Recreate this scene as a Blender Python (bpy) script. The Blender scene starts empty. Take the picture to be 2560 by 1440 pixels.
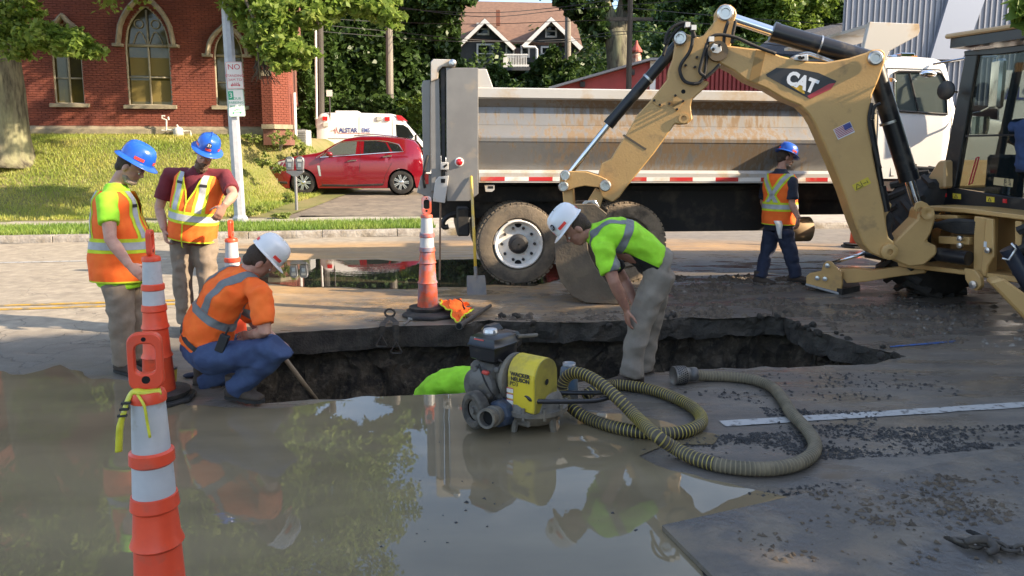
import bpy, bmesh, math, random
import numpy as np
from mathutils import Vector, Matrix, Quaternion, noise
from mathutils.geometry import delaunay_2d_cdt
random.seed(7); rng = np.random.default_rng(7)
S = bpy.context.scene
C = S.collection
rad = math.radians
# ------------------------------------------------------------------ camera, sky, sun, exposure
FPX = 1900.0; HORIZ = 375.0; PITCH = rad(7.5); CAMH = 1.7
PPY = HORIZ + FPX * math.tan(PITCH)
cd = bpy.data.cameras.new('camera'); cam = bpy.data.objects.new('camera', cd); C.objects.link(cam)
cam.location = (0, 0, CAMH); cam.rotation_euler = (math.pi / 2 - PITCH, 0, 0)
cd.sensor_width = 36; cd.lens = FPX / 2560 * 36; cd.shift_y = -(720 - PPY) / 2560
cd.clip_start = .05; cd.clip_end = 3000
S.camera = cam
SUN_AZ, SUN_EL = rad(104), rad(27)          # clockwise from +Y, above the horizon
w = bpy.data.worlds.new('World'); S.world = w; w.use_nodes = True
nt = w.node_tree; nt.nodes.clear()
sky = nt.nodes.new('ShaderNodeTexSky'); sky.sky_type = 'NISHITA'; sky.sun_disc = False
sky.sun_elevation = SUN_EL; sky.sun_rotation = SUN_AZ; sky.air_density = 1.0; sky.dust_density = 1.5; sky.ozone_density = 1.5
tc = nt.nodes.new('ShaderNodeTexCoord'); nz = nt.nodes.new('ShaderNodeTexNoise'); nz.inputs['Scale'].default_value = 2.6; nz.inputs['Detail'].default_value = 6
mp = nt.nodes.new('ShaderNodeMapping'); mp.inputs['Scale'].default_value = (1, 1, 2.2)
cr = nt.nodes.new('ShaderNodeValToRGB'); cr.color_ramp.elements[0].position = .5; cr.color_ramp.elements[1].position = .72
mx = nt.nodes.new('ShaderNodeMixRGB'); mx.inputs[2].default_value = (7.0, 7.2, 7.6, 1)
mul = nt.nodes.new('ShaderNodeMath'); mul.operation = 'MULTIPLY'; mul.inputs[1].default_value = .55
bg = nt.nodes.new('ShaderNodeBackground'); bg.inputs[1].default_value = .15
out = nt.nodes.new('ShaderNodeOutputWorld')
L = nt.links.new
L(tc.outputs['Generated'], mp.inputs[0]); L(mp.outputs[0], nz.inputs['Vector']); L(nz.outputs[0], cr.inputs[0]); L(cr.outputs[0], mul.inputs[0])
L(mul.outputs[0], mx.inputs[0]); L(sky.outputs[0], mx.inputs[1]); L(mx.outputs[0], bg.inputs[0]); L(bg.outputs[0], out.inputs[0])
sd = bpy.data.lights.new('sun', 'SUN'); sd.energy = 4.8; sd.angle = rad(.6); sd.color = (1, .82, .60)
sun = bpy.data.objects.new('sun', sd); C.objects.link(sun)
SUNV = Vector((math.sin(SUN_AZ) * math.cos(SUN_EL), math.cos(SUN_AZ) * math.cos(SUN_EL), math.sin(SUN_EL)))
sun.rotation_euler = SUNV.to_track_quat('Z', 'Y').to_euler(); sun.location = (30, -12, 30)
S.view_settings.view_transform = 'Standard'; S.view_settings.look = 'None'; S.view_settings.exposure = 1.38; S.view_settings.gamma = 1
S.render.resolution_x = 1024; S.render.resolution_y = 576
# ------------------------------------------------------------------ photo pixel (2560 x 1440) -> direction -> place
def ray(px, py):
    x = (px - 1280) / FPX; u = (PPY - py) / FPX
    return Vector((x, math.cos(PITCH) + u * math.sin(PITCH), -math.sin(PITCH) + u * math.cos(PITCH)))
CAM = Vector((0, 0, CAMH))
def G(px, py, z=0.0):                       # where the pixel's ray meets the height z
    d = ray(px, py); return CAM + d * ((z - CAMH) / d.z)
def P(px, py, D):                           # the point of the ray at depth D
    d = ray(px, py); return CAM + d * (D / d.y)
def PIX(p):
    d = Vector(p) - CAM
    f = d.y * math.cos(PITCH) - d.z * math.sin(PITCH); u = d.y * math.sin(PITCH) + d.z * math.cos(PITCH)
    return 1280 + FPX * d.x / f, PPY - FPX * u / f
class VPlane:                               # an upright plane through p running along the angle a (degrees, seen from above)
    def __init__(s, p, a):
        s.p = Vector(p); s.a = rad(a); s.e = Vector((math.cos(s.a), math.sin(s.a), 0)); s.n = Vector((-math.sin(s.a), math.cos(s.a), 0))
    def at(s, px, py, off=0.0):
        d = ray(px, py); t = (s.p + s.n * off - CAM).dot(s.n) / d.dot(s.n); return CAM + d * t
    def sz(s, px, py, off=0.0):
        q = s.at(px, py, off); return (q - s.p).dot(s.e), q.z
    def w(s, u, o, z): return Vector((s.p.x, s.p.y, 0)) + s.e * u + s.n * o + Vector((0, 0, z))
RA = rad(9.5); RE = Vector((math.cos(RA), math.sin(RA), 0)); RN = Vector((-math.sin(RA), math.cos(RA), 0))
def R(s, n, z=0.0): return RE * s + RN * n + Vector((0, 0, z))      # road frame: along, across, up
# ------------------------------------------------------------------ materials
MATS = {}
def M(name, col, rough=.6, metal=0, col2=None, scale=6, amt=(.4, .62), bump=0, bscale=60, dirt=None, coat=0, spec=.5, detail=5, stretch=None, trans=0, rough2=None, coord='Object', dscale=3, damt=(.5, .7), wave=None, emit=None):
    if name in MATS: return MATS[name]
    m = bpy.data.materials.new(name); m.use_nodes = True; t = m.node_tree; N = t.nodes; K = t.links.new
    b = N['Principled BSDF']; c4 = lambda c: (c[0], c[1], c[2], 1)
    b.inputs['Base Color'].default_value = c4(col); b.inputs['Roughness'].default_value = rough; b.inputs['Metallic'].default_value = metal
    b.inputs['Specular IOR Level'].default_value = spec; b.inputs['Coat Weight'].default_value = coat; b.inputs['Coat Roughness'].default_value = .06
    if trans: b.inputs['Transmission Weight'].default_value = trans
    if emit: b.inputs['Emission Color'].default_value = c4(emit); b.inputs['Emission Strength'].default_value = 1
    x = N.new('ShaderNodeTexCoord'); src = x.outputs[coord]
    if stretch:
        g = N.new('ShaderNodeMapping'); g.inputs['Scale'].default_value = stretch; K(src, g.inputs[0]); src = g.outputs[0]
    def nzn(sc, det=detail):
        n = N.new('ShaderNodeTexNoise'); n.inputs['Scale'].default_value = sc; n.inputs['Detail'].default_value = det; n.inputs['Roughness'].default_value = .6; K(src, n.inputs['Vector']); return n.outputs[0]
    def ramp(v, a, z):
        r = N.new('ShaderNodeMapRange'); r.inputs[1].default_value = a; r.inputs[2].default_value = z; K(v, r.inputs[0]); return r.outputs[0]
    cur = None
    if col2 is not None:
        f = ramp(nzn(scale), *amt); q = N.new('ShaderNodeMixRGB'); q.inputs[1].default_value = c4(col); q.inputs[2].default_value = c4(col2); K(f, q.inputs[0]); cur = q.outputs[0]
        if rough2 is not None:
            q2 = N.new('ShaderNodeMapRange'); q2.inputs[3].default_value = rough; q2.inputs[4].default_value = rough2; K(f, q2.inputs[0]); K(q2.outputs[0], b.inputs['Roughness'])
    if dirt is not None:
        f = ramp(nzn(dscale, 8), *damt); q = N.new('ShaderNodeMixRGB'); q.inputs[2].default_value = c4(dirt); q.inputs[1].default_value = c4(col)
        if cur: K(cur, q.inputs[1])
        K(f, q.inputs[0]); cur = q.outputs[0]
        if rough2 is None and rough < .6:
            q2 = N.new('ShaderNodeMapRange'); q2.inputs[3].default_value = rough; q2.inputs[4].default_value = .8; K(f, q2.inputs[0]); K(q2.outputs[0], b.inputs['Roughness'])
    if cur: K(cur, b.inputs['Base Color'])
    if bump:
        u = N.new('ShaderNodeBump'); u.inputs['Strength'].default_value = min(1, bump); u.inputs['Distance'].default_value = .02; K(nzn(bscale), u.inputs['Height']); K(u.outputs[0], b.inputs['Normal'])
    MATS[name] = m; return m
def leafmat(name, c1, c2, c3, tr=.35):      # leaves: three greens by the face's random value, light passing through
    m = bpy.data.materials.new(name); m.use_nodes = True; t = m.node_tree; N = t.nodes; K = t.links.new
    N.clear(); o = N.new('ShaderNodeOutputMaterial'); a = N.new('ShaderNodeAttribute'); a.attribute_name = 'rnd'
    r = N.new('ShaderNodeValToRGB'); r.color_ramp.elements[0].color = (*c1, 1); r.color_ramp.elements[1].color = (*c3, 1); e = r.color_ramp.elements.new(.5); e.color = (*c2, 1)
    d = N.new('ShaderNodeBsdfPrincipled'); d.inputs['Roughness'].default_value = .45; d.inputs['Specular IOR Level'].default_value = .35
    tl = N.new('ShaderNodeBsdfTranslucent'); mxs = N.new('ShaderNodeMixShader'); mxs.inputs[0].default_value = tr
    K(a.outputs['Fac'], r.inputs[0]); K(r.outputs[0], d.inputs['Base Color']); K(r.outputs[0], tl.inputs[0]); K(d.outputs[0], mxs.inputs[1]); K(tl.outputs[0], mxs.inputs[2]); K(mxs.outputs[0], o.inputs[0])
    MATS[name] = m; return m
def glassmat(name, col=(.02, .025, .025), alpha=.5, rough=.02):
    m = bpy.data.materials.new(name); m.use_nodes = True; t = m.node_tree; N = t.nodes; K = t.links.new
    N.clear(); o = N.new('ShaderNodeOutputMaterial'); tr = N.new('ShaderNodeBsdfTransparent'); tr.inputs[0].default_value = (.8, .88, .86, 1)
    d = N.new('ShaderNodeBsdfPrincipled'); d.inputs['Base Color'].default_value = (*col, 1); d.inputs['Roughness'].default_value = rough
    x = N.new('ShaderNodeMixShader'); x.inputs[0].default_value = alpha; K(tr.outputs[0], x.inputs[1]); K(d.outputs[0], x.inputs[2]); K(x.outputs[0], o.inputs[0])
    MATS[name] = m; return m
# ------------------------------------------------------------------ mesh building
def V(*a): return Vector(a)
class MB:
    def __init__(s): s.v = []; s.f = []; s.m = []
    def add(s, vs, fs, mi=0):
        b = len(s.v); s.v += [Vector(v) for v in vs]; s.f += [tuple(i + b for i in f) for f in fs]; s.m += [mi] * len(fs); return s
    def box(s, c, d, rot=None, mi=0):
        c = Vector(c); hx, hy, hz = d[0] / 2, d[1] / 2, d[2] / 2
        vs = [V(x * hx, y * hy, z * hz) for x in (-1, 1) for y in (-1, 1) for z in (-1, 1)]
        if rot is not None: vs = [rot @ v for v in vs]
        return s.add([c + v for v in vs], [(0, 1, 3, 2), (4, 6, 7, 5), (0, 4, 5, 1), (2, 3, 7, 6), (0, 2, 6, 4), (1, 5, 7, 3)], mi)
    def prism(s, poly, ext, mi=0):          # a polygon pushed along a vector
        n = len(poly); poly = [Vector(p) for p in poly]; e = Vector(ext)
        nn = V(0, 0, 0)
        for i in range(n): nn += poly[i].cross(poly[(i + 1) % n])
        if nn.dot(e) > 0: poly = poly[::-1]
        vs = poly + [p + e for p in poly]
        fs = [tuple(range(n)), tuple(range(2 * n - 1, n - 1, -1))] + [((i + 1) % n, i, n + i, n + (i + 1) % n) for i in range(n)]
        return s.add(vs, fs, mi)
    def tube(s, pts, r, n=8, cap=True, closed=False, mi=0, flat=None):
        pts = [Vector(p) for p in pts]; k = len(pts); rs = r if hasattr(r, '__len__') else [r] * k
        T = []
        for i in range(k):
            a = pts[(i - 1) % k] if (closed or i) else pts[0]; b = pts[(i + 1) % k] if (closed or i < k - 1) else pts[-1]
            t = (b - a); T.append(t.normalized() if t.length > 1e-9 else V(0, 0, 1))
        u = T[0].orthogonal().normalized() if flat is None else (Vector(flat) - T[0] * Vector(flat).dot(T[0])).normalized()
        vs = []
        for i in range(k):
            if i:
                q = T[i - 1].rotation_difference(T[i]); u = q @ u
                u = (u - T[i] * u.dot(T[i])).normalized()
            w_ = T[i].cross(u); ra, rb = rs[i] if hasattr(rs[i], '__len__') else (rs[i], rs[i])
            for j in range(n):
                an = 2 * math.pi * j / n; vs.append(pts[i] + u * math.cos(an) * ra + w_ * math.sin(an) * rb)
        fs = []
        for i in range(k if closed else k - 1):
            for j in range(n):
                a = i * n + j; b = i * n + (j + 1) % n; i2 = (i + 1) % k
                fs.append((a, b, i2 * n + (j + 1) % n, i2 * n + j))
        if cap and not closed: fs += [tuple(range(n - 1, -1, -1)), tuple(range((k - 1) * n, k * n))]
        return s.add(vs, fs, mi)
    def cyl(s, a, b, r, n=16, r2=None, mi=0): return s.tube([a, b], [r, r if r2 is None else r2], n, mi=mi)
    def lathe(s, prof, o=(0, 0, 0), ax=(0, 0, 1), n=24, mi=0, cap=True):     # (radius, height) pairs round an axis
        o = Vector(o); ax = Vector(ax).normalized(); u = ax.orthogonal().normalized(); w_ = ax.cross(u); vs = []
        for r, z in prof:
            for j in range(n):
                an = 2 * math.pi * j / n; vs.append(o + ax * z + (u * math.cos(an) + w_ * math.sin(an)) * r)
        fs = [(i * n + j, i * n + (j + 1) % n, (i + 1) * n + (j + 1) % n, (i + 1) * n + j) for i in range(len(prof) - 1) for j in range(n)]
        if cap: fs += [tuple(range(n - 1, -1, -1)), tuple(range((len(prof) - 1) * n, len(prof) * n))]
        return s.add(vs, fs, mi)
    def loft(s, rings, cap=True, closed=True, mi=0):
        n = len(rings[0]); vs = [p for r in rings for p in r]; m_ = n if closed else n - 1
        fs = [(i * n + j, i * n + (j + 1) % n, (i + 1) * n + (j + 1) % n, (i + 1) * n + j) for i in range(len(rings) - 1) for j in range(m_)]
        if cap and closed: fs += [tuple(range(n - 1, -1, -1)), tuple(range((len(rings) - 1) * n, len(rings) * n))]
        return s.add(vs, fs, mi)
    def ball(s, c, r, n=14, m_=9, rot=None, mi=0):
        c = Vector(c); r = r if hasattr(r, '__len__') else (r, r, r); rings = []
        for i in range(m_ + 1):
            th = math.pi * (i + .001 if i == 0 else (i - .001 if i == m_ else i)) / m_; ring = []
            for j in range(n):
                p = V(r[0] * math.sin(th) * math.cos(2 * math.pi * j / n), r[1] * math.sin(th) * math.sin(2 * math.pi * j / n), -r[2] * math.cos(th))
                ring.append(c + (rot @ p if rot is not None else p))
            rings.append(ring)
        return s.loft(rings, mi=mi)
    def quad(s, a, b, c, d, mi=0): return s.add([a, b, c, d], [(0, 1, 2, 3)], mi)
    def poly(s, ps, mi=0): return s.add(ps, [tuple(range(len(ps)))], mi)
    def xf(s, mat): s.v = [mat @ v for v in s.v]; return s
    def mesh(s, name, mats, smooth=False, fix=True):
        me = bpy.data.meshes.new(name); me.from_pydata([tuple(v) for v in s.v], [], s.f)
        for m in (mats if isinstance(mats, (list, tuple)) else [mats]): me.materials.append(m)
        if any(s.m): me.polygons.foreach_set('material_index', s.m)
        if fix:
            bm = bmesh.new(); bm.from_mesh(me); bmesh.ops.recalc_face_normals(bm, faces=bm.faces); bm.to_mesh(me); bm.free()
        if smooth: me.polygons.foreach_set('use_smooth', [True] * len(me.polygons))
        me.update(); return me
LOC = {}
def link(o, parent=None):
    C.objects.link(o)
    if parent is not None: o.parent = parent
    return o
def thing(name, label, cat, loc=(0, 0, 0), rotz=0, group=None, kind=None):
    o = bpy.data.objects.new(name, None); link(o); o.location = loc; o.rotation_euler = (0, 0, rotz); o.empty_display_size = .1
    return tag(o, label, cat, group, kind)
def tag(o, label=None, cat=None, group=None, kind=None):
    if label: o['label'] = label
    if cat: o['category'] = cat
    if group: o['group'] = group
    if kind: o['kind'] = kind
    return o
def rootmat(o):
    m = Matrix.Identity(4)
    while o is not None:
        m = (Matrix.Translation(o.location) @ o.rotation_euler.to_matrix().to_4x4()) @ m; o = o.parent
    return m
def obj(name, mb, mat, parent=None, smooth=False, bevel=0, auto=None, world=False, seg=1, sub=0):
    if world and parent is not None and isinstance(mb, MB): mb.xf(rootmat(parent).inverted())
    me = mb.mesh(name, mat, smooth or auto is not None) if isinstance(mb, MB) else mb
    o = bpy.data.objects.new(name, me); link(o, parent)
    if bevel:
        b = o.modifiers.new('b', 'BEVEL'); b.width = bevel; b.segments = seg; b.limit_method = 'ANGLE'; b.angle_limit = rad(35)
    if sub:
        b = o.modifiers.new('s', 'SUBSURF'); b.levels = sub; b.render_levels = sub
    if auto is not None:
        sh = me; 
        try:
            sh.set_sharp_from_angle(angle=rad(auto))
        except Exception: pass
    return o
def copytree(o, parent=None):
    c = o.copy(); link(c, parent)
    for ch in o.children: copytree(ch, c)
    return c
def npmesh(name, verts, faces4, mat, rnd=None, tri=False):     # big meshes straight from arrays
    k = 3 if tri else 4
    me = bpy.data.meshes.new(name); nv, nf = len(verts), len(faces4)
    me.vertices.add(nv); me.vertices.foreach_set('co', np.asarray(verts, np.float32).ravel())
    me.loops.add(nf * k); me.loops.foreach_set('vertex_index', np.asarray(faces4, np.int32).ravel())
    me.polygons.add(nf); me.polygons.foreach_set('loop_start', np.arange(0, nf * k, k, dtype=np.int32))
    if rnd is not None:
        a = me.attributes.new('rnd', 'FLOAT', 'FACE'); a.data.foreach_set('value', np.asarray(rnd, np.float32))
    me.materials.append(mat); me.update(calc_edges=True); me.validate(); return me
TMP = []
def baked(o):                                # the object's evaluated mesh, worked out in a scene of its own
    if not TMP: TMP.append(bpy.data.scenes.new('bake'))
    sc = TMP[0]; sc.collection.objects.link(o); vl = sc.view_layers[0]; vl.update(); me = bpy.data.meshes.new_from_object(o.evaluated_get(vl.depsgraph)); sc.collection.objects.unlink(o); return me
def text(name, s, size, mtx, mat, parent, ext=.001, off=0, align='CENTER', sx=1, shear=0):
    cu = bpy.data.curves.new(name, 'FONT'); cu.body = s; cu.size = size; cu.extrude = ext; cu.offset = off; cu.align_x = align; cu.align_y = 'CENTER'; cu.resolution_u = 3; cu.shear = shear
    t = bpy.data.objects.new(name, cu); me = baked(t); bpy.data.objects.remove(t)
    me.transform(mtx @ Matrix.Diagonal((sx, 1, 1, 1))); me.materials.clear(); me.materials.append(mat)
    if parent is not None: me.transform(rootmat(parent).inverted())
    o = bpy.data.objects.new(name, me); return link(o, parent)
def frame(o, x, n):                          # matrix: origin, x direction, outward normal
    x = Vector(x).normalized(); n = Vector(n).normalized(); y = n.cross(x).normalized(); n = x.cross(y)
    return Matrix.Translation(Vector(o)) @ Matrix((x, y, n)).transposed().to_4x4()
def bez(pts, n=6, closed=False):             # smooth curve through points
    pts = [Vector(p) for p in pts]; k = len(pts); r = []
    for i in range(k if closed else k - 1):
        p0 = pts[(i - 1) % k] if (closed or i) else pts[0]; p1 = pts[i]; p2 = pts[(i + 1) % k]; p3 = pts[(i + 2) % k] if (closed or i + 2 < k) else pts[-1]
        for j in range(n):
            t = j / n; r.append(.5 * ((2 * p1) + (p2 - p0) * t + (2 * p0 - 5 * p1 + 4 * p2 - p3) * t * t + (3 * p1 - p0 - 3 * p2 + p3) * t ** 3))
    if not closed: r.append(pts[-1])
    return r
def remesh(mb, vox, smooth=4, name='body'):  # one continuous surface out of overlapping closed shapes
    me = mb.mesh(name, MATS['skin'], True); o = bpy.data.objects.new(name, me)
    r = o.modifiers.new('r', 'REMESH'); r.mode = 'VOXEL'; r.voxel_size = vox
    if smooth: s_ = o.modifiers.new('s', 'SMOOTH'); s_.iterations = smooth; s_.factor = .5
    me2 = baked(o); bpy.data.objects.remove(o); bpy.data.meshes.remove(me)
    me2.polygons.foreach_set('use_smooth', [True] * len(me2.polygons)); return me2
# ------------------------------------------------------------------ shared materials
M('skin', (.48, .27, .19), .55, col2=(.40, .20, .14), scale=14, bump=.15, bscale=120)
M('cat_yellow', (.54, .33, .12), .45, col2=(.46, .275, .10), scale=2.5, amt=(.35, .7), detail=8, dirt=(.2, .135, .075), dscale=3.6, damt=(.6, .8), bump=.12, bscale=45)
M('black_paint', (.012, .012, .014), .3, dirt=(.10, .08, .055), dscale=4, damt=(.55, .8))
M('black_rubber', (.018, .017, .016), .8, col2=(.035, .03, .026), scale=9, bump=.2, bscale=90)
M('chrome', (.75, .76, .78), .12, 1)
M('steel_pin', (.55, .55, .54), .35, 1, dirt=(.25, .22, .18), dscale=9)
M('white_paint', (.78, .77, .74), .3, coat=.4, dirt=(.55, .5, .43), dscale=1.4, damt=(.55, .85))
M('dark_metal', (.03, .03, .032), .5, .3, dirt=(.12, .10, .08), dscale=5)
M('grey_metal', (.33, .33, .33), .45, .6, dirt=(.2, .18, .15), dscale=4)
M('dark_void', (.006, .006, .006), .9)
glassmat('window_glass', (.015, .02, .02), .62)
glassmat('clear_glass', (.02, .03, .03), .22)
glassmat('tint_glass', (.008, .009, .01), .88)
def red_lens(): return M('red_lens', (.55, .015, .02), .15, coat=.6)
# ------------------------------------------------------------------ road
def roadmat():
    m = bpy.data.materials.new('road'); m.use_nodes = True; t = m.node_tree; N = t.nodes; K = t.links.new; b = N['Principled BSDF']
    x = N.new('ShaderNodeTexCoord'); src = x.outputs['Object']
    def nzn(sc, det=6, st=None):
        n = N.new('ShaderNodeTexNoise'); n.inputs['Scale'].default_value = sc; n.inputs['Detail'].default_value = det; n.inputs['Roughness'].default_value = .62
        if st:
            g = N.new('ShaderNodeMapping'); g.inputs['Scale'].default_value = st; K(src, g.inputs[0]); K(g.outputs[0], n.inputs['Vector'])
        else: K(src, n.inputs['Vector'])
        return n.outputs[0]
    def ramp(v, a, z, c=0, d=1):
        r = N.new('ShaderNodeMapRange'); r.inputs[1].default_value = a; r.inputs[2].default_value = z; r.inputs[3].default_value = c; r.inputs[4].default_value = d; K(v, r.inputs[0]); return r.outputs[0]
    def attr(n):
        a = N.new('ShaderNodeAttribute'); a.attribute_name = n; return a.outputs['Fac']
    def mth(op, a, c):
        q = N.new('ShaderNodeMath'); q.operation = op
        for i, v in enumerate((a, c)):
            if isinstance(v, (int, float)): q.inputs[i].default_value = v
            else: K(v, q.inputs[i])
        return q.outputs[0]
    def mix(f, a, c):
        q = N.new('ShaderNodeMixRGB'); K(f, q.inputs[0])
        for i, v in ((1, a), (2, c)):
            if isinstance(v, tuple): q.inputs[i].default_value = (*v, 1)
            else: K(v, q.inputs[i])
        return q.outputs[0]
    big = nzn(.9); mid = nzn(5); fine = nzn(90, 3); streak = nzn(1.6, 6, (.35, 2.2, 1))
    asph = mix(ramp(fine, .35, .7), (.055, .052, .05), (.15, .14, .128))
    asph = mix(ramp(mid, .4, .65), asph, (.085, .078, .068))
    conc = mix(ramp(mid, .35, .7), (.43, .365, .275), (.29, .245, .185)); conc = mix(ramp(fine, .45, .75, 0, .5), conc, (.4, .36, .3))
    base = mix(attr('conc'), asph, conc)
    vo = N.new('ShaderNodeTexVoronoi'); vo.feature = 'DISTANCE_TO_EDGE'; vo.inputs['Scale'].default_value = 1.15; vd = N.new('ShaderNodeVectorMath'); vd.operation = 'ADD'
    nn = N.new('ShaderNodeTexNoise'); nn.inputs['Scale'].default_value = 1.7; nn.inputs['Detail'].default_value = 7; K(src, nn.inputs['Vector']); K(src, vd.inputs[0]); K(nn.outputs[1], vd.inputs[1]); K(vd.outputs[0], vo.inputs['Vector'])
    crk = mth('MULTIPLY', ramp(vo.outputs['Distance'], .003, .010, .5, 0), attr('crack'))
    base = mix(crk, base, (.025, .022, .02))
    mudf = mth('MULTIPLY', attr('mud'), ramp(streak, .30, .52, .55, 1))
    mudc = mix(ramp(big, .35, .65), (.52, .32, .135), (.36, .225, .105))
    base = mix(mudf, base, mudc)
    siltf = mth('MULTIPLY', attr('silt'), ramp(mid, .32, .62, .35, 1))
    base = mix(siltf, base, mix(ramp(streak, .4, .6), (.185, .157, .125), (.125, .107, .088)))
    K(base, b.inputs['Base Color'])
    wv = mth('MULTIPLY', attr('wet'), ramp(nzn(2.0, 6, (.5, 1.6, 1)), .34, .6, .25, 1))
    K(ramp(wv, 0, 1, .85, .14), b.inputs['Roughness'])
    b.inputs['Specular IOR Level'].default_value = .45
    u = N.new('ShaderNodeBump'); u.inputs['Distance'].default_value = .012; K(ramp(wv, .3, 1, .8, .12), u.inputs['Strength'])
    hgt = mth('ADD', mth('MULTIPLY', fine, .35), mth('ADD', mid, mth('MULTIPLY', crk, -1.2))); K(hgt, u.inputs['Height']); K(u.outputs[0], b.inputs['Normal'])
    MATS['road'] = m; return m
def inpoly(x, y, poly):
    x = np.asarray(x); y = np.asarray(y); r = np.zeros(x.shape, bool); n = len(poly)
    for i in range(n):
        x1, y1 = poly[i][:2]; x2, y2 = poly[(i + 1) % n][:2]
        if y1 == y2: continue
        c = ((y1 > y) != (y2 > y)) & (x < (x2 - x1) * (y - y1) / (y2 - y1) + x1); r ^= c
    return r
def sdist(x, y, poly):                       # metres inside (+) or outside (-) a ground polygon
    d = np.full(np.shape(x), 1e9); n = len(poly)
    for i in range(n):
        ax, ay = poly[i][:2]; bx, by = poly[(i + 1) % n][:2]; ux, uy = bx - ax, by - ay; l2 = ux * ux + uy * uy + 1e-12
        t = np.clip(((x - ax) * ux + (y - ay) * uy) / l2, 0, 1); d = np.minimum(d, np.hypot(x - ax - t * ux, y - ay - t * uy))
    return np.where(inpoly(x, y, poly), d, -d)
def gp(pts, z=0): return [G(a, b, z) for a, b in pts]
def soft(x, y, poly, blur): return np.clip(.5 + sdist(x, y, poly) / (2 * blur), 0, 1)
# the hole in the road: rim traced where road and hole meet on the ground
rim_px = [(628, 1012), (760, 1002), (900, 995), (1050, 988), (1180, 984), (1300, 972), (1420, 960), (1520, 946), (1620, 931), (1700, 924), (1790, 921), (1900, 920), (2010, 918), (2100, 914), (2190, 908), (2262, 889),
          (2215, 877), (2150, 862), (2090, 843), (2030, 826), (2000, 806), (1960, 792), (1890, 791), (1800, 797), (1730, 794), (1640, 801), (1560, 803), (1480, 806), (1400, 804), (1300, 805), (1215, 801), (1160, 811), (1010, 815), (850, 824), (700, 832), (640, 838)]
rimc = gp(rim_px)
rim = []
for i in range(len(rimc)):
    a, b = rimc[i], rimc[(i + 1) % len(rimc)]; k = max(1, int((b - a).length / .05))
    for j in range(k):
        q = a.lerp(b, j / k); px = PIX(q)[0]; far = q.y > 6.3
        amp = .02 if (far and px < 1170) else (.05 if px > 1150 else .022)
        nv = noise.noise_vector(q * 6) * amp + noise.noise_vector(q * 17) * amp * .6; rim.append(Vector((q.x + nv.x, q.y + nv.y, 0)))
water_px = [(-900, 975), (-300, 955), (-60, 925), (60, 938), (150, 918), (240, 948), (330, 962), (470, 1015), (640, 1022), (760, 1006), (900, 999), (1050, 992), (1180, 989), (1300, 978), (1370, 972), (1400, 985), (1440, 1030), (1545, 1045), (1640, 1062), (1720, 1078), (1800, 1088), (1790, 1112), (1680, 1118), (1600, 1142), (1660, 1172), (1780, 1196), (1965, 1238), (1840, 1275), (1648, 1312), (1665, 1345), (1730, 1420), (1850, 1560), (1850, 2600), (-2200, 2600), (-2200, 1300)]
pond_px = [(560, 668), (655, 652), (800, 650), (1000, 653), (1190, 649), (1330, 655), (1420, 668), (1440, 690), (1330, 712), (1215, 716), (1000, 719), (820, 718), (700, 714), (600, 700)]
def ragged(pts, step, amp, fr):
    r = []; n = len(pts)
    for i in range(n):
        a, b = pts[i], pts[(i + 1) % n]; k = max(1, min(90, int((b - a).length / step)))
        for j in range(k):
            q = a.lerp(b, j / k); nv = noise.noise_vector(q * fr) * amp + noise.noise_vector(q * fr * 3.1) * amp * .5; r.append(Vector((q.x + nv.x, q.y + nv.y, 0)))
    return r
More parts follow.
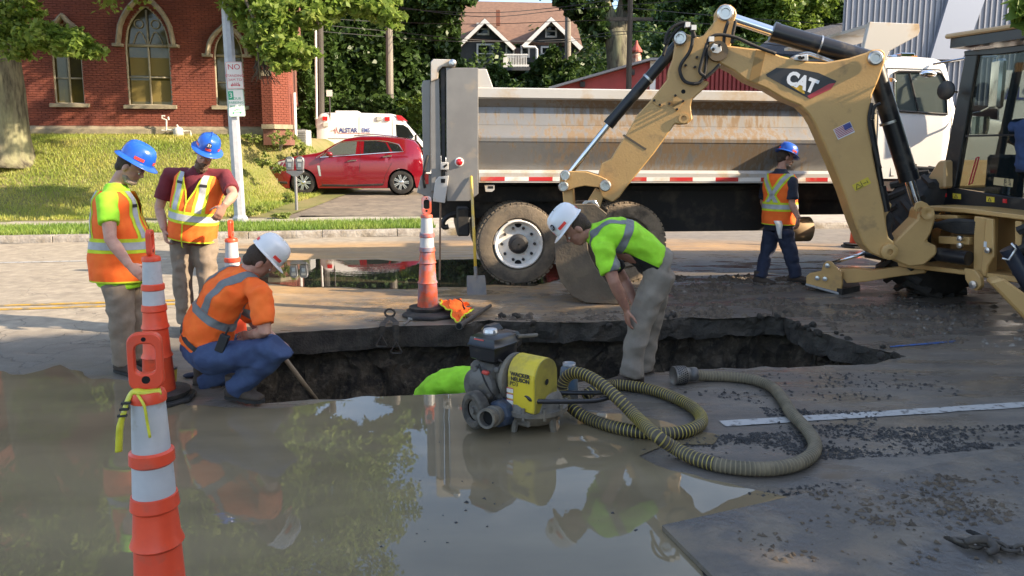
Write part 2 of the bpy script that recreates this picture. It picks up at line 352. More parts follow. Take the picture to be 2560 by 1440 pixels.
def build_road():
    ss = np.arange(-9, 9.01, .1); ns = np.arange(1.6, 15.16, .1); pts = []
    xx, yy = np.meshgrid(ss, ns); s_, n_ = xx.ravel(), yy.ravel(); j = (rng.random((2, s_.size)) - .5) * .03
    inner = (s_ > -8.99) & (s_ < 8.99) & (n_ > 1.61) & (n_ < 15.1); s_ = s_ + j[0] * inner; n_ = n_ + j[1] * inner
    cs, cn = np.meshgrid(np.array([-130, -60, -30, -18, -12, 12, 18, 30, 60, 160.]), np.array([-9, -6, -3, 0, 4, 8, 12, 15.2])); cs2, cn2 = np.meshgrid(np.arange(-9, 9.1, 1.), np.array([-9, -6, -3, 0., 15.2]))
    s_ = np.concatenate([s_, cs.ravel(), cs2.ravel()]); n_ = np.concatenate([n_, cn.ravel(), cn2.ravel()])
    x = RE.x * s_ + RN.x * n_; y = RE.y * s_ + RN.y * n_
    d = sdist(x, y, rim); keep = d < -.03; x, y = x[keep], y[keep]
    co = [Vector((a, b)) for a, b in zip(x, y)]; k0 = len(co); co += [Vector((p.x, p.y)) for p in rim]
    ed = [(k0 + i, k0 + (i + 1) % len(rim)) for i in range(len(rim))]
    vs, es, fs, *_ = delaunay_2d_cdt(co, ed, [], 0, 1e-5)
    X = np.array([v.x for v in vs]); Y = np.array([v.y for v in vs]); F = np.array(fs, np.int32)
    cx, cy = X[F].mean(1), Y[F].mean(1); F = F[~inpoly(cx, cy, rim)]
    e1 = (X[F[:, 1]] - X[F[:, 0]]) * (Y[F[:, 2]] - Y[F[:, 0]]) - (X[F[:, 2]] - X[F[:, 0]]) * (Y[F[:, 1]] - Y[F[:, 0]]); F[e1 < 0] = F[e1 < 0][:, ::-1]
    wet_d = sdist(X, Y, gp(water_px)); Z = np.zeros_like(X)
    for i in range(len(X)):
        if abs(X[i]) < 9 and 1 < Y[i] < 14 and wet_d[i] < -.1: Z[i] = .004 * noise.noise(Vector((X[i] * 3, Y[i] * 3, 0)))
    me = npmesh('road', np.stack([X, Y, Z], 1), F, roadmat(), tri=True)
    s = RE.x * X + RE.y * Y; n = RN.x * X + RN.y * Y
    sm = lambda a, b, v: np.clip((v - a) / (b - a), 0, 1)
    A = {}
    A['conc'] = np.clip(sm(7.0, 8.2, n) * (1 - sm(-2.6, -1.2, X)) + .55 * sm(9.6, 10.6, n) * sm(2, 3, X) + .25 * (1 - sm(-2.2, -1.2, X)), 0, 1)
    A['crack'] = np.clip((1 - sm(-2.9, -2.1, X)) * (sm(5.4, 6.0, Y)) * (1 - .8 * sm(8.2, 9.0, n)) + .25 * (1 - sm(-1, 0, X)), 0, 1)
    A['mud'] = np.clip(soft(X, Y, gp([(560, 612), (1100, 604), (1700, 600), (2100, 612), (2080, 640), (1760, 650), (1500, 700), (1560, 770), (1500, 795), (1100, 806), (690, 830), (560, 760), (640, 690)]), .35), 0, 1)
    A['silt'] = np.clip(.35 + .65 * sm(-3.2, -2.0, X) * (1 - sm(8.6, 10, n)), 0, 1)
    A['wet'] = np.clip(.25 + .75 * sm(-3.4, -1.8, X) + .8 * soft(X, Y, gp(water_px), .35) - .35 * sm(11, 13, n), 0, 1)
    for k, v in A.items():
        a = me.attributes.new(k, 'FLOAT', 'POINT'); a.data.foreach_set('value', np.asarray(v, np.float32))
    return tag(obj('road', me, None), kind='structure')
road = build_road()
# painted lines: thin sheets with worn edges
M('line_white', (.42, .41, .39), .6, col2=(.11, .10, .09), scale=16, amt=(.52, .64), detail=8); M('line_yellow', (.46, .27, .035), .6, col2=(.2, .17, .12), scale=9, amt=(.46, .6), detail=8); M('line_blue', (.03, .11, .36), .6, col2=(.07, .07, .08), scale=24, amt=(.45, .58), detail=8)
def marking(name, n0, w_, s0, s1, mat, k=40):
    mb = MB(); rows = []
    for i in range(k + 1): u = s0 + (s1 - s0) * i / k; rows.append([R(u, n0 - w_ + .012 * noise.noise(Vector((u * 5, n0, 0))), .005), R(u, n0 + w_ + .012 * noise.noise(Vector((u * 5, n0, 9))), .005)])
    mb.loft(rows, cap=False, closed=False); tag(obj(name, mb, MATS[mat]), kind='structure')
marking('lane_marking', 4.29, .047, 2.05, 22, 'line_white', 160); marking('lane_marking', 12.54, .06, -40, -3.4, 'line_white', 90); marking('centre_line', 8.80, .05, -40, -1.6, 'line_yellow', 90); marking('centre_line', 9.02, .05, -40, -2.2, 'line_yellow', 90)
mb = MB(); mb.loft([[G(2225 + 175 * i / 12, 866 - 14 * i / 12 - 1.5, .005), G(2225 + 175 * i / 12, 866 - 14 * i / 12 + 2, .005)] for i in range(13)], cap=False, closed=False); tag(obj('survey_marking', mb, MATS['line_blue']), kind='structure')
def watermat(name, c1, c2, rip, sc, rough=.025):
    m = bpy.data.materials.new(name); m.use_nodes = True; t = m.node_tree; N = t.nodes; K = t.links.new; b = N['Principled BSDF']
    x = N.new('ShaderNodeTexCoord'); g = N.new('ShaderNodeMapping'); g.inputs['Rotation'].default_value = (0, 0, rad(-24)); g.inputs['Scale'].default_value = (.8, 2.2, 1); K(x.outputs['Object'], g.inputs[0])
    def nzn(s, d=4, vec=None):
        n = N.new('ShaderNodeTexNoise'); n.inputs['Scale'].default_value = s; n.inputs['Detail'].default_value = d; K(vec or g.outputs[0], n.inputs['Vector']); return n.outputs[0]
    mr = N.new('ShaderNodeMapRange'); mr.inputs[1].default_value = .38; mr.inputs[2].default_value = .62; K(nzn(.9, 6), mr.inputs[0])
    q = N.new('ShaderNodeMixRGB'); q.inputs[1].default_value = (*c1, 1); q.inputs[2].default_value = (*c2, 1); K(mr.outputs[0], q.inputs[0]); K(q.outputs[0], b.inputs['Base Color'])
    b.inputs['Roughness'].default_value = rough; b.inputs['IOR'].default_value = 1.45
    ms = N.new('ShaderNodeMapRange'); ms.inputs[1].default_value = .46; ms.inputs[2].default_value = .66; ms.inputs[3].default_value = .004; ms.inputs[4].default_value = rip; K(nzn(.75, 2, x.outputs['Object']), ms.inputs[0])
    u = N.new('ShaderNodeBump'); u.inputs['Distance'].default_value = .02; K(ms.outputs[0], u.inputs['Strength']); K(nzn(sc, 3), u.inputs['Height']); K(u.outputs[0], b.inputs['Normal'])
    MATS[name] = m; return m
def sheet(name, outline, z, mat):
    mb = MB(); mb.poly([Vector((p.x, p.y, z)) for p in outline]); return obj(name, mb, mat)
wo = ragged(gp(water_px), .05, .10, 1.9)
tag(sheet('flood_water', wo, .006, watermat('flood_water', (.225, .178, .108), (.17, .135, .083), .065, 3.0, .008)), 'muddy brown flood water spread over the road in the foreground', None, kind='structure')
tag(sheet('puddle', ragged(gp(pond_px), .12, .16, 1.6), .006, watermat('puddle', (.035, .032, .024), (.06, .05, .032), .04, 5, .008)), 'dark clear puddle reflecting the red car behind the trench', None, kind='structure')
# ------------------------------------------------------------------ trench
M('trench_soil', (.085, .064, .042), .95, col2=(.03, .024, .018), scale=6, bump=1, bscale=34, dirt=(.14, .11, .075), dscale=15, damt=(.52, .7), detail=9)
M('slab_edge', (.062, .052, .04), .9, col2=(.028, .024, .019), scale=5, bump=.8, bscale=45)
def build_trench():
    global TRENCH
    n = len(rim); cen = sum(rim, Vector()) / n; zs = [0, -.03, -.07, -.12, -.17, -.21, -.225, -.24, -.27, -.32, -.4, -.5, -.62, -.75, -.9, -1.05, -1.2, -1.35, -1.5, -1.65, -1.8, -1.95]
    slab, soil = MB(), MB(); rows = []
    for k, z in enumerate(zs):
        row = []
        for i, p in enumerate(rim):
            t = (rim[(i + 1) % n] - rim[i - 1]).normalized(); o = Vector((-t.y, t.x, 0))
            if o.dot(cen - p) < 0: o = -o                   # into the hole
            px = PIX(p)[0]; sawn = p.y > 6.3 and px < 1170
            d = 0
            if z < -.22: d = -.16 + (.10 + .18 * noise.noise(p * 1.7)) * min(1, (-.22 - z) / .9) + .10 * min(1, max(0, (-z - .9)))
            q = p + o * d; nv = noise.noise_vector(Vector((q.x * 4, q.y * 4, z * 4))) + .5 * noise.noise_vector(Vector((q.x * 13, q.y * 13, z * 13)))
            am = 0 if k == 0 else ((.014 if sawn else .055) if z > -.22 else .10)
            row.append(Vector((q.x, q.y, z)) + nv * am)
        rows.append(row)
    slab.loft(rows[:7], cap=False); soil.loft(rows[6:], cap=False)
    t = TRENCH = tag(bpy.data.objects.new('trench', None), 'dug open trench in the road with muddy soil walls', None, kind='structure'); link(t)
    obj('pavement_edge', slab, MATS['slab_edge'], t); obj('soil_wall', soil, MATS['trench_soil'], t)
    fl = MB(); g = 40; x0, x1, y0, y1 = -2.6, 4.2, 4.4, 8.6
    vs = [Vector((x0 + (x1 - x0) * i / g, y0 + (y1 - y0) * j / g, 0)) for j in range(g + 1) for i in range(g + 1)]
    for v in vs: v.z = -1.75 + .16 * noise.noise(v * 1.6) + .06 * noise.noise(v * 5)
    fl.add(vs, [(j * (g + 1) + i, j * (g + 1) + i + 1, (j + 1) * (g + 1) + i + 1, (j + 1) * (g + 1) + i) for j in range(g) for i in range(g)])
    obj('trench_floor', fl, MATS['trench_soil'], t, smooth=True)
build_trench()
# ------------------------------------------------------------------ beyond the kerb: verge, pavement, lawn, drive, ground to the horizon
def sms(a, b, v):
    t = np.clip((v - a) / (b - a), 0, 1); return t * t * (3 - 2 * t)
def lawn_z(x, y):
    n = RN.x * x + RN.y * y; c = -8.1 + 1.7 * sms(23.3, 25.4, y)
    up = .14 + 2.0 * sms(18.3, 25.6, n); lo = .14 + .022 * (n - 17); k = 1 - sms(c - 1.0, c + 1.2, x)
    return np.where(n < 18.3, .14, lo + (up - lo) * k)
M('lawn_soil', (.13, .14, .035), .95, col2=(.19, .17, .06), scale=1.3, bump=.6, bscale=30, dirt=(.24, .19, .09), dscale=.6, damt=(.5, .75))
M('drive', (.23, .19, .145), .9, col2=(.15, .125, .10), scale=1.5, bump=.5, bscale=70, dirt=(.10, .085, .07), dscale=4)
M('pavement', (.42, .38, .31), .85, col2=(.32, .29, .24), scale=3, bump=.3, bscale=60)
M('granite', (.36, .33, .29), .85, col2=(.24, .21, .18), scale=5, bump=1, bscale=22, dirt=(.2, .16, .1), dscale=2)
M('hill', (.05, .07, .02), .95, col2=(.03, .045, .015), scale=.4, bump=.8, bscale=2)
def gridsheet(name, xs, ys, zf, mat, mask=None):
    X, Y = np.meshgrid(xs, ys); Z = zf(X, Y); v = np.stack([X, Y, Z], -1).reshape(-1, 3); w_ = len(xs)
    i, j = np.meshgrid(np.arange(len(xs) - 1), np.arange(len(ys) - 1)); a = (j * w_ + i).ravel(); f = np.stack([a, a + 1, a + w_ + 1, a + w_], 1)
    if mask is not None: f = f[mask(v[f].mean(1))]
    o = obj(name, npmesh(name, v, f, mat), None); o.data.polygons.foreach_set('use_smooth', [True] * len(o.data.polygons)); return o
nn_ = lambda v: RN.x * v[:, 0] + RN.y * v[:, 1]
tag(gridsheet('lawn', np.arange(-34, -4.5, .25), np.arange(12, 34, .25), lambda x, y: lawn_z(x, y) + .02 * np.sin(x * 1.7) * np.sin(y * 1.3), MATS['lawn_soil'], lambda v: (nn_(v) > 18.2) & (v[:, 0] < -5.2)), 'sunlit sloping lawn in front of the brick church', kind='structure')
def strip(name, s0, s1, n0, n1, z, mat, th=.2):
    mb = MB(); mb.prism([R(s0, n0, z), R(s1, n0, z), R(s1, n1, z), R(s0, n1, z)], (0, 0, -th)); return obj(name, mb, mat)
tag(strip('grass_verge', -60, 1.0, 15.37, 17.15, .125, MATS['lawn_soil']), kind='structure')
tag(strip('pavement', -60, 60, 17.15, 18.4, .135, MATS['pavement']), kind='structure')
tag(strip('paved_verge', 1.0, 60, 15.37, 17.15, .122, MATS['pavement']), kind='structure')
tag(gridsheet('driveway', np.arange(-9.5, 40, .5), np.arange(16, 42, .5), lambda x, y: .12 + .022 * (RN.x * x + RN.y * y - 17), MATS['drive'], lambda v: (nn_(v) > 18.3) & (nn_(v) < 36)), kind='structure')
ro = bpy.data.objects.new('kerb', None); link(ro); tag(ro, 'rough granite kerb along the far side of the road', kind='structure')
s_ = -24.0; kk = 0
while s_ < 22:
    ln = 1.3 + .7 * random.random(); mb = MB(); rows = []
    for i in range(9):
        u = s_ + .008 + (ln - .016) * i / 8; dz = .012 * noise.noise(Vector((u * 2.2, 1, 0))); dn = .012 * noise.noise(Vector((u * 2.7, 7, 0)))
        rows.append([R(u, 15.2 + dn, -.1), R(u, 15.2 + dn - .012 * noise.noise(Vector((u * 5, 3, 0))), .07), R(u, 15.215 + dn, .125 + dz), R(u, 15.36, .135 + dz), R(u, 15.37, -.1)])
    mb.loft(rows); obj('curb_stone', mb, MATS['granite'], ro, bevel=.006); s_ += ln
def hillz(x, y):
    n = RN.x * x + RN.y * y; h = .45 + 9 * sms(33, 62, y) + 9 * sms(60, 130, y); return h + .5 * np.sin(x * .21) * sms(34, 50, y)
tag(gridsheet('hillside', np.arange(-150, 151, 3.), np.arange(30, 240, 3.), hillz, MATS['hill']), 'wooded hillside rising behind the street', kind='structure')
g = MB(); g.quad(R(-700, -700, -.06), R(700, -700, -.06), R(700, -8.9, -.06), R(-700, -8.9, -.06)); g.quad(R(-700, 15.2, -.04), R(700, 15.2, -.04), R(700, 900, -.04), R(-700, 900, -.04)); g.quad(R(-700, -9, -.06), R(-129, -9, -.06), R(-129, 15.2, -.06), R(-700, 15.2, -.06)); g.quad(R(159, -9, -.06), R(700, -9, -.06), R(700, 15.2, -.06), R(159, 15.2, -.06))
tag(obj('ground', g, MATS['hill']), kind='structure')
# grass: blades nobody could count
def blades(name, x, y, z, hgt, wid, mat, label):
    n = len(x); a = rng.random(n) * 6.283; ln = hgt * (.5 + rng.random(n)); le = (rng.random((2, n)) - .5) * ln * 1.1
    dx, dy = np.cos(a) * wid / 2, np.sin(a) * wid / 2
    v = np.empty((n, 3, 3)); v[:, 0] = np.stack([x - dx, y - dy, z - .01], 1); v[:, 1] = np.stack([x + dx, y + dy, z - .01], 1); v[:, 2] = np.stack([x + le[0], y + le[1], z + ln], 1)
    f = np.arange(n * 3).reshape(n, 3); nz_ = np.array([noise.noise(Vector((float(a_) * .7, float(b_) * .7, 3))) for a_, b_ in zip(x[::1], y[::1])]) if n < 200000 else rng.random(n) - .5
    o = obj(name, npmesh(name, v.reshape(-1, 3), f, mat, np.clip(.5 + nz_ * .7 + (rng.random(n) - .5) * .5, 0, 1), tri=True), None); return tag(o, label, 'grass', kind='stuff')
leafmat('grass_blade', (.17, .25, .035), (.29, .33, .06), (.44, .39, .11), .3)
leafmat('verge_blade', (.10, .19, .03), (.17, .26, .04), (.26, .30, .07), .3)
n = 90000; x = -16.5 + rng.random(n) * 10.5; y = 15.5 + rng.random(n) * 10.5; k = (RN.x * x + RN.y * y > 18.45) & (x / y > -.70) & (x < -6.3 + .6 * rng.random(n) + 1.2 * (y > 25)); x, y = x[k], y[k]
blades('lawn_grass', x, y, lawn_z(x, y), .075, .02, MATS['grass_blade'], 'sunlit yellow green grass on the lawn before the brick church')
n = 26000; s1 = -12 + rng.random(n) * 13; n1 = 15.4 + rng.random(n) * 1.75; x = RE.x * s1 + RN.x * n1; y = RE.y * s1 + RN.y * n1
blades('verge_grass', x, y, np.full(n, .125), .085, .018, MATS['verge_blade'], 'short green grass on the verge behind the granite kerb')
# ------------------------------------------------------------------ trees
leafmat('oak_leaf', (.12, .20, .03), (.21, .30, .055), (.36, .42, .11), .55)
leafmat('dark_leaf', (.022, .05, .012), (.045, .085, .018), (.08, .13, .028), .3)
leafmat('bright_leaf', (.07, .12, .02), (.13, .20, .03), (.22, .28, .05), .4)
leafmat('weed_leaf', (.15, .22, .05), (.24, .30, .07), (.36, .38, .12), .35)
M('oak_bark', (.15, .135, .09), .95, col2=(.05, .043, .03), scale=9, stretch=(1, 1, .22), bump=1, bscale=14, dirt=(.24, .235, .13), dscale=2)
M('dark_bark', (.085, .07, .05), .95, col2=(.045, .038, .03), scale=8, stretch=(1, 1, .25), bump=.8, bscale=14)
def leafquads(c, size, up=.45, var=.5, tone=None):
    n = len(c); nv = rng.normal(size=(n, 3)); nv[:, 2] += up * 2; nv /= np.linalg.norm(nv, axis=1)[:, None] + 1e-9
    t = np.cross(nv, rng.normal(size=(n, 3))); t /= np.linalg.norm(t, axis=1)[:, None] + 1e-9; b = np.cross(nv, t)
    s = (size * (1 - var / 2 + var * rng.random(n)))[:, None]; v = np.empty((n, 4, 3))
    v[:, 0] = c - t * s * .5; v[:, 1] = c + b * s * .30 - t * s * .02 + nv * s * .08; v[:, 2] = c + t * s * .5 - nv * s * .06; v[:, 3] = c - b * s * .30 - t * s * .02 + nv * s * .08
    r = rng.random(n) if tone is None else np.clip(tone + (rng.random(n) - .5) * .5, 0, 1)
    return v.reshape(-1, 3), np.arange(n * 4).reshape(n, 4), r
def clumps(cl, per, hollow=.55):              # cl: rows of centre + radii; leaves gather in small sprays inside each clump
    out_, tone = [], []
    for (cx, cy, cz, rx, ry, rz, *k) in cl:
        n = int(per * (k[0] if k else 1)); sp = max(4, n // 26)
        d = rng.normal(size=(sp, 3)); d /= np.linalg.norm(d, axis=1)[:, None]; rr = (hollow + (1 - hollow) * rng.random(sp)) ** .8
        sc = d * rr[:, None] * np.array([rx, ry, rz]) + np.array([cx, cy, cz]); who = rng.integers(0, sp, n)
        out_.append(sc[who] + rng.normal(size=(n, 3)) * np.array([rx, ry, rz]) * .14); tone.append((.25 + .5 * rng.random(sp))[who] * .9 + .05)
    return np.concatenate(out_), np.concatenate(tone)
def tree(name, label, base, trunk, limbs, cl, per, leaf, lmat, bark, group=None, n=10):
    t = thing(name, label, 'tree', base, group=group)
    mb = MB()
    for pts, rs in [trunk] + limbs: mb.tube(pts, rs, n)
    obj('trunk', mb, MATS[bark], t, smooth=True, world=True)
    c, tone = clumps(cl, per); v, f, r = leafquads(c, leaf, tone=tone); v = v - np.array(base)
    obj('crown', npmesh('crown', v, f, MATS[lmat], r), None, t); return t
# oak on the church lawn: trunk in view at the left edge, crown above the street
def oak():
    b = Vector((-13.75, 20.6, float(lawn_z(-13.6, 20.6)) - .1))
    tr = ([b, b + V(.02, 0, .25), b + V(.1, 0, .8), b + V(.16, 0, 2), b + V(.1, 0, 3.6), b + V(.3, -.3, 5), b + V(.9, -.6, 7), b + V(1.6, -1, 9.5)], [1.0, .80, .64, .56, .5, .44, .34, .2])
    limbs = [([b + V(.2, -.2, 4.3), b + V(2.2, -1.6, 5.6), b + V(4.6, -3, 6.3), b + V(7, -3.8, 6.2)], [.26, .2, .13, .05]), ([b + V(.2, 0, 3.9), b + V(1.2, -1.3, 3.7), b + V(2.4, -2.6, 3.2), b + V(3.2, -3.2, 2.9)], [.12, .08, .05, .02]),
             ([b + V(.6, -.4, 6), b + V(3.5, -2.5, 8), b + V(6.4, -4, 9.4)], [.24, .16, .06]), ([b + V(.2, 0, 4.5), b + V(-2, -2, 6.5), b + V(-4, -3, 8)], [.25, .16, .06]), ([b + V(7, -3.8, 6.2), P(640, 60, 16), P(650, 200, 16)], [.05, .03, .008])]
    cl = []
    for (u, v, ru, rv, D, k) in [(35, 100, 60, 40, 17.5, 1.2), (110, 92, 55, 32, 17.3, 1.2), (170, 105, 50, 30, 17.2, 1.2), (215, 125, 38, 22, 17.1, .8), (30, 15, 75, 30, 17.5, 1.2), (10, 60, 40, 40, 17.6, .8),
                                 (640, 35, 50, 42, 16.4, 1.2), (690, 60, 50, 48, 16.2, 1.3), (650, 100, 42, 35, 16.3, .9), (700, 120, 48, 38, 16.1, 1.1), (745, 135, 42, 26, 16.0, .8), (705, 160, 32, 18, 16.1, .5), (770, 30, 60, 38, 16.4, 1.2), (815, 10, 50, 35, 16.6, 1.1), (905, 5, 55, 34, 16.8, 1.1), (960, 25, 46, 32, 16.8, 1), (985, 50, 26, 18, 16.8, .5), (880, -30, 90, 30, 16.8, 1.2), (620, -20, 70, 40, 16.5, 1.3)]:
        p = P(u, v, D); sc = D / FPX; cl.append((p.x, p.y, p.z, ru * sc * 1.1, .5, rv * sc * 1.1, k))
    for i in range(78):                     # the crown above the frame
        a, e = random.random() * 6.283, random.random(); q = V(math.cos(a) * math.sqrt(1 - e * e * .5), math.sin(a) * .9, 0)
        c = V(-8.0, 16.8, 9.3) + V(q.x * 6.3 * random.uniform(.25, 1), q.y * 3.8 * random.uniform(.1, 1), (random.random() - .42) * 8.5)
        if PIX(c)[1] > -45: c.z = 1.7 + c.y * .235 + random.random()
        if PIX(c)[0] > 1000: continue
        cl.append((c.x, c.y, c.z, 1.1, .9, .8, 1.15))
    for i in range(30):  # clumps added above the view to shade the church wall
        y = random.uniform(21.8, 24.2); x = random.uniform(-8.5, -.135 * y - .4); cl.append((x, y, random.uniform(7.6, 11), 1.0, .7, .6, .9))
    for i in range(36):
        y = random.uniform(17.5, 23); x = random.uniform(-10, -.135 * y - .8); c = V(x, y, max(1.7 + y * .25 + .5, random.uniform(5.8, 13)))
        cl.append((c.x, c.y, c.z, 1.1, .9, .75, 1.1))
    return tree('oak_tree', 'large old oak with thick mossy trunk at the left of the church', tuple(b), tr, limbs, cl, 780, .15, 'oak_leaf', 'oak_bark', n=18)
oak_ = oak()
def twigs():
    mb = MB()
    for i in range(46):
        a = P(640 + 30 * random.random(), 120 + 30 * random.random(), 16.2); b = P(625 + 90 * random.random(), 170 + 45 * random.random(), 16.2 + .3 * random.random()); m_ = a.lerp(b, .5) + V(random.uniform(-.1, .1), 0, random.uniform(-.06, .1))
        mb.tube(bez([a, m_, b], 3), [.012, .011, .01, .009, .008, .006, .005], 4)
    obj('dead_twigs', mb, MATS['dark_bark'], oak_, world=True)
twigs()
# tall tree beyond the truck (forked trunk against the sky)
b = Vector((5.6, 40, 2.5)); cl = []
for (u, v, ru, rv) in [(1420, 5, 40, 20), (1455, 12, 34, 24), (1490, 35, 30, 30), (1500, 80, 26, 24), (1475, 55, 26, 22), (1605, 5, 30, 20), (1580, 12, 24, 20), (1620, -25, 50, 30), (1540, -40, 70, 34), (1460, -35, 60, 34), (1400, -20, 50, 24), (1530, -80, 60, 30), (1110, 8, 50, 25), (1150, 0, 40, 18), (1440, 30, 20, 16), (1610, 22, 18, 14)]:
    p = P(u, v, 40); cl.append((p.x, p.y, p.z, ru * .021, .9, rv * .021, .8))
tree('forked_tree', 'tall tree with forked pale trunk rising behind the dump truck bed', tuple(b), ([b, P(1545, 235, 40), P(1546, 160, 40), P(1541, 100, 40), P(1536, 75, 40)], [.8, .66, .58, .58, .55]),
     [([P(1538, 85, 40), P(1520, 40, 40), P(1506, 0, 40), P(1495, -60, 40)], [.44, .41, .38, .2]), ([P(1545, 90, 40), P(1556, 45, 40), P(1562, 5, 40), P(1575, -70, 40)], [.41, .36, .34, .2])], cl, 700, .34, 'dark_leaf', 'oak_bark', n=14)
# woods on the hillside
def wood(label, px, base_v, D, top_v, half, mat, per=1300, leaf=.36, dens=16, group='trees on the hillside behind the street', tr=.25, cl0=.0):
    b0 = P(px, base_v, D); b0.z = float(hillz(b0.x, b0.y)); top = P(px, top_v, D); sc = D / FPX; hgt = top.z - b0.z; cl = []
    for i in range(dens):
        k = cl0 + (1 - cl0) * (i + random.random()) / dens; w_ = half * sc * (.5 + .75 * math.sin(math.pi * min(1, k * .85 + .12))); a = random.random() * 6.283; q = math.sqrt(random.random())
        cl.append((b0.x + math.cos(a) * q * w_, b0.y + math.sin(a) * q * w_ * .7, b0.z + hgt * k, w_ * .5, w_ * .45, hgt * .13 + .3, 1))
    c = V(b0.x, b0.y, b0.z - .3)
    return tree('woodland_tree', label, tuple(c), ([c, c + V(.05, 0, hgt * .5), c + V(.2, 0, hgt * .95)], [tr * 1.2, tr, tr * .3]), [([c + V(0, 0, hgt * .4), c + V(half * sc * .5, 0, hgt * .7)], [tr * .5, .04]), ([c + V(0, 0, hgt * .45), c + V(-half * sc * .5, .2, hgt * .75)], [tr * .5, .04])], cl, per, leaf, mat, 'dark_bark', group)
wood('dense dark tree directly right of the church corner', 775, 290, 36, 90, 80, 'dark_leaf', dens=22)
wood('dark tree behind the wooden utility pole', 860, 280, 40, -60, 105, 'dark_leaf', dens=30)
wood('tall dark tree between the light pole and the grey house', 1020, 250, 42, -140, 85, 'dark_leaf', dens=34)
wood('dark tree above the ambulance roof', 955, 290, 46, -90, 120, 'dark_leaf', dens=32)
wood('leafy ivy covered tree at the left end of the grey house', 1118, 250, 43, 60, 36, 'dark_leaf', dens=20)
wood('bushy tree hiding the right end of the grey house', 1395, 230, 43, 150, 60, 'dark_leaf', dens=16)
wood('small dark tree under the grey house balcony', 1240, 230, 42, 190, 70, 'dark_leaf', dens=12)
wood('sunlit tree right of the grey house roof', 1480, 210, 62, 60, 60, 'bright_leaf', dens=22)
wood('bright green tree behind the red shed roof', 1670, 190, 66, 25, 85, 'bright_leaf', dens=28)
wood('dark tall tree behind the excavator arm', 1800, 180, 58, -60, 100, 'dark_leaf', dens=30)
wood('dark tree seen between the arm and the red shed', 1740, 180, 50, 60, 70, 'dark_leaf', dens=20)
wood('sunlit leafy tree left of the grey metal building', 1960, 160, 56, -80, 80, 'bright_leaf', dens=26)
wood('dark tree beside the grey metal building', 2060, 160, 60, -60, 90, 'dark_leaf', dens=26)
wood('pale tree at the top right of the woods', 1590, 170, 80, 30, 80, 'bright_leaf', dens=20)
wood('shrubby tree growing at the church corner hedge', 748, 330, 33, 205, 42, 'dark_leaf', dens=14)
def undergrowth():
    n = 80000; x = -20 + rng.random(n) * 52; y = 33.5 + rng.random(n) ** 1.3 * 40; hx = np.array([noise.noise(Vector((float(a) * .35, float(b_) * .35, 2))) for a, b_ in zip(x, y)])
    z = hillz(x, y) + rng.random(n) * (1.0 + 2.2 * np.clip(hx + .35, 0, 1)); v, f, r = leafquads(np.stack([x, y, z], 1), .36, tone=np.clip(.45 + hx, 0, 1))
    tag(obj('undergrowth', npmesh('undergrowth', v, f, MATS['dark_leaf'], r), None), 'dense green undergrowth covering the wooded slope behind the street', 'undergrowth', kind='stuff')
undergrowth()
def bush(name, label, u, v, D, ru, rv, mat, per, leaf, group, k=6):
    b0 = P(u, v + rv, D); t = thing(name, label, 'plant', tuple(b0), group=group); sc = D / FPX; cl = []
    for i in range(k):
        p = P(u + random.uniform(-.7, .7) * ru, v + random.uniform(-.6, .8) * rv, D + random.uniform(-.2, .3)); cl.append((p.x, p.y, p.z, ru * sc * .55, ru * sc * .4, rv * sc * .5, 1))
    c, tone = clumps(cl, per, .2); vv, f, r = leafquads(c, leaf, tone=tone); obj('foliage', npmesh('foliage', vv - np.array(b0), f, MATS[mat], r), None, t)
    mb = MB()
    for i in range(4): mb.tube([(0, 0, 0), (random.uniform(-.5, .5) * ru * sc, 0, rv * sc * 1.2)], [.02, .008], 5)
    obj('stem', mb, MATS['dark_bark'], t)
for i, (u, v, ru, rv) in enumerate([(880, 262, 60, 26), (980, 268, 60, 28), (1045, 292, 40, 34), (800, 270, 40, 30), (1030, 262, 50, 30)]):
    bush('hedge_shrub', 'leafy green shrub %s' % ['above the middle of the ambulance roof', 'above the front of the ambulance roof', 'beside the dump truck tailgate', 'at the rear of the ambulance roof', 'behind the ambulance windscreen'][i], u, v, 32.5, ru, rv, 'bright_leaf' if i in (2, 4) else 'dark_leaf', 420, .2, 'shrubs behind the ambulance')
for i, (u, v, D, ru, rv) in enumerate([(700, 352, 23.4, 34, 26), (630, 340, 23.8, 22, 16), (745, 372, 24.2, 18, 18), (655, 400, 22.6, 26, 20), (700, 420, 22.5, 20, 14), (715, 492, 18.6, 20, 12), (628, 525, 17.6, 26, 14), (700, 540, 17.5, 30, 8)]):
    bush('weed_clump', 'clump of tall weeds %s' % ['against the church corner pier', 'at the foot of the church wall', 'beside the air conditioner', 'on the bank left of the red car', 'in front of the red car bumper', 'beside the parking meter post', 'around the foot of the grey sign pole', 'on the verge right of the grey sign pole'][i], u, v, D, ru, rv, 'weed_leaf', 220, .055, 'weeds on the bank', 6)
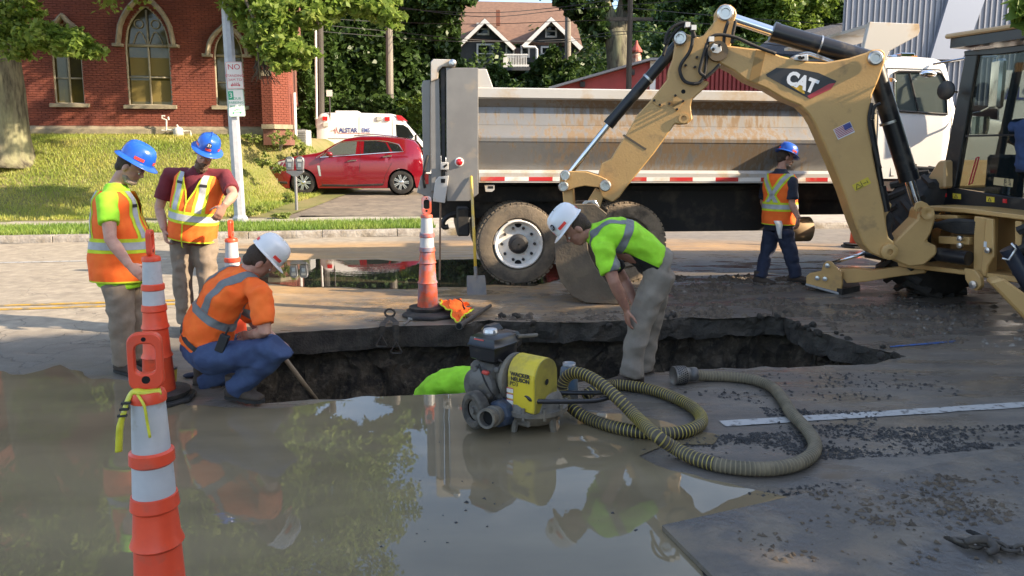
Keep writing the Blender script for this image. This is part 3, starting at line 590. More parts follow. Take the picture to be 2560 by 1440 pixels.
# ------------------------------------------------------------------ the near side of the street, behind and to the right of the camera: unseen building added, tree crowns shaped, to shade the foreground
def near_side():
    m = M('shade_building_brick', (.30, .14, .09), .9, col2=(.24, .11, .07), scale=3); t = thing('shade_building', 'unseen brick building added behind the camera to shade the road', 'building', tuple(R(26, -9)))
    obj('wall', MB().prism([R(8, -4.5, 0), R(50, -4.5, 0), R(50, -15, 0), R(8, -15, 0)], (0, 0, 8.2)), m, t, world=True); obj('roof', MB().prism([R(7.6, -4.1, 8.2), R(50.4, -4.1, 8.2), R(50.4, -15.4, 8.2), R(7.6, -15.4, 8.2)], (0, 0, .35)), MATS['shade_building_roof'], t, world=True)  # wall and roof of the added, unseen shade building
    for i in range(7):
        for z in (1.2, 4.6): w_ = obj('window', MB().prism([R(10 + i * 5.6, -4.46, z), R(12 + i * 5.6, -4.46, z), R(12 + i * 5.6, -4.46, z + 1.9), R(10 + i * 5.6, -4.46, z + 1.9)], RN * .03), MATS['window_glass'], t, world=True)  # windows of the added, unseen shade building
    lim = lambda x, y: (NEAR_EDGE + .33 * x - y) / 1.13  # crowns cut below this height so their shade ends at a chosen road line
    for k, s0 in enumerate((9.5, 14.5, 19.5, 25, 31, 37.5)):
        b = R(s0, .6); cl = []
        for i in range(120 if k < 3 else 84):
            a = random.random() * 6.283; q = math.sqrt(random.random()) * 3.9; c = R(s0, .6) + V(math.cos(a) * q, math.sin(a) * q * 1.05, 0); top = lim(c.x, c.y) - .8 + random.uniform(-1, .25)
            if top < 3: continue
            c.z = random.uniform(2.6 + .1 * q, max(3.2, min(top, 11))); cl.append((c.x, c.y, c.z, .95, .95, .6, 1))
        lb = [([b + V(0, 0, 2.4), b + V(1.4 * sg, .9 * sh, 4.6), b + V(2.4 * sg, 1.8 * sh, 6)], [.13, .09, .04]) for sg, sh in ((1, 1), (-1, 1), (1, -1), (-1, -1))]
        if k == 0:
            for (u, v) in ((2540, 18), (2570, 40), (2600, 5), (2640, 30)):
                p = P(u, v, 7.5); cl.append((p.x, p.y, p.z, .1, .1, .1, .12))
            lb.append(([b + V(0, 0, 4), b + V(-.8, 2.5, 4.4), P(2620, -20, 7.6), P(2545, 15, 7.5)], [.08, .05, .03, .006]))
        tree('street_tree', 'leafy street tree on the near side, %s behind the camera' % ['first', 'second', 'third', 'fourth', 'fifth', 'sixth'][k], tuple(b), ([b, b + V(0, 0, 2), b + V(.1, 0, 5), b + V(.1, 0, 7)], [.26, .2, .15, .05]), lb, cl, 150, .30, 'oak_leaf', 'dark_bark', 'street trees on the near side')
NEAR_EDGE = 8.5
M('shade_building_roof', (.12, .12, .12), .9)
near_side()
# ------------------------------------------------------------------ church
M('brick', (.225, .060, .034), .88, col2=(.15, .040, .026), scale=1.6, amt=(.35, .65), bump=.4, bscale=50, dirt=(.17, .045, .03), dscale=2.4, damt=(.5, .72))
M('mortar', (.16, .07, .05), .95, bump=.4)
M('church_stone', (.30, .255, .175), .85, col2=(.2, .17, .12), scale=4, bump=.5, dirt=(.2, .17, .12), dscale=3)
M('window_paint', (.34, .30, .21), .7, col2=(.26, .23, .16), scale=8, bump=.2)
M('church_pane', (.045, .04, .02), .06, col2=(.11, .085, .02), scale=.7, spec=.6)
M('blind', (.17, .125, .03), .7)
CH = VPlane(P(668, 330, 24.5), 9.5)
def ogive(x):                                 # half of a pointed arch: 0 at the springing (x = 1) to 1 at the tip (x = 0)
    c = .9; return math.sqrt(max(0, (1 + c) ** 2 - (x + c) ** 2)) / math.sqrt((1 + c) ** 2 - c * c)
def arch(s0, s1, z0, zs, h, k=9):             # pointed opening outline in (s, z)
    a = (s1 - s0) / 2; c = (s0 + s1) / 2; r = [(s0, z0), (s1, z0), (s1, zs)]
    r += [(c + a * (1 - i / k), zs + h * ogive(1 - i / k)) for i in range(1, k)] + [(c, zs + h)] + [(c - a * (1 - i / k), zs + h * ogive(1 - i / k)) for i in range(k - 1, 0, -1)]
    r.append((s0, zs)); return r
def church():
    t = thing('church', 'red brick church with pointed arch windows behind the lawn', 'church', tuple(CH.w(0, 0, 0)))
    W = lambda s, o, z: CH.w(s, o, z)
    sl, zb = CH.sz(62, 322)[0] - 6.5, CH.sz(380, 322)[1]
    wins = []
    for (x0, x1, yb, ys, ya) in [(135, 212, 258, 122, 55), (322, 431, 262, 112, 14), (541, 612, 264, 138, 72)]:
        s0, z0 = CH.sz(x0, yb); s1 = CH.sz(x1, yb)[0]; zs = CH.sz(x0, ys)[1]; za = CH.sz((x0 + x1) / 2, ya)[1]
        if x0 < 300: s0 += .03
        wins.append((s0, s1, z0, zs, za - zs))
    mb = MB(); mb.prism([W(sl, .2, zb - .6), W(.1, .2, zb - .6), W(.1, .2, 11), W(sl, .2, 11)], CH.n * 11); obj('wall', mb, MATS['mortar'], t, world=True)
    bw, bh, g = .205, .061, .011; bricks = MB(); zz = zb + .02; row = 0
    arcs = [arch(*w_) for w_ in wins]
    def gaps(z):                                 # the window openings' stretches at this height
        r = []
        for (s0, s1, z0, zs, h) in wins:
            if z0 <= z <= zs: r.append((s0, s1))
            elif zs < z < zs + h:
                lo, hi = 0.0, 1.0
                for _ in range(18):
                    m_ = (lo + hi) / 2
                    if ogive(m_) > (z - zs) / h: lo = m_
                    else: hi = m_
                a_ = (s1 - s0) / 2; c_ = (s0 + s1) / 2; r.append((c_ - a_ * lo, c_ + a_ * lo))
        return r
    while zz < 7.2:
        s = sl + 4.2 + (row % 2) * (bw + g) / 2; gp_ = gaps(zz + bh / 2)
        while s < .05:
            segs = [(s, s + bw)]
            for a_, b_ in gp_: segs = [q for x0, x1 in segs for q in ((x0, min(x1, a_)), (max(x0, b_), x1)) if q[1] - q[0] > .012]
            for x0, x1 in segs:
                o = random.uniform(-.004, .004); q = [W(x0, o, zz), W(x1, o, zz), W(x1, o, zz + bh), W(x0, o, zz + bh)]; d = CH.n * .2
                bricks.add(q + [p + d for p in q], [(0, 1, 2, 3), (0, 4, 5, 1), (1, 5, 6, 2), (2, 6, 7, 3), (3, 7, 4, 0)])
            s += bw + g
        zz += bh + g; row += 1
    tag(obj('brickwork', bricks, MATS['brick'], t, world=True), kind='stuff')
    # plain upper wall and roof above the frame
    mb = MB(); mb.prism([W(sl, .12, 7.2), W(.1, .12, 7.2), W(.1, .12, 11.2), W(sl, .12, 11.2)], CH.n * .1); obj('upper_wall', mb, MATS['brick'], t, world=True)
    mb = MB(); mb.prism([W(-6.6, -.4, 17), W(.8, -.4, 11), W(.8, -.4, 10.7), W(-6.6, -.4, 16.7), W(-14, -.4, 10.7), W(-14, -.4, 11)], CH.n * 12); obj('roof', mb, M('slate', (.07, .07, .075), .7), t, world=True)
    mb = MB(); mb.prism([W(sl, -.06, zb - .02), W(.1, -.06, zb - .02), W(.1, .02, zb + .1), W(sl, .02, zb + .1)], (0, 0, -.14)); mb.prism([W(sl, -.02, zb - .12), W(.1, -.02, zb - .12), W(.1, .2, zb - .12), W(sl, .2, zb - .12)], (0, 0, -1.2)); obj('plinth', mb, MATS['church_stone'], t, world=True)
    for i, (w_, ar) in enumerate(zip(wins, arcs)):
        s0, s1, z0, zs, h = w_; c = (s0 + s1) / 2
        fr = MB(); pa = [W(s, .16, z) for s, z in ar]
        wd = obj('window', MB().prism(pa, CH.n * .015), MATS['church_pane'], t, world=True)
        ring = [W(s, .08, z) for s, z in ar]; fr.tube(ring, .045, 6, closed=True)
        fr.cyl(W(c, .11, z0), W(c, .11, zs + h * .9), .032, 8); fr.cyl(W(s0, .11, zs), W(s1, .11, zs), .05, 8); zm = z0 + (zs - z0) * .47; fr.cyl(W(s0, .11, zm), W(s1, .11, zm), .026, 8)
        if i == 1:
            for sg in (-1, 1):
                fr.tube([W(c + sg * .24 + .13 * math.cos(k * .524), .12, zs + h * .55 + .13 * math.sin(k * .524)) for k in range(12)], .018, 5, closed=True)
                fr.tube([W(c + sg * (.02 + .42 * k / 8), .12, zs + .42 * math.sin(k / 8 * 3.1)) for k in range(9)], .018, 5)
        obj('frame', fr, MATS['window_paint'], wd, world=True, smooth=True)
        if i == 1:
            for (a, b_) in ((.06, .42), (.5, .80)):
                obj('blind', MB().prism([W(s0 + .07, .155, z0 + (zs - z0) * a), W(s1 - .07, .155, z0 + (zs - z0) * a), W(s1 - .07, .155, z0 + (zs - z0) * b_), W(s0 + .07, .155, z0 + (zs - z0) * b_)], CH.n * .004), MATS['blind'], wd, world=True)
        obj('sill', MB().prism([W(s0 - .12, -.12, z0 - .02), W(s1 + .14, -.12, z0 - .02), W(s1 + .14, .16, z0 + .03), W(s0 - .12, .16, z0 + .03)], (0, 0, -.1)), MATS['church_stone'], wd, world=True)
        hp = []; e = .17; ap = h * (1.24 if i == 1 else 1.12)
        for k in range(19):
            u = k / 18 * 2 - 1; q = abs(u); hp.append(W(c + u * ((s1 - s0) / 2 + e), -.10, zs - .02 + ap * ogive(q) + ((.5 * max(0, 1 - q * 3.2) ** 1.6) if i == 1 else .1 * max(0, 1 - q * 4))))
        hd = MB(); hd.tube(hp, [(.14, .075)] * 19, 8, flat=CH.n)
        for q in (hp[0], hp[-1]): hd.box(q + CH.n * .05, (.26, .3, .09))
        obj('hood_mould', hd, MATS['church_stone'], wd, world=True)
    # corner pier, its bricks single
    z1 = 7.0; p0 = CH.sz(664, 330)[0]; f = [(p0, -.55), (p0 + .33, -.62), (p0 + .78, -.30), (p0 + .86, .3), (p0, .3)]
    core = MB(); core.prism([W(a, o + (.03 if o < 0 else 0), zb - .5) for a, o in f], (0, 0, z1 + 3 - zb)); obj('pier', core, MATS['mortar'], t, world=True)
    me = None; cnt = 0
    for (a, b_) in ((f[0], f[1]), (f[1], f[2]), (f[2], f[3])):
        A, B = W(*a, 0), W(*b_, 0); d = (B - A); ln = d.length; d.normalize(); nrm = V(d.y, -d.x, 0); k = max(1, round(ln / (bw + g))); stepw = ln / k; zz = zb + .02; row = 0; rest = MB()
        while zz < 6.9:
            cuts = [stepw * i for i in range(k + 1)] if row % 2 == 0 else [0] + [stepw * (i + .5) for i in range(k)] + [ln]
            for i in range(len(cuts) - 1):
                mid_, wd_ = (cuts[i] + cuts[i + 1]) / 2, cuts[i + 1] - cuts[i]
                if cnt < 300 and zz < 5.6:
                    if me is None: me = MB().box((0, 0, 0), (1, 1, 1)).mesh('brick', MATS['brick'])
                    o = bpy.data.objects.new('brick', me); link(o, t); o.matrix_local = rootmat(t).inverted() @ frame(A + d * mid_ + V(0, 0, zz + bh / 2) - nrm * (.03 + random.uniform(-.003, .003)), d, nrm) @ Matrix.Diagonal((wd_ - g, bh, .07, 1)); cnt += 1
                else: rest.box(A + d * mid_ + V(0, 0, zz + bh / 2) - nrm * .03, (wd_ - g, .07, bh), Matrix.Rotation(math.atan2(d.y, d.x), 3, 'Z'))
            zz += bh + g; row += 1
        if rest.v: tag(obj('pier_brickwork', rest, MATS['brick'], t, world=True), kind='stuff')
    st = MB(); zq = CH.sz(676, 190, -.55)[1]; st.prism([W(a + (-.03 if i in (0, 4) else .04), o - (.04 if o < 0 else 0), zb - .0) for i, (a, o) in enumerate(f)], (0, 0, .14))
    obj('pier_plinth', st, MATS['church_stone'], t, world=True); st = MB()
    st.prism([W(p0 - .01, -.60, zq), W(p0 + .33, -.66, zq), W(p0 + .33, -.5, zq), W(p0 - .01, -.5, zq)], (0, 0, .17)); obj('pier_stone', st, MATS['church_stone'], t, world=True)
    dp = MB(); q = W(p0 + .93, -.05, 0); dp.cyl(q + V(0, 0, zb - .2), q + V(0, 0, zb + 1.15), .05, 8); obj('downspout', dp, MATS['white_paint'], t, world=True)
church()
def gas_meter():
    a = CH.at(455, 335, -.25); t = thing('gas_meter', 'pale grey gas meter with pipes against the church wall', 'gas meter', tuple(a)); m = M('meter_grey', (.55, .54, .5), .6, dirt=(.3, .28, .22), dscale=8)
    q = lambda u, v, o=-.25: CH.at(u, v, o)
    mb = MB(); mb.lathe([(.10, -.18), (.145, -.12), (.15, .1), (.12, .17), (.05, .2)], q(446, 334), n=12); obj('meter_body', mb, m, t, smooth=True, world=True)
    mb = MB()
    for pts in ([(412, 290), (405, 290), (405, 296), (416, 300), (416, 326), (404, 326)], [(420, 325), (436, 325)], [(420, 292), (422, 300)], [(458, 328), (476, 328), (478, 344)], [(446, 320), (442, 312)]): mb.tube([q(*p) for p in pts], .028, 8)
    obj('pipe', mb, m, t, world=True)
gas_meter()
def condenser():
    c = P(750, 352, 25.8); t = thing('air_conditioner', 'grey air conditioner box beside the church corner pier', 'air conditioner', (c.x, c.y, c.z - .35)); m = M('ac_grey', (.33, .34, .34), .6)
    obj('casing', MB().box((0, 0, .36), (.62, .62, .68)), m, t, bevel=.02)
    for i in range(8): obj('louvre', MB().box((0, -.32, .1 + i * .075), (.56, .02, .03)), m, t)
    obj('fan_guard', MB().lathe([(.26, .70), (.26, .73), (.05, .75)], n=14), MATS['dark_metal'], t)
condenser()
# ------------------------------------------------------------------ houses and sheds
M('house_wall', (.055, .06, .068), .8, col2=(.075, .08, .088), scale=2); M('brown_roof', (.185, .105, .07), .9, col2=(.14, .08, .055), scale=4, bump=.4, bscale=30); M('trim_white', (.72, .71, .68), .6)
def wbox(u0, v0, u1, v1, D, th): a, b_ = P(u0, v1, D), P(u1, v0, D); return MB().box(((a.x + b_.x) / 2, D + th / 2, (a.z + b_.z) / 2), (b_.x - a.x, th, b_.z - a.z))
def pxpoly(pts, D, th): return MB().prism([P(u, v, D) for u, v in pts], (0, th, 0))
def pane_window(t, u0, v0, u1, v1, D, glass='window_glass', bar=True):
    k = D / FPX; w_ = obj('window', wbox(u0, v0, u1, v1, D - .03, .05), MATS['dark_void'] if glass is None else MATS[glass], t, world=True)
    f = MB(); a, b_ = P(u0, v1, D), P(u1, v0, D); r = .11
    for (x0, z0, x1, z1) in ((a.x - r, a.z - r, a.x, b_.z + r), (b_.x, a.z - r, b_.x + r, b_.z + r), (a.x, a.z - r, b_.x, a.z), (a.x, b_.z, b_.x, b_.z + r)) + (((a.x, (a.z + b_.z) / 2 - .03, b_.x, (a.z + b_.z) / 2 + .03),) if bar else ()):
        f.box(((x0 + x1) / 2, D - .06, (z0 + z1) / 2), (x1 - x0, .12, z1 - z0))
    obj('frame', f, MATS['trim_white'], w_, world=True)
def house():
    D = 50; t = thing('grey_house', 'dark grey house with brown shingle roof on the hillside', 'house', tuple(P(1300, 215, D)))
    obj('wall', pxpoly([(1140, 230), (1448, 230), (1448, 120), (1378, 52), (1308, 122), (1285, 122), (1212, 52), (1140, 122)], D, 9), MATS['house_wall'], t, world=True)
    rf = obj('roof', MB().loft([[P(1132, 95, D - .1), P(1455, 112, D - .1), P(1455, 118, D - .1), P(1132, 101, D - .1)], [P(1150, 2, D + 5), P(1428, 8, D + 5), P(1428, 14, D + 5), P(1150, 8, D + 5)]]), MATS['brown_roof'], t, world=True)
    for pts in ([(1212, 44), (1290, 118), (1283, 124), (1212, 56)], [(1212, 44), (1212, 56), (1144, 122), (1136, 118)], [(1378, 40), (1378, 52), (1312, 118), (1304, 112)], [(1378, 40), (1458, 116), (1450, 124), (1378, 52)]):
        obj('gable_roof', pxpoly(pts, D - .9, 5.5), MATS['brown_roof'], t, world=True)
        u0, v0 = pts[0]; b_ = [(pts[0][0], pts[0][1] + 4), (pts[1][0], pts[1][1] + 4), pts[2], pts[3]]; obj('bargeboard', pxpoly([(a, v + 2) for a, v in pts], D - 1.0, .1), MATS['trim_white'], t, world=True)
    for w_ in ((1196, 62, 1219, 84), (1196, 114, 1230, 155), (1367, 66, 1388, 90), (1356, 120, 1384, 150)): pane_window(t, *w_, D)
    for w_ in ((1268, 118, 1282, 140), (1306, 118, 1320, 140)): pane_window(t, *w_, D, bar=False)
    obj('door', wbox(1284, 120, 1304, 158, D - .05, .08), M('house_door', (.10, .06, .045), .6), t, world=True)
    bal = MB()
    for i in range(14): bal.box(P(1264 + i * 4, 152, D - 1.6), (.045, .045, .85))
    bal.box(P(1290, 137, D - 1.6), (1.5, .09, .08)); bal.box(P(1290, 164, D - 1.6), (1.6, .09, .12)); obj('balcony_rail', bal, MATS['trim_white'], t, world=True)
    obj('balcony_wall', wbox(1258, 142, 1268, 168, D - 1.7, .1), MATS['trim_white'], t, world=True)
    mb = MB(); mb.tube([P(1308, 117, D - 1.2), P(1338, 118, D - 1.2), P(1342, 124, D - 1.2), P(1342, 150, D - 1.2)], .08, 6); obj('downspout', mb, MATS['trim_white'], t, world=True)
    obj('chimney', wbox(1240, 25, 1250, 62, D + 1, .4), M('chimney_brick', (.2, .08, .05), .9), t, world=True)
    obj('porch_roof', wbox(1190, 168, 1345, 176, D - 3, 3), MATS['house_wall'], t, world=True)
house()
def yellow_house():
    D = 75; t = thing('pale_house', 'small pale yellow house with slate roof between trees', 'house', tuple(P(1490, 215, D)))
    obj('wall', pxpoly([(1450, 210), (1524, 210), (1524, 172), (1519, 150), (1508, 176), (1460, 190)], D, 6), M('pale_wall', (.5, .45, .3), .8), t, world=True)
    obj('roof', pxpoly([(1450, 186), (1494, 160), (1521, 146), (1500, 182), (1462, 192)], D - .5, 4), M('slate_grey', (.15, .15, .17), .8), t, world=True)
    pane_window(t, 1513, 166, 1520, 175, D, bar=False); obj('chimney', wbox(1502, 138, 1513, 152, D + 1, 1), MATS['brick'], t, world=True)
yellow_house()
M('red_metal', (.33, .045, .04), .55, col2=(.28, .04, .035), scale=2); M('roof_edge', (.25, .25, .26), .6)
def red_shed():
    D = 30; t = thing('red_shed', 'long red metal shed with grey roof edge behind the truck', 'shed', tuple(P(1700, 240, D)))
    obj('wall', pxpoly([(1375, 260), (1626, 260), (1626, 154), (1380, 222)], D, 8), MATS['red_metal'], t, world=True)
    obj('side_wall', MB().prism([P(1626, 260, D + .02), P(1626, 154, D + .02), P(2170, 158, D + .5), P(2170, 260, D + .5)], (0, 7, 0)), MATS['red_metal'], t, world=True)
    me = MB().box((0, 0, 0), (.10, .12, 1)).mesh('rib', MATS['red_metal'])
    for i in range(48):
        u = 1648 + i * 10.8; q0 = P(u, 258, D + (u - 1626) * .0009); z1 = P(u, 158, D + (u - 1626) * .0009).z; o = bpy.data.objects.new('rib', me); link(o, t); o.location = rootmat(t).inverted() @ V(q0.x, q0.y - .03, (q0.z + z1) / 2); o.scale = (1, 1, z1 - q0.z)
    obj('roof', MB().prism([P(1372, 223, D - .5), P(1626, 150, D - .5), P(1650, 150, D - .5), P(2180, 154, D), P(2180, 149, D), P(1626, 144, D - .5), P(1372, 217, D - .5)], (0, 8.5, 0)), MATS['roof_edge'], t, world=True)
    obj('corner_trim', wbox(1624, 152, 1640, 240, D - .1, .12), MATS['trim_white'], t, world=True)
    for u, v in ((1580, 181), (1456, 211)): obj('wall_lamp', MB().box(P(u, v, D - .12), (.18, .22, .2)), MATS['dark_metal'], t, world=True)
red_shed()
def chimney_pipe():
    D = 44; t = thing('chimney_stack', 'weathered red and white chimney stack above the red shed', 'chimney', tuple(P(1590, 165, D))); q = P(1590, 165, D)
    obj('stack', MB().lathe([(.28, -1), (.28, .6), (.22, .62), (.22, .75)], q, n=12), M('old_white', (.5, .42, .36), .8, col2=(.4, .15, .1), scale=4), t, world=True); obj('cap', MB().lathe([(.33, .75), (.33, .85), (.1, 1.2), (.06, 1.4)], q, n=12), M('cap_red', (.35, .08, .06), .7), t, world=True)
chimney_pipe()
def dark_roof():
    D = 36; t = thing('dark_roof_house', 'house with broad dark shingle roof left of the metal building', 'house', tuple(P(2020, 240, D)))
    obj('roof', MB().loft([[P(1880, 128, D), P(2150, 150, D), P(2150, 156, D), P(1880, 134, D)], [P(1930, 92, D + 4), P(2150, 48, D + 4), P(2150, 54, D + 4), P(1930, 98, D + 4)]]), M('dark_shingle', (.07, .07, .075), .9, col2=(.05, .05, .055), scale=8, bump=.6), t, world=True)
    obj('wall', wbox(1890, 150, 2150, 260, D + .3, 5), M('roof_house_wall', (.35, .34, .32), .8), t, world=True)
dark_roof()
M('blue_steel', (.235, .25, .29), .45, .2, col2=(.20, .215, .255), scale=.6); M('maroon_wall', (.10, .035, .032), .8)
def metal_building():
    D = 27; A = VPlane(P(2095, 250, D), 4); t = thing('metal_building', 'tall blue grey corrugated metal building at the top right', 'building', tuple(A.w(0, 0, 0)))
    s1 = 12; zb = P(2100, 262, D).z
    obj('upper_wall', MB().prism([A.w(0, 0, zb), A.w(s1, 0, zb), A.w(s1, 0, 12), A.w(.05, 0, 12)], V(.48, .9, 0) * 9), MATS['blue_steel'], t, world=True)
    obj('lower_wall', MB().prism([A.w(.2, .25, 0), A.w(s1, .25, 0), A.w(s1, .25, zb - .004), A.w(.2, .25, zb - .004)], V(.48, .9, 0) * 8), MATS['maroon_wall'], t, world=True)
    me = MB().box((0, 0, 0), (.045, .06, 12 - zb)).mesh('rib', MATS['blue_steel'])
    for i in range(46):
        o = bpy.data.objects.new('rib', me); link(o, t); o.location = rootmat(t).inverted() @ A.w(.12 + i * .2, -.02, (12 + zb) / 2); o.rotation_euler = (0, 0, A.a)
    obj('slanted_panel', MB().prism([A.at(2370, -20), A.at(2462, -20), A.at(2398, 150), A.at(2318, 150)], A.n * -.18), M('panel_steel', (.27, .30, .37), .4, .2), t, world=True)
    sg = obj('sign_board', MB().prism([A.at(2492, 372), A.at(2680, 372), A.at(2680, 176), A.at(2496, 176)], A.n * -.08), MATS['trim_white'], t, world=True)
    q = A.at(2585, 235, -.11); text('lettering', 'ALSTAR', .62, frame(q, A.e, -A.n), M('sign_navy', (.02, .04, .2), .5), sg, off=.012)
metal_building()
# ------------------------------------------------------------------ poles and wires
M('pole_wood', (.26, .23, .19), .9, col2=(.18, .16, .13), scale=6, stretch=(1, 1, .1), bump=.4); M('pole_dark', (.07, .06, .05), .9, col2=(.045, .04, .035), scale=6, stretch=(1, 1, .1), bump=.4); M('wire', (.02, .02, .02), .6); M('galv', (.42, .43, .46), .5, .4, col2=(.33, .34, .37), scale=5, dirt=(.5, .49, .47), dscale=9, damt=(.6, .7))
def upole(label, u, D, vb, lean, r, m, arm=None):
    b0, b1 = P(u + lean, vb, D), P(u, -120, D); b0.z = min(b0.z, .4 if D < 34 else 4); t = thing('utility_pole', label, 'utility pole', tuple(b0), group='utility poles along the street')
    obj('pole', MB().tube([b0, b1], [r, r * .8], 10), MATS[m], t, world=True)
    mb = MB()
    for v in (arm or (60,)): mb.box(P(u, v, D), (1.6 if arm else .3, .12, .12))
    obj('crossarm', mb, MATS[m], t, world=True); return t
up1 = upole('dark utility pole with pipe conduit left of the ambulance', 797, 31.5, 300, 2, .16, 'pole_dark', (8,))
obj('conduit', MB().tube([P(792, 320, 31.2), P(790, 190, 31.2), P(789, 60, 31.2)], .05, 6), MATS['trim_white'], up1, world=True)
upole('light weathered utility pole standing above the ambulance', 971, 35, 300, 4, .17, 'pole_wood')
upole('dark utility pole beside the forked tree', 1578, 29, 230, -6, .12, 'pole_dark', (48,))
upole('brown utility pole in front of the grey house', 1420, 46, 230, 0, .2, 'pole_wood')
def wire(label, pts):
    t = MB(); t.tube(bez([P(*p) for p in pts], 8), .017, 4); tag(obj('overhead_wire', t, MATS['wire']), label, 'wire', 'overhead wires')
wire('overhead wire across the front of the grey house at eaves height', [(780, 60, 31.5), (971, 78, 35), (1200, 100, 32), (1420, 104, 46), (1578, 78, 29), (2000, 120, 30)])
wire('overhead wire crossing the grey house gables', [(797, 45, 31.5), (971, 55, 35), (1210, 60, 33), (1578, 50, 29), (1900, 70, 29)])
wire('lowest overhead wire from the dark pole past the house', [(797, 78, 31.5), (971, 92, 35), (1180, 104, 33), (1420, 98, 46), (1578, 84, 29)])
wire('thin overhead wire near the top of the brown roof', [(971, 20, 35), (1200, 32, 33), (1400, 18, 33), (1578, -10, 29)])
wire('overhead wire rising across the brown roof to the right', [(1000, 18, 34), (1210, 42, 33), (1420, 24, 33), (1700, 2, 30)])
wire('overhead wire above the excavator arm on the right', [(1578, 20, 29), (1800, 40, 29), (2100, 62, 29), (2140, 64, 29)])
def sign_back():
    q = P(823, 240, 30); t = thing('small_sign', 'small white sign on a thin post left of the light pole', 'sign', (q.x, q.y, .4))
    obj('plate', wbox(816, 225, 830, 241, 30, .02), MATS['trim_white'], t, world=True); obj('post', MB().cyl(V(q.x, 30.04, .4), V(q.x, 30.04, P(823, 225, 30).z), .03, 6), MATS['dark_metal'], t, world=True)
sign_back()
def sign_pole():
    b0 = G(601, 556, .13); D = b0.y; t = thing('sign_pole', 'grey octagonal steel pole with two parking signs on the verge', 'pole', tuple(b0))
    k = D / FPX; top = P(548, -260, D); obj('pole', MB().tube([b0, b0.lerp(top, .5), top], [.125, .118, .105], 8), MATS['galv'], t, world=True)
    obj('base_collar', MB().lathe([(.17, 0), (.17, .1), (.13, .16)], (0, 0, 0), n=8), MATS['galv'], t)
    face = (V(0, 0, 1.7) - b0).normalized(); face.z = 0; face.normalize(); xr = V(-face.y, face.x, 0); ax = (top - b0).normalized()
    for (u0, v0, u1, v1, col, lines, arrow) in ((567, 156, 606, 221, (.5, .03, .05), [('NO', .16), ('STANDING', .075), ('2AM TO', .075), ('6AM', .075)], 1), (571, 225, 610, 290, (.02, .30, .16), [('HOUR', .075), ('PARKING', .07), ('8AM TO', .07), ('6PM', .07)], 2)):
        c = P((u0 + u1) / 2, (v0 + v1) / 2, D - .16); w_, h_ = (u1 - u0) * k * .97, (v1 - v0) * k; fm = frame(c, xr, face); rot = fm @ Matrix.Rotation(rad(2.6), 4, 'Z')
        mm = MB(); r = .03; pts = []
        for (cx, cy, a0) in ((w_ / 2 - r, h_ / 2 - r, 0), (-w_ / 2 + r, h_ / 2 - r, 90), (-w_ / 2 + r, -h_ / 2 + r, 180), (w_ / 2 - r, -h_ / 2 + r, 270)): pts += [V(cx + r * math.cos(rad(a0 + q)), cy + r * math.sin(rad(a0 + q)), 0) for q in (0, 30, 60, 90)]
        mm.prism(pts, (0, 0, -.004)); mm.xf(rot); pl = obj('sign_plate', mm, MATS['trim_white'], t, world=True); ink = M('ink_red' if arrow == 1 else 'ink_green', col, .5)
        bd = MB(); bd.tube([rot @ V(p.x * .95, p.y * .97, .001) for p in pts], .004, 4, closed=True); obj('border', bd, ink, pl, world=True)
        y = h_ * .30
        if arrow == 2: obj('number_box', MB().box((0, 0, 0), (w_ * .32, h_ * .32, .003)).xf(rot @ Matrix.Translation((-w_ * .28, h_ * .28, .002))), ink, pl, world=True); text('number', '3', .15, rot @ Matrix.Translation((-w_ * .28, h_ * .28, .005)), MATS['trim_white'], pl); y = h_ * .16
        for s, sz in lines: text('lettering', s, sz, rot @ Matrix.Translation((0, y, .003)), ink, pl); y -= sz * 1.12
        ar = MB(); ar.box((0, 0, 0), (w_ * .4, .016, .003))
        for sg in (-1, 1): ar.prism([(sg * w_ * .2, .03, 0), (sg * w_ * .3, 0, 0), (sg * w_ * .2, -.03, 0)], (0, 0, .003))
        obj('arrow', ar.xf(rot @ Matrix.Translation((0, -h_ * .36, .004))), ink, pl, world=True)
sign_pole()
def parking_meter():
    b0 = G(742, 531, .14); D = b0.y; k = D / FPX; t = thing('parking_meter', 'double headed grey parking meter in front of the red car', 'parking meter', tuple(b0)); m = M('meter_grey2', (.2, .2, .21), .45, .5)
    h = P(742, 440, D).z; obj('post', MB().cyl((0, 0, 0), (0, 0, h - .14), .038, 10), m, t); y = MB(); y.prism([(-.22, -.03, h - .05), (-.22, -.03, h), (.22, -.03, h), (.22, -.03, h - .05), (.05, -.03, h - .16), (-.05, -.03, h - .16)], (0, .06, 0)); obj('yoke', y, m, t, bevel=.01)
    for sg in (-1, 1):
        pts = [V(sg * .125 + .11 * math.cos(rad(a)), -.045, h + .24 + .11 * math.sin(rad(a))) for a in range(0, 181, 15)] + [V(sg * .125 - .085, -.045, h + .01), V(sg * .125 + .085, -.045, h + .01)]
        hd = obj('meter_head', MB().prism(pts, (0, .1, 0)), m, t, bevel=.012); obj('display', MB().box((sg * .125, -.05, h + .25), (.11, .012, .06)), M('lcd', (.45, .46, .44), .3), hd); obj('coin_plate', MB().box((sg * .125, -.05, h + .13), (.08, .012, .1)), MATS['steel_pin'], hd)
parking_meter()
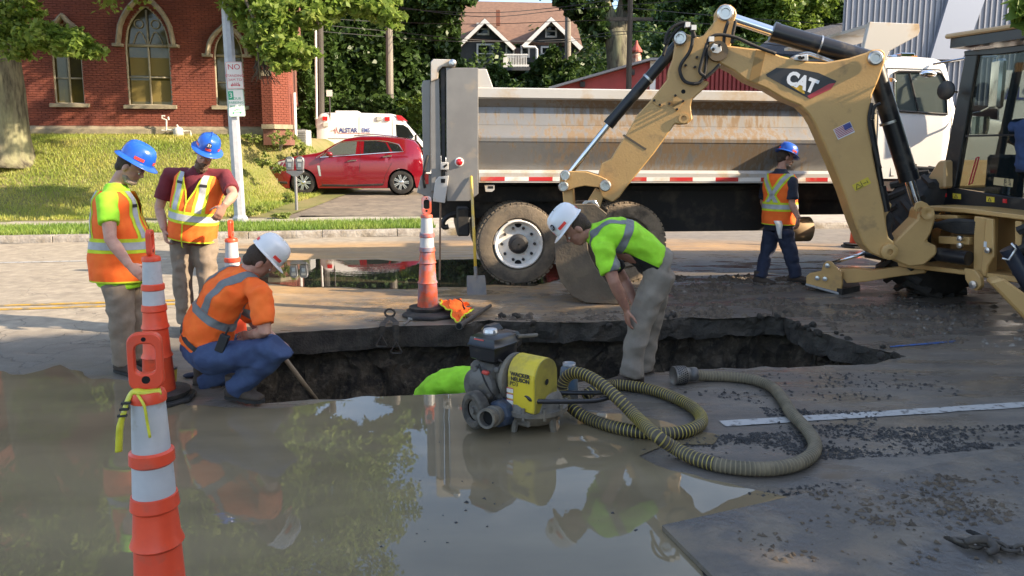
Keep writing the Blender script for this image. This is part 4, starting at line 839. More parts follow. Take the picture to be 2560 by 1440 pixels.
# ------------------------------------------------------------------ vehicles
def interp(pts):
    xs = [p[0] for p in pts]; zs = [p[1] for p in pts]; return lambda s: float(np.interp(s, xs, zs))
class Body:                                   # a vehicle shell lofted along its length: near side at o = 0, far side at o = W
    def __init__(b, W, belt, tumble, plan, sill=.25, bulge=.05): b.W, b.belt, b.tumble, b.plan, b.sill, b.bulge = W, belt, tumble, plan, sill, bulge
    def o(b, s, z):
        u = min(1, max(0, (z - b.sill) / max(.05, b.belt - b.sill))); return b.plan(s) + b.bulge * (1 - math.sin(math.pi * min(1, .25 + u * .6))) + b.tumble * max(0, z - b.belt)
    def mb(b, ss, top, bot, r=.07):
        rings = []
        for s in ss:
            zt, zb = top(s), bot(s); zt = max(zt, zb + .05); zr = zt - min(r, (zt - zb) * .4); ring = []
            for k in range(9): z = zb + (zr - zb) * k / 8; ring.append((b.o(s, z), z))
            e = b.o(s, zr); ring += [(e + r * .3, zt - r * .28), (e + r, zt), (b.W * .3, zt + .02), ]
            full = [V(s, o, z) for o, z in ring] + [V(s, b.W / 2, zt + .028)] + [V(s, b.W - o, z) for o, z in ring[::-1]]
            rings.append(full)
        m = MB(); m.loft(rings, cap=True); return m
    def panel(b, pts, th=.012, up=.003):       # a pane or panel lying on the near side: (s, z) outline
        fr = [V(s, b.o(s, z) - up, z) for s, z in pts]; m = MB(); n = len(fr); m.add(fr + [p + V(0, th, 0) for p in fr], [tuple(range(n)), tuple(range(2 * n - 1, n - 1, -1))] + [((i + 1) % n, i, n + i, n + (i + 1) % n) for i in range(n)]); return m
    def strip(b, pts, r=.012, up=.006): return MB().tube([V(s, b.o(s, z) - up, z) for s, z in pts], r, 6)
def wheel_mb(R_, w_, n=36):                  # tyre ring round the y axis, outer face at y = 0
    return MB().lathe([(R_ * .62, .02), (R_ * .66, -.004), (R_ * .86, -.012), (R_ * .965, .0), (R_, .03), (R_, w_ - .03), (R_ * .965, w_), (R_ * .66, w_), (R_ * .62, w_ - .02)], (0, 0, 0), (0, 1, 0), n, cap=False)
def car_wheel(t, s, o, z, R_, name='wheel'):
    w_ = obj(name, wheel_mb(R_, .22).xf(Matrix.Translation((s, o, z))), MATS['black_rubber'], t, auto=40)
    obj('brake_disc', MB().lathe([(R_ * .62, .10), (.01, .11)], (s, o, z), (0, 1, 0), 24), MATS['dark_metal'], w_)
    rm = MB(); rm.lathe([(R_ * .66, .0), (R_ * .64, .012), (R_ * .60, .06)], (s, o, z), (0, 1, 0), 32, cap=False); rm.lathe([(.07, .01), (.06, .0), (.01, -.002)], (s, o, z), (0, 1, 0), 14)
    obj('rim', rm, MATS['alloy'], w_, smooth=True)
    for k in range(7):
        a = k * 2 * math.pi / 7; d = V(math.cos(a), 0, math.sin(a)); p = V(-math.sin(a), 0, math.cos(a)); c = V(s, o + .006, z)
        obj('spoke', MB().prism([c + d * .05 + p * .03, c + d * R_ * .63 + p * .045, c + d * R_ * .63 + p * .012, c + d * .08, c + d * R_ * .63 - p * .012, c + d * R_ * .63 - p * .045, c + d * .05 - p * .03], (0, .03, 0)), MATS['alloy'], w_)
    return w_
M('alloy', (.62, .62, .62), .25, .9)
M('car_red', (.21, .003, .012), .2, coat=1, metal=.2, dirt=(.24, .03, .03), dscale=1.2, damt=(.6, .95))
def red_car():
    A = VPlane(P(880, 486, 23.9), 3); gz = A.p.z
    t = thing('red_car', 'red crossover car parked on the drive facing left', 'car', (A.p.x, A.p.y, gz), A.a)
    q = lambda u, v: (A.sz(u, v)[0], A.sz(u, v)[1] - gz)
    topo = interp([q(*p) for p in ((665, 436), (669, 424), (681, 409), (694, 401), (725, 393), (760, 387), (787, 383), (803, 379), (835, 359), (860, 347), (900, 340.5), (944, 340.5), (990, 344), (1017, 347), (1034, 352), (1046, 364), (1054, 378), (1056, 395))])
    fc, rc = q(757, 454), q(1003, 452); wr = .375
    def bot(s):
        z = .20 + .06 * max(0, abs(s) - 1.9)
        for c in (fc, rc):
            d = abs(s - c[0])
            if d < wr + .055: z = max(z, wr + math.sqrt(max(0, (wr + .055) ** 2 - d * d)))
        return z
    s0, s1 = q(665, 440)[0], q(1056, 400)[0]; plan = lambda s: .22 * max(0, 1 - (s - s0) / .75) ** 2.2 + .12 * max(0, 1 - (s1 - s) / .6) ** 2
    belt = q(880, 391)[1]; B = Body(1.88, belt, .42, plan)
    ss = sorted(set([s0 + (s1 - s0) * i / 70 for i in range(71)] + [c[0] + (wr + .055) * k / 8 for c in (fc, rc) for k in range(-8, 9)]))
    obj('body', B.mb(ss, topo, bot), MATS['car_red'], t, auto=38)
    obj('underbody', MB().box(((s0 + s1) / 2, .94, .36), (s1 - s0 - .3, 1.5, .36)), MATS['dark_void'], t)
    for c in (fc, rc):
        obj('arch_liner', MB().lathe([(wr + .05, .03), (wr + .05, .4)], (c[0], .03, wr), (0, 1, 0), 28, cap=False).lathe([(wr + .05, .4), (.01, .41)], (c[0], .03, wr), (0, 1, 0), 28), MATS['dark_void'], t)
        car_wheel(t, c[0], .045, wr, wr); car_wheel(t, c[0], 1.88 - .045 - .22, wr, wr)
    gl = M('car_glass', (.012, .014, .016), .04, spec=.7)
    obj('front_window', B.panel([q(*p) for p in ((803, 390), (829, 369), (848, 357), (878, 354), (890, 353.5), (888, 385)) ]), glassy, t); obj('rear_window', B.panel([q(*p) for p in ((908, 352.5), (935, 352), (962, 356), (975, 379), (908, 384))]), gl, t); obj('quarter_window', B.panel([q(*p) for p in ((967, 357), (980, 359), (994, 363), (1003, 378), (981, 379))]), gl, t)
    obj('windscreen', MB().quad(*[V(a, o, z + .012) for (a, z), o in ((q(806, 378), .32), (q(856, 348.5), .46), (q(856, 348.5), 1.42), (q(806, 378), 1.56))]), gl, t); obj('tail_window', MB().quad(*[V(a + .01, o, z + .012) for (a, z), o in ((q(1036, 353), .45), (q(1053, 375), .40), (q(1053, 375), 1.48), (q(1036, 353), 1.43))]), gl, t)
    obj('window_trim', B.strip([q(*p) for p in ((790, 394), (829, 368), (848, 355), (890, 351.5), (945, 351), (968, 354), (995, 361), (1008, 379), (975, 381), (890, 387), (800, 393))], .014), MATS['chrome'], t)
    obj('roof_rail', MB().tube([V(q(880, 345)[0], .44, q(880, 339)[1]), V(q(930, 340)[0], .46, q(930, 335)[1]), V(q(990, 345)[0], .46, q(990, 341)[1])], .02, 6), MATS['chrome'], t)
    obj('mirror', MB().ball(V(q(824, 385)[0], -.1, q(824, 385)[1]), (.11, .09, .075)), MATS['car_red'], t, smooth=True)
    for u, v in ((880, 402), (968, 391)): obj('door_handle', B.strip([q(u - 11, v + 1), q(u, v - 1), q(u + 11, v - 1.5)], .022, .02), MATS['chrome'], t)
    for pts in (((897, 353), (901, 390), (899, 420), (897, 462)), ((984, 382), (978, 410), (963, 440), (958, 462)), ((800, 394), (800, 420), (806, 462))): obj('door_seam', B.strip([q(*p) for p in pts], .005, .001), MATS['dark_void'], t)
    obj('side_moulding', B.strip([q(806, 463), q(880, 464), q(958, 461)], .03, .0), MATS['dark_metal'], t)
    obj('headlight', B.panel([q(*p) for p in ((677, 423), (694, 405), (714, 400), (704, 418), (690, 428))], .03, .008), M('headlamp', (.55, .55, .52), .1, coat=.8), t)
    obj('grille', MB().box((s0 + .14, .94, .62), (.12, 1.0, .3)), MATS['dark_void'], t); obj('front_bumper_trim', B.strip([q(668, 452), q(690, 456), q(718, 457)], .04, .0), MATS['dark_metal'], t)
    obj('fog_lamp', B.panel([q(*p) for p in ((683, 447), (693, 446), (693, 452), (684, 453))], .02, .006), MATS['headlamp'], t); obj('fender_vent', B.panel([q(*p) for p in ((793, 414), (799, 414), (803, 440), (798, 440))], .02, .006), MATS['chrome'], t)
    obj('tail_light', B.panel([q(*p) for p in ((1042, 366), (1051, 378), (1053, 410), (1047, 405))], .03, .01), red_lens(), t)
glassy = glassmat('car_front_glass', (.10, .12, .11), .75)
red_car()
def ambulance():
    A = VPlane(P(920, 455, 30), 3); gz = .42; t = thing('ambulance', 'white ambulance van with blue lettering parked behind the red car', 'van', (A.p.x, A.p.y, gz), A.a)
    q = lambda u, v: (A.sz(u, v)[0], A.sz(u, v)[1] - gz)
    top = interp([q(*p) for p in ((793, 296), (797, 285), (806, 281), (880, 281), (975, 284), (990, 288), (1006, 299), (1020, 313), (1050, 348), (1082, 384), (1120, 396), (1150, 406), (1160, 425))])
    fc, rc = (q(1115, 0)[0], .35), (q(850, 0)[0], .35); s0, s1 = q(793, 400)[0], q(1160, 425)[0]
    def bot(s):
        z = .32
        for c in (fc, rc):
            d = abs(s - c[0])
            if d < .42: z = max(z, .35 + math.sqrt(max(0, .42 ** 2 - d * d)))
        return z
    B = Body(2.0, q(0, 372)[1] if False else 1.25, .06, lambda s: .18 * max(0, 1 - (s1 - s) / 1.0) ** 2 + .05 * max(0, 1 - (s - s0) / .2), .4, .03)
    ss = sorted(set([s0 + (s1 - s0) * i / 50 for i in range(51)] + [c[0] + .42 * k / 6 for c in (fc, rc) for k in range(-6, 7)])); obj('body', B.mb(ss, top, bot, .12), MATS['amb_white'], t, auto=38)
    for c in (fc, rc): car_wheel(t, c[0], .05, .35, .35); car_wheel(t, c[0], 1.73, .35, .35)
    obj('door_window', B.panel([q(*p) for p in ((989, 311), (1008, 312), (1020, 319), (1035, 341), (1030, 347), (991, 344))]), MATS['tint_glass'], t)
    obj('windscreen', MB().quad(*[V(a, o, z + .012) for (a, z), o in ((q(1014, 305), .2), (q(1080, 381), .18), (q(1080, 381), 1.82), (q(1014, 305), 1.8))]), MATS['tint_glass'], t)
    obj('mirror', MB().box((q(1040, 345)[0], -.12, q(1040, 345)[1]), (.09, .14, .26)), MATS['dark_metal'], t, bevel=.02)
    rl = red_lens()
    for (u, v) in ((812, 296), (968, 297)): obj('emergency_light', B.panel([q(*p) for p in ((u - 6, v - 5), (u + 6, v - 5), (u + 6, v + 5), (u - 6, v + 5))], .05, .05), rl, t)
    obj('front_beacon', B.panel([q(*p) for p in ((989, 287), (1003, 289), (1019, 303), (994, 300))], .05, .02), rl, t)
    for (u, v) in ((814, 311), (948, 296)): obj('scene_lamp', B.panel([q(*p) for p in ((u - 6, v - 5), (u + 6, v - 5), (u + 6, v + 5), (u - 6, v + 5))], .05, .05), MATS['headlamp'], t)
    for u, v in ((897, 345),): obj('door_seam', B.strip([q(897, 292), q(897, 372)], .006, .001), MATS['dark_metal'], t)
    obj('door_seam', B.strip([q(980, 290), q(981, 372)], .006, .001), MATS['dark_metal'], t); obj('slide_rail', B.strip([q(820, 346), q(975, 347)], .014, .002), MATS['grey_metal'], t)
    navy = M('amb_navy', (.03, .06, .28), .5); redp = M('amb_red', (.45, .03, .04), .5); Rm = rootmat(t)
    def put(s, u, v, size, mat, sx=.82): c = q(u, v); return text('lettering', s, size, Rm @ frame(V(c[0], B.o(c[0], c[1]) - .012, c[1]), (1, 0, 0), (0, -1, 0)), mat, t, off=.006, sx=sx)
    put('ALSTAR', 870, 326, .25, navy, .80); put('EMS', 914, 326, .23, M('amb_blue', (.12, .16, .42), .5))
    obj('pulse_line', B.strip([q(*p) for p in ((826, 327), (834, 327), (836, 322), (838, 334), (841, 318), (844, 331), (846, 333), (925, 333))], .008, .006), redp, t)
    for i in range(4): obj('reflector', B.panel([q(*p) for p in ((796, 348 + i * 6), (805, 348 + i * 6), (805, 353 + i * 6), (796, 353 + i * 6))], .01, .006), redp if i % 2 == 0 else MATS['trim_white'], t)
    obj('roof_hatch', MB().box((q(860, 280)[0], 1.0, q(860, 281)[1] + .05), (.9, .8, .09)), MATS['amb_white'], t, bevel=.03)
M('amb_white', (.80, .80, .78), .3, coat=.5)
ambulance()
# ------------------------------------------------------------------ dump truck
M('truck_wheel_rubber', (.07, .06, .048), .9, col2=(.21, .165, .115), scale=3, amt=(.35, .6), bump=.4, bscale=50, dirt=(.22, .17, .11), dscale=5, damt=(.45, .7))
M('muddy_tyre', (.28, .215, .145), .95, col2=(.18, .14, .095), scale=6, bump=.7, bscale=30, dirt=(.06, .05, .04), dscale=3)
M('rim_white', (.74, .71, .65), .45, dirt=(.42, .34, .23), dscale=5, damt=(.52, .78))
def bedmat():
    m = M('bed_steel', (.245, .238, .225), .42, .4, col2=(.2, .195, .185), scale=.8); t = m.node_tree; N = t.nodes; K = t.links.new; b = N['Principled BSDF']
    base = b.inputs['Base Color'].links[0].from_socket; x = N.new('ShaderNodeTexCoord'); g = N.new('ShaderNodeMapping'); g.inputs['Scale'].default_value = (8, 8, .8); K(x.outputs['Object'], g.inputs[0])
    n1 = N.new('ShaderNodeTexNoise'); n1.inputs['Scale'].default_value = 2.2; n1.inputs['Detail'].default_value = 8; n1.inputs['Roughness'].default_value = .7; K(g.outputs[0], n1.inputs['Vector'])
    n2 = N.new('ShaderNodeTexNoise'); n2.inputs['Scale'].default_value = 1.1; n2.inputs['Detail'].default_value = 3; K(x.outputs['Object'], n2.inputs['Vector'])
    sx = N.new('ShaderNodeSeparateXYZ'); K(x.outputs['Object'], sx.inputs[0]); r = N.new('ShaderNodeMapRange'); r.inputs[1].default_value = -.2; r.inputs[2].default_value = 1.1; K(sx.outputs[0], r.inputs[0])
    r2 = N.new('ShaderNodeMapRange'); r2.inputs[1].default_value = 4.0; r2.inputs[2].default_value = 3.0; K(sx.outputs[0], r2.inputs[0])
    mu = N.new('ShaderNodeMath'); mu.operation = 'MULTIPLY'; K(r.outputs[0], mu.inputs[0]); K(r2.outputs[0], mu.inputs[1])
    ad = N.new('ShaderNodeMath'); ad.operation = 'MULTIPLY_ADD'; ad.inputs[1].default_value = .17; K(mu.outputs[0], ad.inputs[0]); K(n1.outputs[0], ad.inputs[2])
    ad2 = N.new('ShaderNodeMath'); ad2.operation = 'MULTIPLY_ADD'; ad2.inputs[1].default_value = .35; K(n2.outputs[0], ad2.inputs[0]); K(ad.outputs[0], ad2.inputs[2])
    rr = N.new('ShaderNodeMapRange'); rr.inputs[1].default_value = .74; rr.inputs[2].default_value = .88; rr.inputs[4].default_value = .85; K(ad2.outputs[0], rr.inputs[0])
    q = N.new('ShaderNodeMixRGB'); q.inputs[2].default_value = (.25, .17, .095, 1); K(base, q.inputs[1]); K(rr.outputs[0], q.inputs[0]); K(q.outputs[0], b.inputs['Base Color'])
    q2 = N.new('ShaderNodeMapRange'); q2.inputs[3].default_value = .45; q2.inputs[4].default_value = .9; K(rr.outputs[0], q2.inputs[0]); K(q2.outputs[0], b.inputs['Roughness']); return m
bedmat()
TS = VPlane(G(1297, 712), 5.7)
def truck_wheel(t, s, z, R_, rub, rimm, o=.02, far=False):
    w_ = obj('wheel', wheel_mb(R_, .27, 56).xf(Matrix.Translation((s, o, z))), MATS[rub], t, auto=40)
    tr = MB(); n = 46                                            # tread blocks
    for k in range(n):
        a = 2 * math.pi * k / n; rot = Matrix.Rotation(-a, 3, 'Y')
        for oo, off in ((.045, 0), (.135, .5), (.225, 0)):
            rt = Matrix.Rotation(-(a + off * 2 * math.pi / n), 3, 'Y'); tr.box(V(s, o + oo, z) + rt @ V(0, 0, R_ + .002), (.05, .07, .022), rt)
    tag(obj('tread', tr, MATS[rub], w_), kind='stuff')
    if far: return w_
    rm = MB(); rm.lathe([(R_ * .60, -.006), (R_ * .575, -.014), (R_ * .55, -.006), (R_ * .53, .03), (R_ * .50, .07), (R_ * .36, .08), (.13, .07), (.125, .06)], (s, o, z), (0, 1, 0), 40, cap=False); obj('rim', rm, MATS[rimm], w_, auto=50)
    hub = MB(); hub.lathe([(.13, .08), (.125, .03), (.09, .015), (.085, -.01), (.05, -.015), (.01, -.016)], (s, o, z), (0, 1, 0), 20, cap=False); obj('hub', hub, MATS['dark_metal'], w_, auto=40)
    for k in range(10):
        a = 2 * math.pi * k / 10; c = V(s + .21 * math.cos(a), o + .075, z + .21 * math.sin(a)); obj('lug_nut', MB().cyl(c, c + V(0, -.035, 0), .02, 6), MATS['dark_metal'], w_)
    for a in (1.75, 4.5, 5.2): c = V(s + .235 * math.cos(a) * 1.0, o + .118, z + .235 * math.sin(a)); 
    for a in (1.5708, 4.712): c = V(s + .252 * math.cos(a), o + .068, z + .252 * math.sin(a)); obj('hand_hole', MB().lathe([(.045, .0), (.001, -.002)], c, (0, 1, 0), 12).xf(Matrix.Identity(4)), MATS['dark_void'], w_)
    return w_
def dump_truck():
    t = thing('dump_truck', 'dirty white dump truck with muddy steel bed across the road', 'dump truck', (TS.p.x, TS.p.y, 0), TS.a)
    q = lambda u, v, o=0: TS.sz(u, v, o)
    Z = lambda v: q(1197, v)[1]; tilt = -.006; X0, X1 = q(1196, 300)[0], q(2172, 300)[0]; W = 2.42
    steel = MATS['bed_steel']; light = M('bed_light', (.46, .445, .415), .45, .1, dirt=(.38, .27, .15), dscale=1.6, damt=(.52, .66))
    def sweep(name, prof, mat, x0=X0, x1=X1, n=12):
        m = MB(); rings = [[V(x0 + (x1 - x0) * i / n, o, z + tilt * (x1 - x0) * i / n) for o, z in prof] for i in range(n + 1)]; m.loft(rings); return obj(name, m, mat, t)
    th = .06
    sweep('top_rail', [(-.03, Z(221)), (-.03, Z(243)), (.0, Z(247)), (.12, Z(247)), (.12, Z(219)), (0, Z(218))], light)
    sweep('side_panel', [(.02, Z(247)), (.10, Z(264)), (.11, Z(266)), (.06, Z(311)), (.16, Z(311)), (.16, Z(247))], steel)
    sweep('side_rib', [(.058, Z(311.5)), (-.05, Z(340)), (-.055, Z(344)), (-.05, Z(353)), (.1, Z(353)), (.16, Z(340)), (.16, Z(311.5))], steel)
    sweep('lower_panel', [(-.045, Z(353.5)), (.07, Z(424)), (.16, Z(424)), (.16, Z(353.5))], steel)
    sweep('bottom_rail', [(-.02, Z(424.5)), (-.045, Z(432)), (-.045, Z(456)), (.12, Z(456)), (.12, Z(424.5))], light)
    sweep('bed_floor', [(.13, Z(440)), (.13, Z(456)), (W - .1, Z(456)), (W - .1, Z(440))], steel)
    sweep('far_side', [(W - .1, Z(230)), (W - .1, Z(455)), (W, Z(455)), (W, Z(219))], steel)
    tp = M('tape_red', (.50, .03, .03), .35, dirt=(.40, .22, .12), dscale=3, damt=(.52, .7)); tw = M('tape_white', (.74, .72, .68), .35, dirt=(.5, .36, .2), dscale=3, damt=(.5, .7))
    zt = Z(447); ln = .30; i = 0; x = X0 + .02
    while x < X1 - .3:
        obj('tape_strip', MB().box((x + ln / 2, -.0475, zt + tilt * (x - X0) ), (ln, .004, .05)), tp if i % 2 == 0 else tw, t); x += ln; i += 1
    # front bulkhead and cab shield
    obj('bulkhead', MB().box((X1 + .03, W / 2, (Z(218) + Z(456)) / 2), (.08, W, Z(218) - Z(456))), steel, t)
    cs = [q(*p) for p in ((2150, 150), (2172, 55), (2296, 60), (2298, 78), (2292, 90), (2222, 128), (2195, 190))]
    obj('cab_shield', MB().prism([V(a, -.02, z) for a, z in cs], (0, .07, 0)), light, t, bevel=.008); obj('shield_top', MB().prism([V(*[cs[1][0], .05, cs[1][1] - .02]), V(cs[2][0], .05, cs[2][1] - .02), V(cs[2][0], .05, cs[2][1] - .06), V(cs[1][0], .05, cs[1][1] - .06)], (0, W - .1, 0)), light, t)
    # rear post, tailgate
    grey = M('gate_grey', (.235, .225, .21), .42, .35, col2=(.2, .19, .18), scale=2, dirt=(.36, .3, .22), dscale=2.5, damt=(.6, .8))
    pz = lambda pts, o, th_, name, mat, bev=.006: obj(name, MB().prism([V(a, o, z) for a, z in [q(*p) for p in pts]], (0, th_, 0)), mat, t, bevel=bev)
    pz(((1115, 171), (1195, 171), (1195, 484), (1171, 502), (1117, 502)), -.08, .3, 'corner_post', grey)
    pz(((1195, 172), (1216, 172), (1233, 219), (1195, 219)), .0, .05, 'corner_gusset', light)
    pz(((1101, 168), (1114, 168), (1114, 440), (1104, 440)), .0, .2, 'gate_slot', MATS['dark_metal'])
    pz(((1077, 205), (1077, 156), (1083, 149), (1134, 150), (1139, 157), (1138, 168), (1106, 168), (1097, 178), (1095, 198)), -.06, .1, 'gate_hanger', light); 
    pz(((1077, 196), (1098, 196), (1104, 478), (1078, 478)), -.03, .12, 'gate_edge', grey)
    pz(((1054, 212), (1058, 200), (1076, 199), (1076, 430), (1058, 432)), .05, 2.2, 'tailgate', grey); pz(((1052, 440), (1078, 436), (1098, 468), (1088, 500), (1042, 482)), .02, .35, 'gate_foot', grey)
    pz(((1088, 452), (1096, 441), (1104, 441), (1122, 438), (1112, 506), (1082, 502)), -.13, .05, 'latch_plate', light); pz(((1101, 405), (1121, 405), (1121, 424), (1101, 424)), -.12, .04, 'latch_block', light); pz(((1108, 414), (1116, 409), (1118, 413), (1110, 420)), -.125, .02, 'latch_slot', MATS['dark_void'], 0); pz(((1102, 446), (1113, 446), (1112, 456), (1102, 456)), -.135, .02, 'latch_hole', MATS['dark_void'], 0)
    c = q(1148, 405, -.08); obj('marker_bezel', MB().lathe([(.055, 0), (.055, -.02), (.045, -.025)], V(c[0], -.08, c[1]), (0, 1, 0), 20), MATS['trim_white'], t); obj('marker_light', MB().lathe([(.044, -.02), (.04, -.04), (.02, -.05), (.001, -.052)], V(c[0], -.08, c[1]), (0, 1, 0), 18), red_lens(), t, smooth=True)
    hp = q(1131, 160); obj('hinge_pin', MB().lathe([(.045, .0), (.045, -.05), (.02, -.06)], V(hp[0], -.06, hp[1]), (0, 1, 0), 14), MATS['steel_pin'], t)
    obj('air_hose', MB().tube([V(*[q(u, v)[0], -.02, q(u, v)[1]]) for u, v in ((1070, 388), (1064, 410), (1058, 440), (1062, 470))], .016, 8), MATS['black_rubber'], t, smooth=True)
    obj('hanging_rod', MB().cyl(V(q(1101, 500)[0], -.1, q(1101, 500)[1]), V(q(1099, 690)[0], -.1, .1), .013, 6), M('rusty', (.2, .13, .08), .8), t)
    # rear underride: plates, lights, hook
    obj('tail_lamp', MB().box((q(1066, 448)[0], .15, q(1066, 448)[1]), (.05, .3, .12)), red_lens(), t)
    fr = M('frame_black', (.016, .015, .014), .7, dirt=(.07, .055, .04), dscale=4)
    obj('frame_rail', MB().box((3.0, .75, .95), (8.4, .1, .3)).xf(Matrix.Identity(4)), fr, t); obj('frame_rail', MB().box((3.0, 1.65, .95), (8.4, .1, .3)), fr, t)
    obj('rear_crossmember', MB().box((q(1160, 560)[0], 1.2, .78), (.16, 1.9, .36)), fr, t, bevel=.02)
    hk = [V(*[q(u, v)[0], .7, q(u, v)[1]]) for u, v in ((1160, 545), (1135, 548), (1118, 556), (1108, 570), (1112, 582), (1124, 580))]; obj('tow_hook', MB().tube(bez(hk, 4), .035, 8), MATS['dark_metal'], t, smooth=True)
    obj('mudflap_bracket', MB().prism([V(a, -.02, z) for a, z in [q(*p) for p in ((1211, 462), (1236, 462), (1236, 474), (1230, 479), (1214, 479))]], (0, .03, 0)), light, t); obj('bracket_hole', MB().prism([V(a, -.024, z) for a, z in [q(*p) for p in ((1220, 465), (1233, 465), (1233, 471), (1220, 471))]], (0, .01, 0)), MATS['dark_void'], t)
    obj('axle', MB().cyl((0, .2, .51), (0, 2.2, .51), .11, 12), fr, t); obj('axle', MB().cyl((1.39, .2, .51), (1.39, 2.2, .51), .11, 12), fr, t)
    obj('walking_beam', MB().box((.7, .75, .55), (1.6, .12, .2)), fr, t); obj('sub_frame', MB().box((3.2, 1.2, 1.12), (7.6, 1.3, .2)), fr, t)
    R_ = .515
    for s, rub, rimm in ((0, 'truck_wheel_rubber', 'rim_white'), (1.39, 'muddy_tyre', 'muddy_tyre')):
        truck_wheel(t, s, R_, R_, rub, rimm)
        for o in (.31, 1.8, 2.1): truck_wheel(t, s, R_, R_, 'truck_wheel_rubber', rimm, o, True)
    # tanks and steps between the axles
    a0 = q(2035, 575)[0]; tan = M('tank_tan', (.35, .24, .13), .7, col2=(.25, .18, .1), scale=5); obj('air_tank', MB().tube([V(a0 - .22, .5, .62), V(a0 - .18, .5, .62), V(a0 + .18, .5, .62), V(a0 + .22, .5, .62)], [.1, .17, .17, .1], 20), tan, t, smooth=True)
    obj('equipment_box', MB().box((q(1800, 500)[0], .95, .88), (2.6, .9, .55)), fr, t); f0, f1 = q(2195, 560)[0], q(2420, 560)[0]
    obj('fuel_tank', MB().tube([V(f0, .42, .72), V(f0 + .03, .42, .72), V(f1 - .03, .42, .72), V(f1, .42, .72)], [.25, .31, .31, .25], 28), M('tank_alu', (.62, .63, .65), .28, .95), t, auto=40); obj('step', MB().box(((f0 + f1) / 2, .12, 1.04), (f1 - f0, .3, .05)), M('step_alu', (.6, .6, .6), .35, .9), t)
    # cab
    topc = interp([q(*p) for p in ((2211, 158), (2222, 148), (2240, 139), (2300, 136), (2362, 141), (2380, 150), (2388, 166), (2406, 225), (2420, 262), (2436, 274), (2500, 286), (2580, 300), (2690, 325), (2720, 345))])
    c0, c1 = q(2211, 160)[0], q(2720, 345)[0]; zs = q(2213, 447)[1]; fw = c1 - .75
    def bot(s):
        z = zs if s < q(2400, 0)[0] else zs - .25; d = abs(s - fw); return max(z, .52 + math.sqrt(max(0, .62 ** 2 - d * d))) if d < .62 else z
    B = Body(2.1, q(2300, 305)[1], .10, lambda s: .34 * min(1, max(0, (s - q(2395, 0)[0]) / .5)) + .04, zs, .02); cabw = M('cab_white', (.80, .79, .77), .28, coat=.5, dirt=(.62, .57, .5), dscale=1.2, damt=(.6, .9))
    obj('cab', B.mb([c0 + (c1 - c0) * i / 60 for i in range(61)], topc, bot, .09), cabw, t, auto=38)
    obj('door_window', B.panel([q(*p) for p in ((2247, 182), (2258, 178), (2348, 179), (2366, 184), (2374, 200), (2374, 284), (2250, 276), (2247, 268))], .02, .008), MATS['window_glass'], t)
    ins = MB().box((q(2310, 0)[0], 1.0, q(0, 240)[1]), (.6, 1.4, .55)); obj('seat', MB().prism([V(a, .5, z) for a, z in [q(*p) for p in ((2256, 276), (2256, 215), (2276, 210), (2282, 276))]], (0, .5, 0)), M('seat_tan', (.35, .25, .17), .8), t, bevel=.02)
    obj('window_gasket', B.strip([q(*p) for p in ((2247, 182), (2258, 177), (2348, 178), (2367, 183), (2375, 200), (2375, 285), (2250, 277), (2246, 268), (2247, 182))], .016, .008), MATS['dark_metal'], t); obj('window_bar', B.strip([q(2285, 182), q(2302, 277)], .012, .014), MATS['dark_metal'], t)
    for pts in (((2231, 168), (2230, 250), (2231, 440)), ((2231, 168), (2365, 172), (2384, 200), (2398, 300), (2390, 440)), ((2231, 440), (2390, 443))): obj('door_seam', B.strip([q(*p) for p in pts], .006, .001), MATS['dark_metal'], t)
    obj('grab_handle', MB().tube([V(a, -.02, z) for a, z in [q(*p) for p in ((2230, 198), (2236, 204), (2237, 258), (2233, 262))]], .014, 8), MATS['chrome'], t); obj('marker_light', MB().box(V(q(2222, 200)[0], .0, q(2222, 200)[1]), (.07, .05, .05)), M('amber', (.35, .16, .05), .3), t)
    obj('convex_mirror', MB().ball(V(q(2308, 187)[0], -.1, q(2308, 187)[1]), (.12, .04, .05)), MATS['chrome'], t, smooth=True); obj('visor_bracket', MB().tube([V(a, -.05, z) for a, z in [q(*p) for p in ((2298, 176), (2302, 182), (2314, 182), (2318, 176))]], .01, 6), MATS['chrome'], t)
    m0 = q(2460, 200); obj('mirror', MB().box(V(q(2452, 215)[0], -.3, q(2452, 215)[1]), (.1, .2, .62)), MATS['chrome'], t, bevel=.03); obj('mirror_arm', MB().tube([V(q(2345, 158)[0], .1, q(2345, 158)[1]), V(q(2390, 152)[0], -.15, q(2390, 150)[1]), V(q(2450, 148)[0], -.3, q(2450, 148)[1]), V(q(2452, 165)[0], -.3, q(2452, 170)[1])], .016, 8), MATS['chrome'], t); obj('mirror_arm', MB().tube([V(q(2452, 262)[0], -.3, q(2452, 262)[1]), V(q(2440, 275)[0], -.1, q(2440, 280)[1]), V(q(2410, 282)[0], .1, q(2410, 290)[1])], .014, 8), MATS['chrome'], t)
    obj('exhaust_stack', MB().tube([V(q(2202, 330)[0], .35, q(2202, 330)[1]), V(q(2202, 190)[0], .35, q(2202, 190)[1]), V(q(2206, 160)[0], .30, q(2206, 160)[1]), V(q(2218, 140)[0], .12, q(2218, 138)[1])], .068, 16, cap=False), M('stack_steel', (.35, .31, .27), .3, 1), t, smooth=True); obj('stack_guard', MB().tube([V(q(2192, 470)[0], .1, q(2192, 470)[1]), V(q(2192, 240)[0], .1, q(2192, 240)[1])], .055, 16), M('guard', (.4, .36, .28), .4, .6), t)
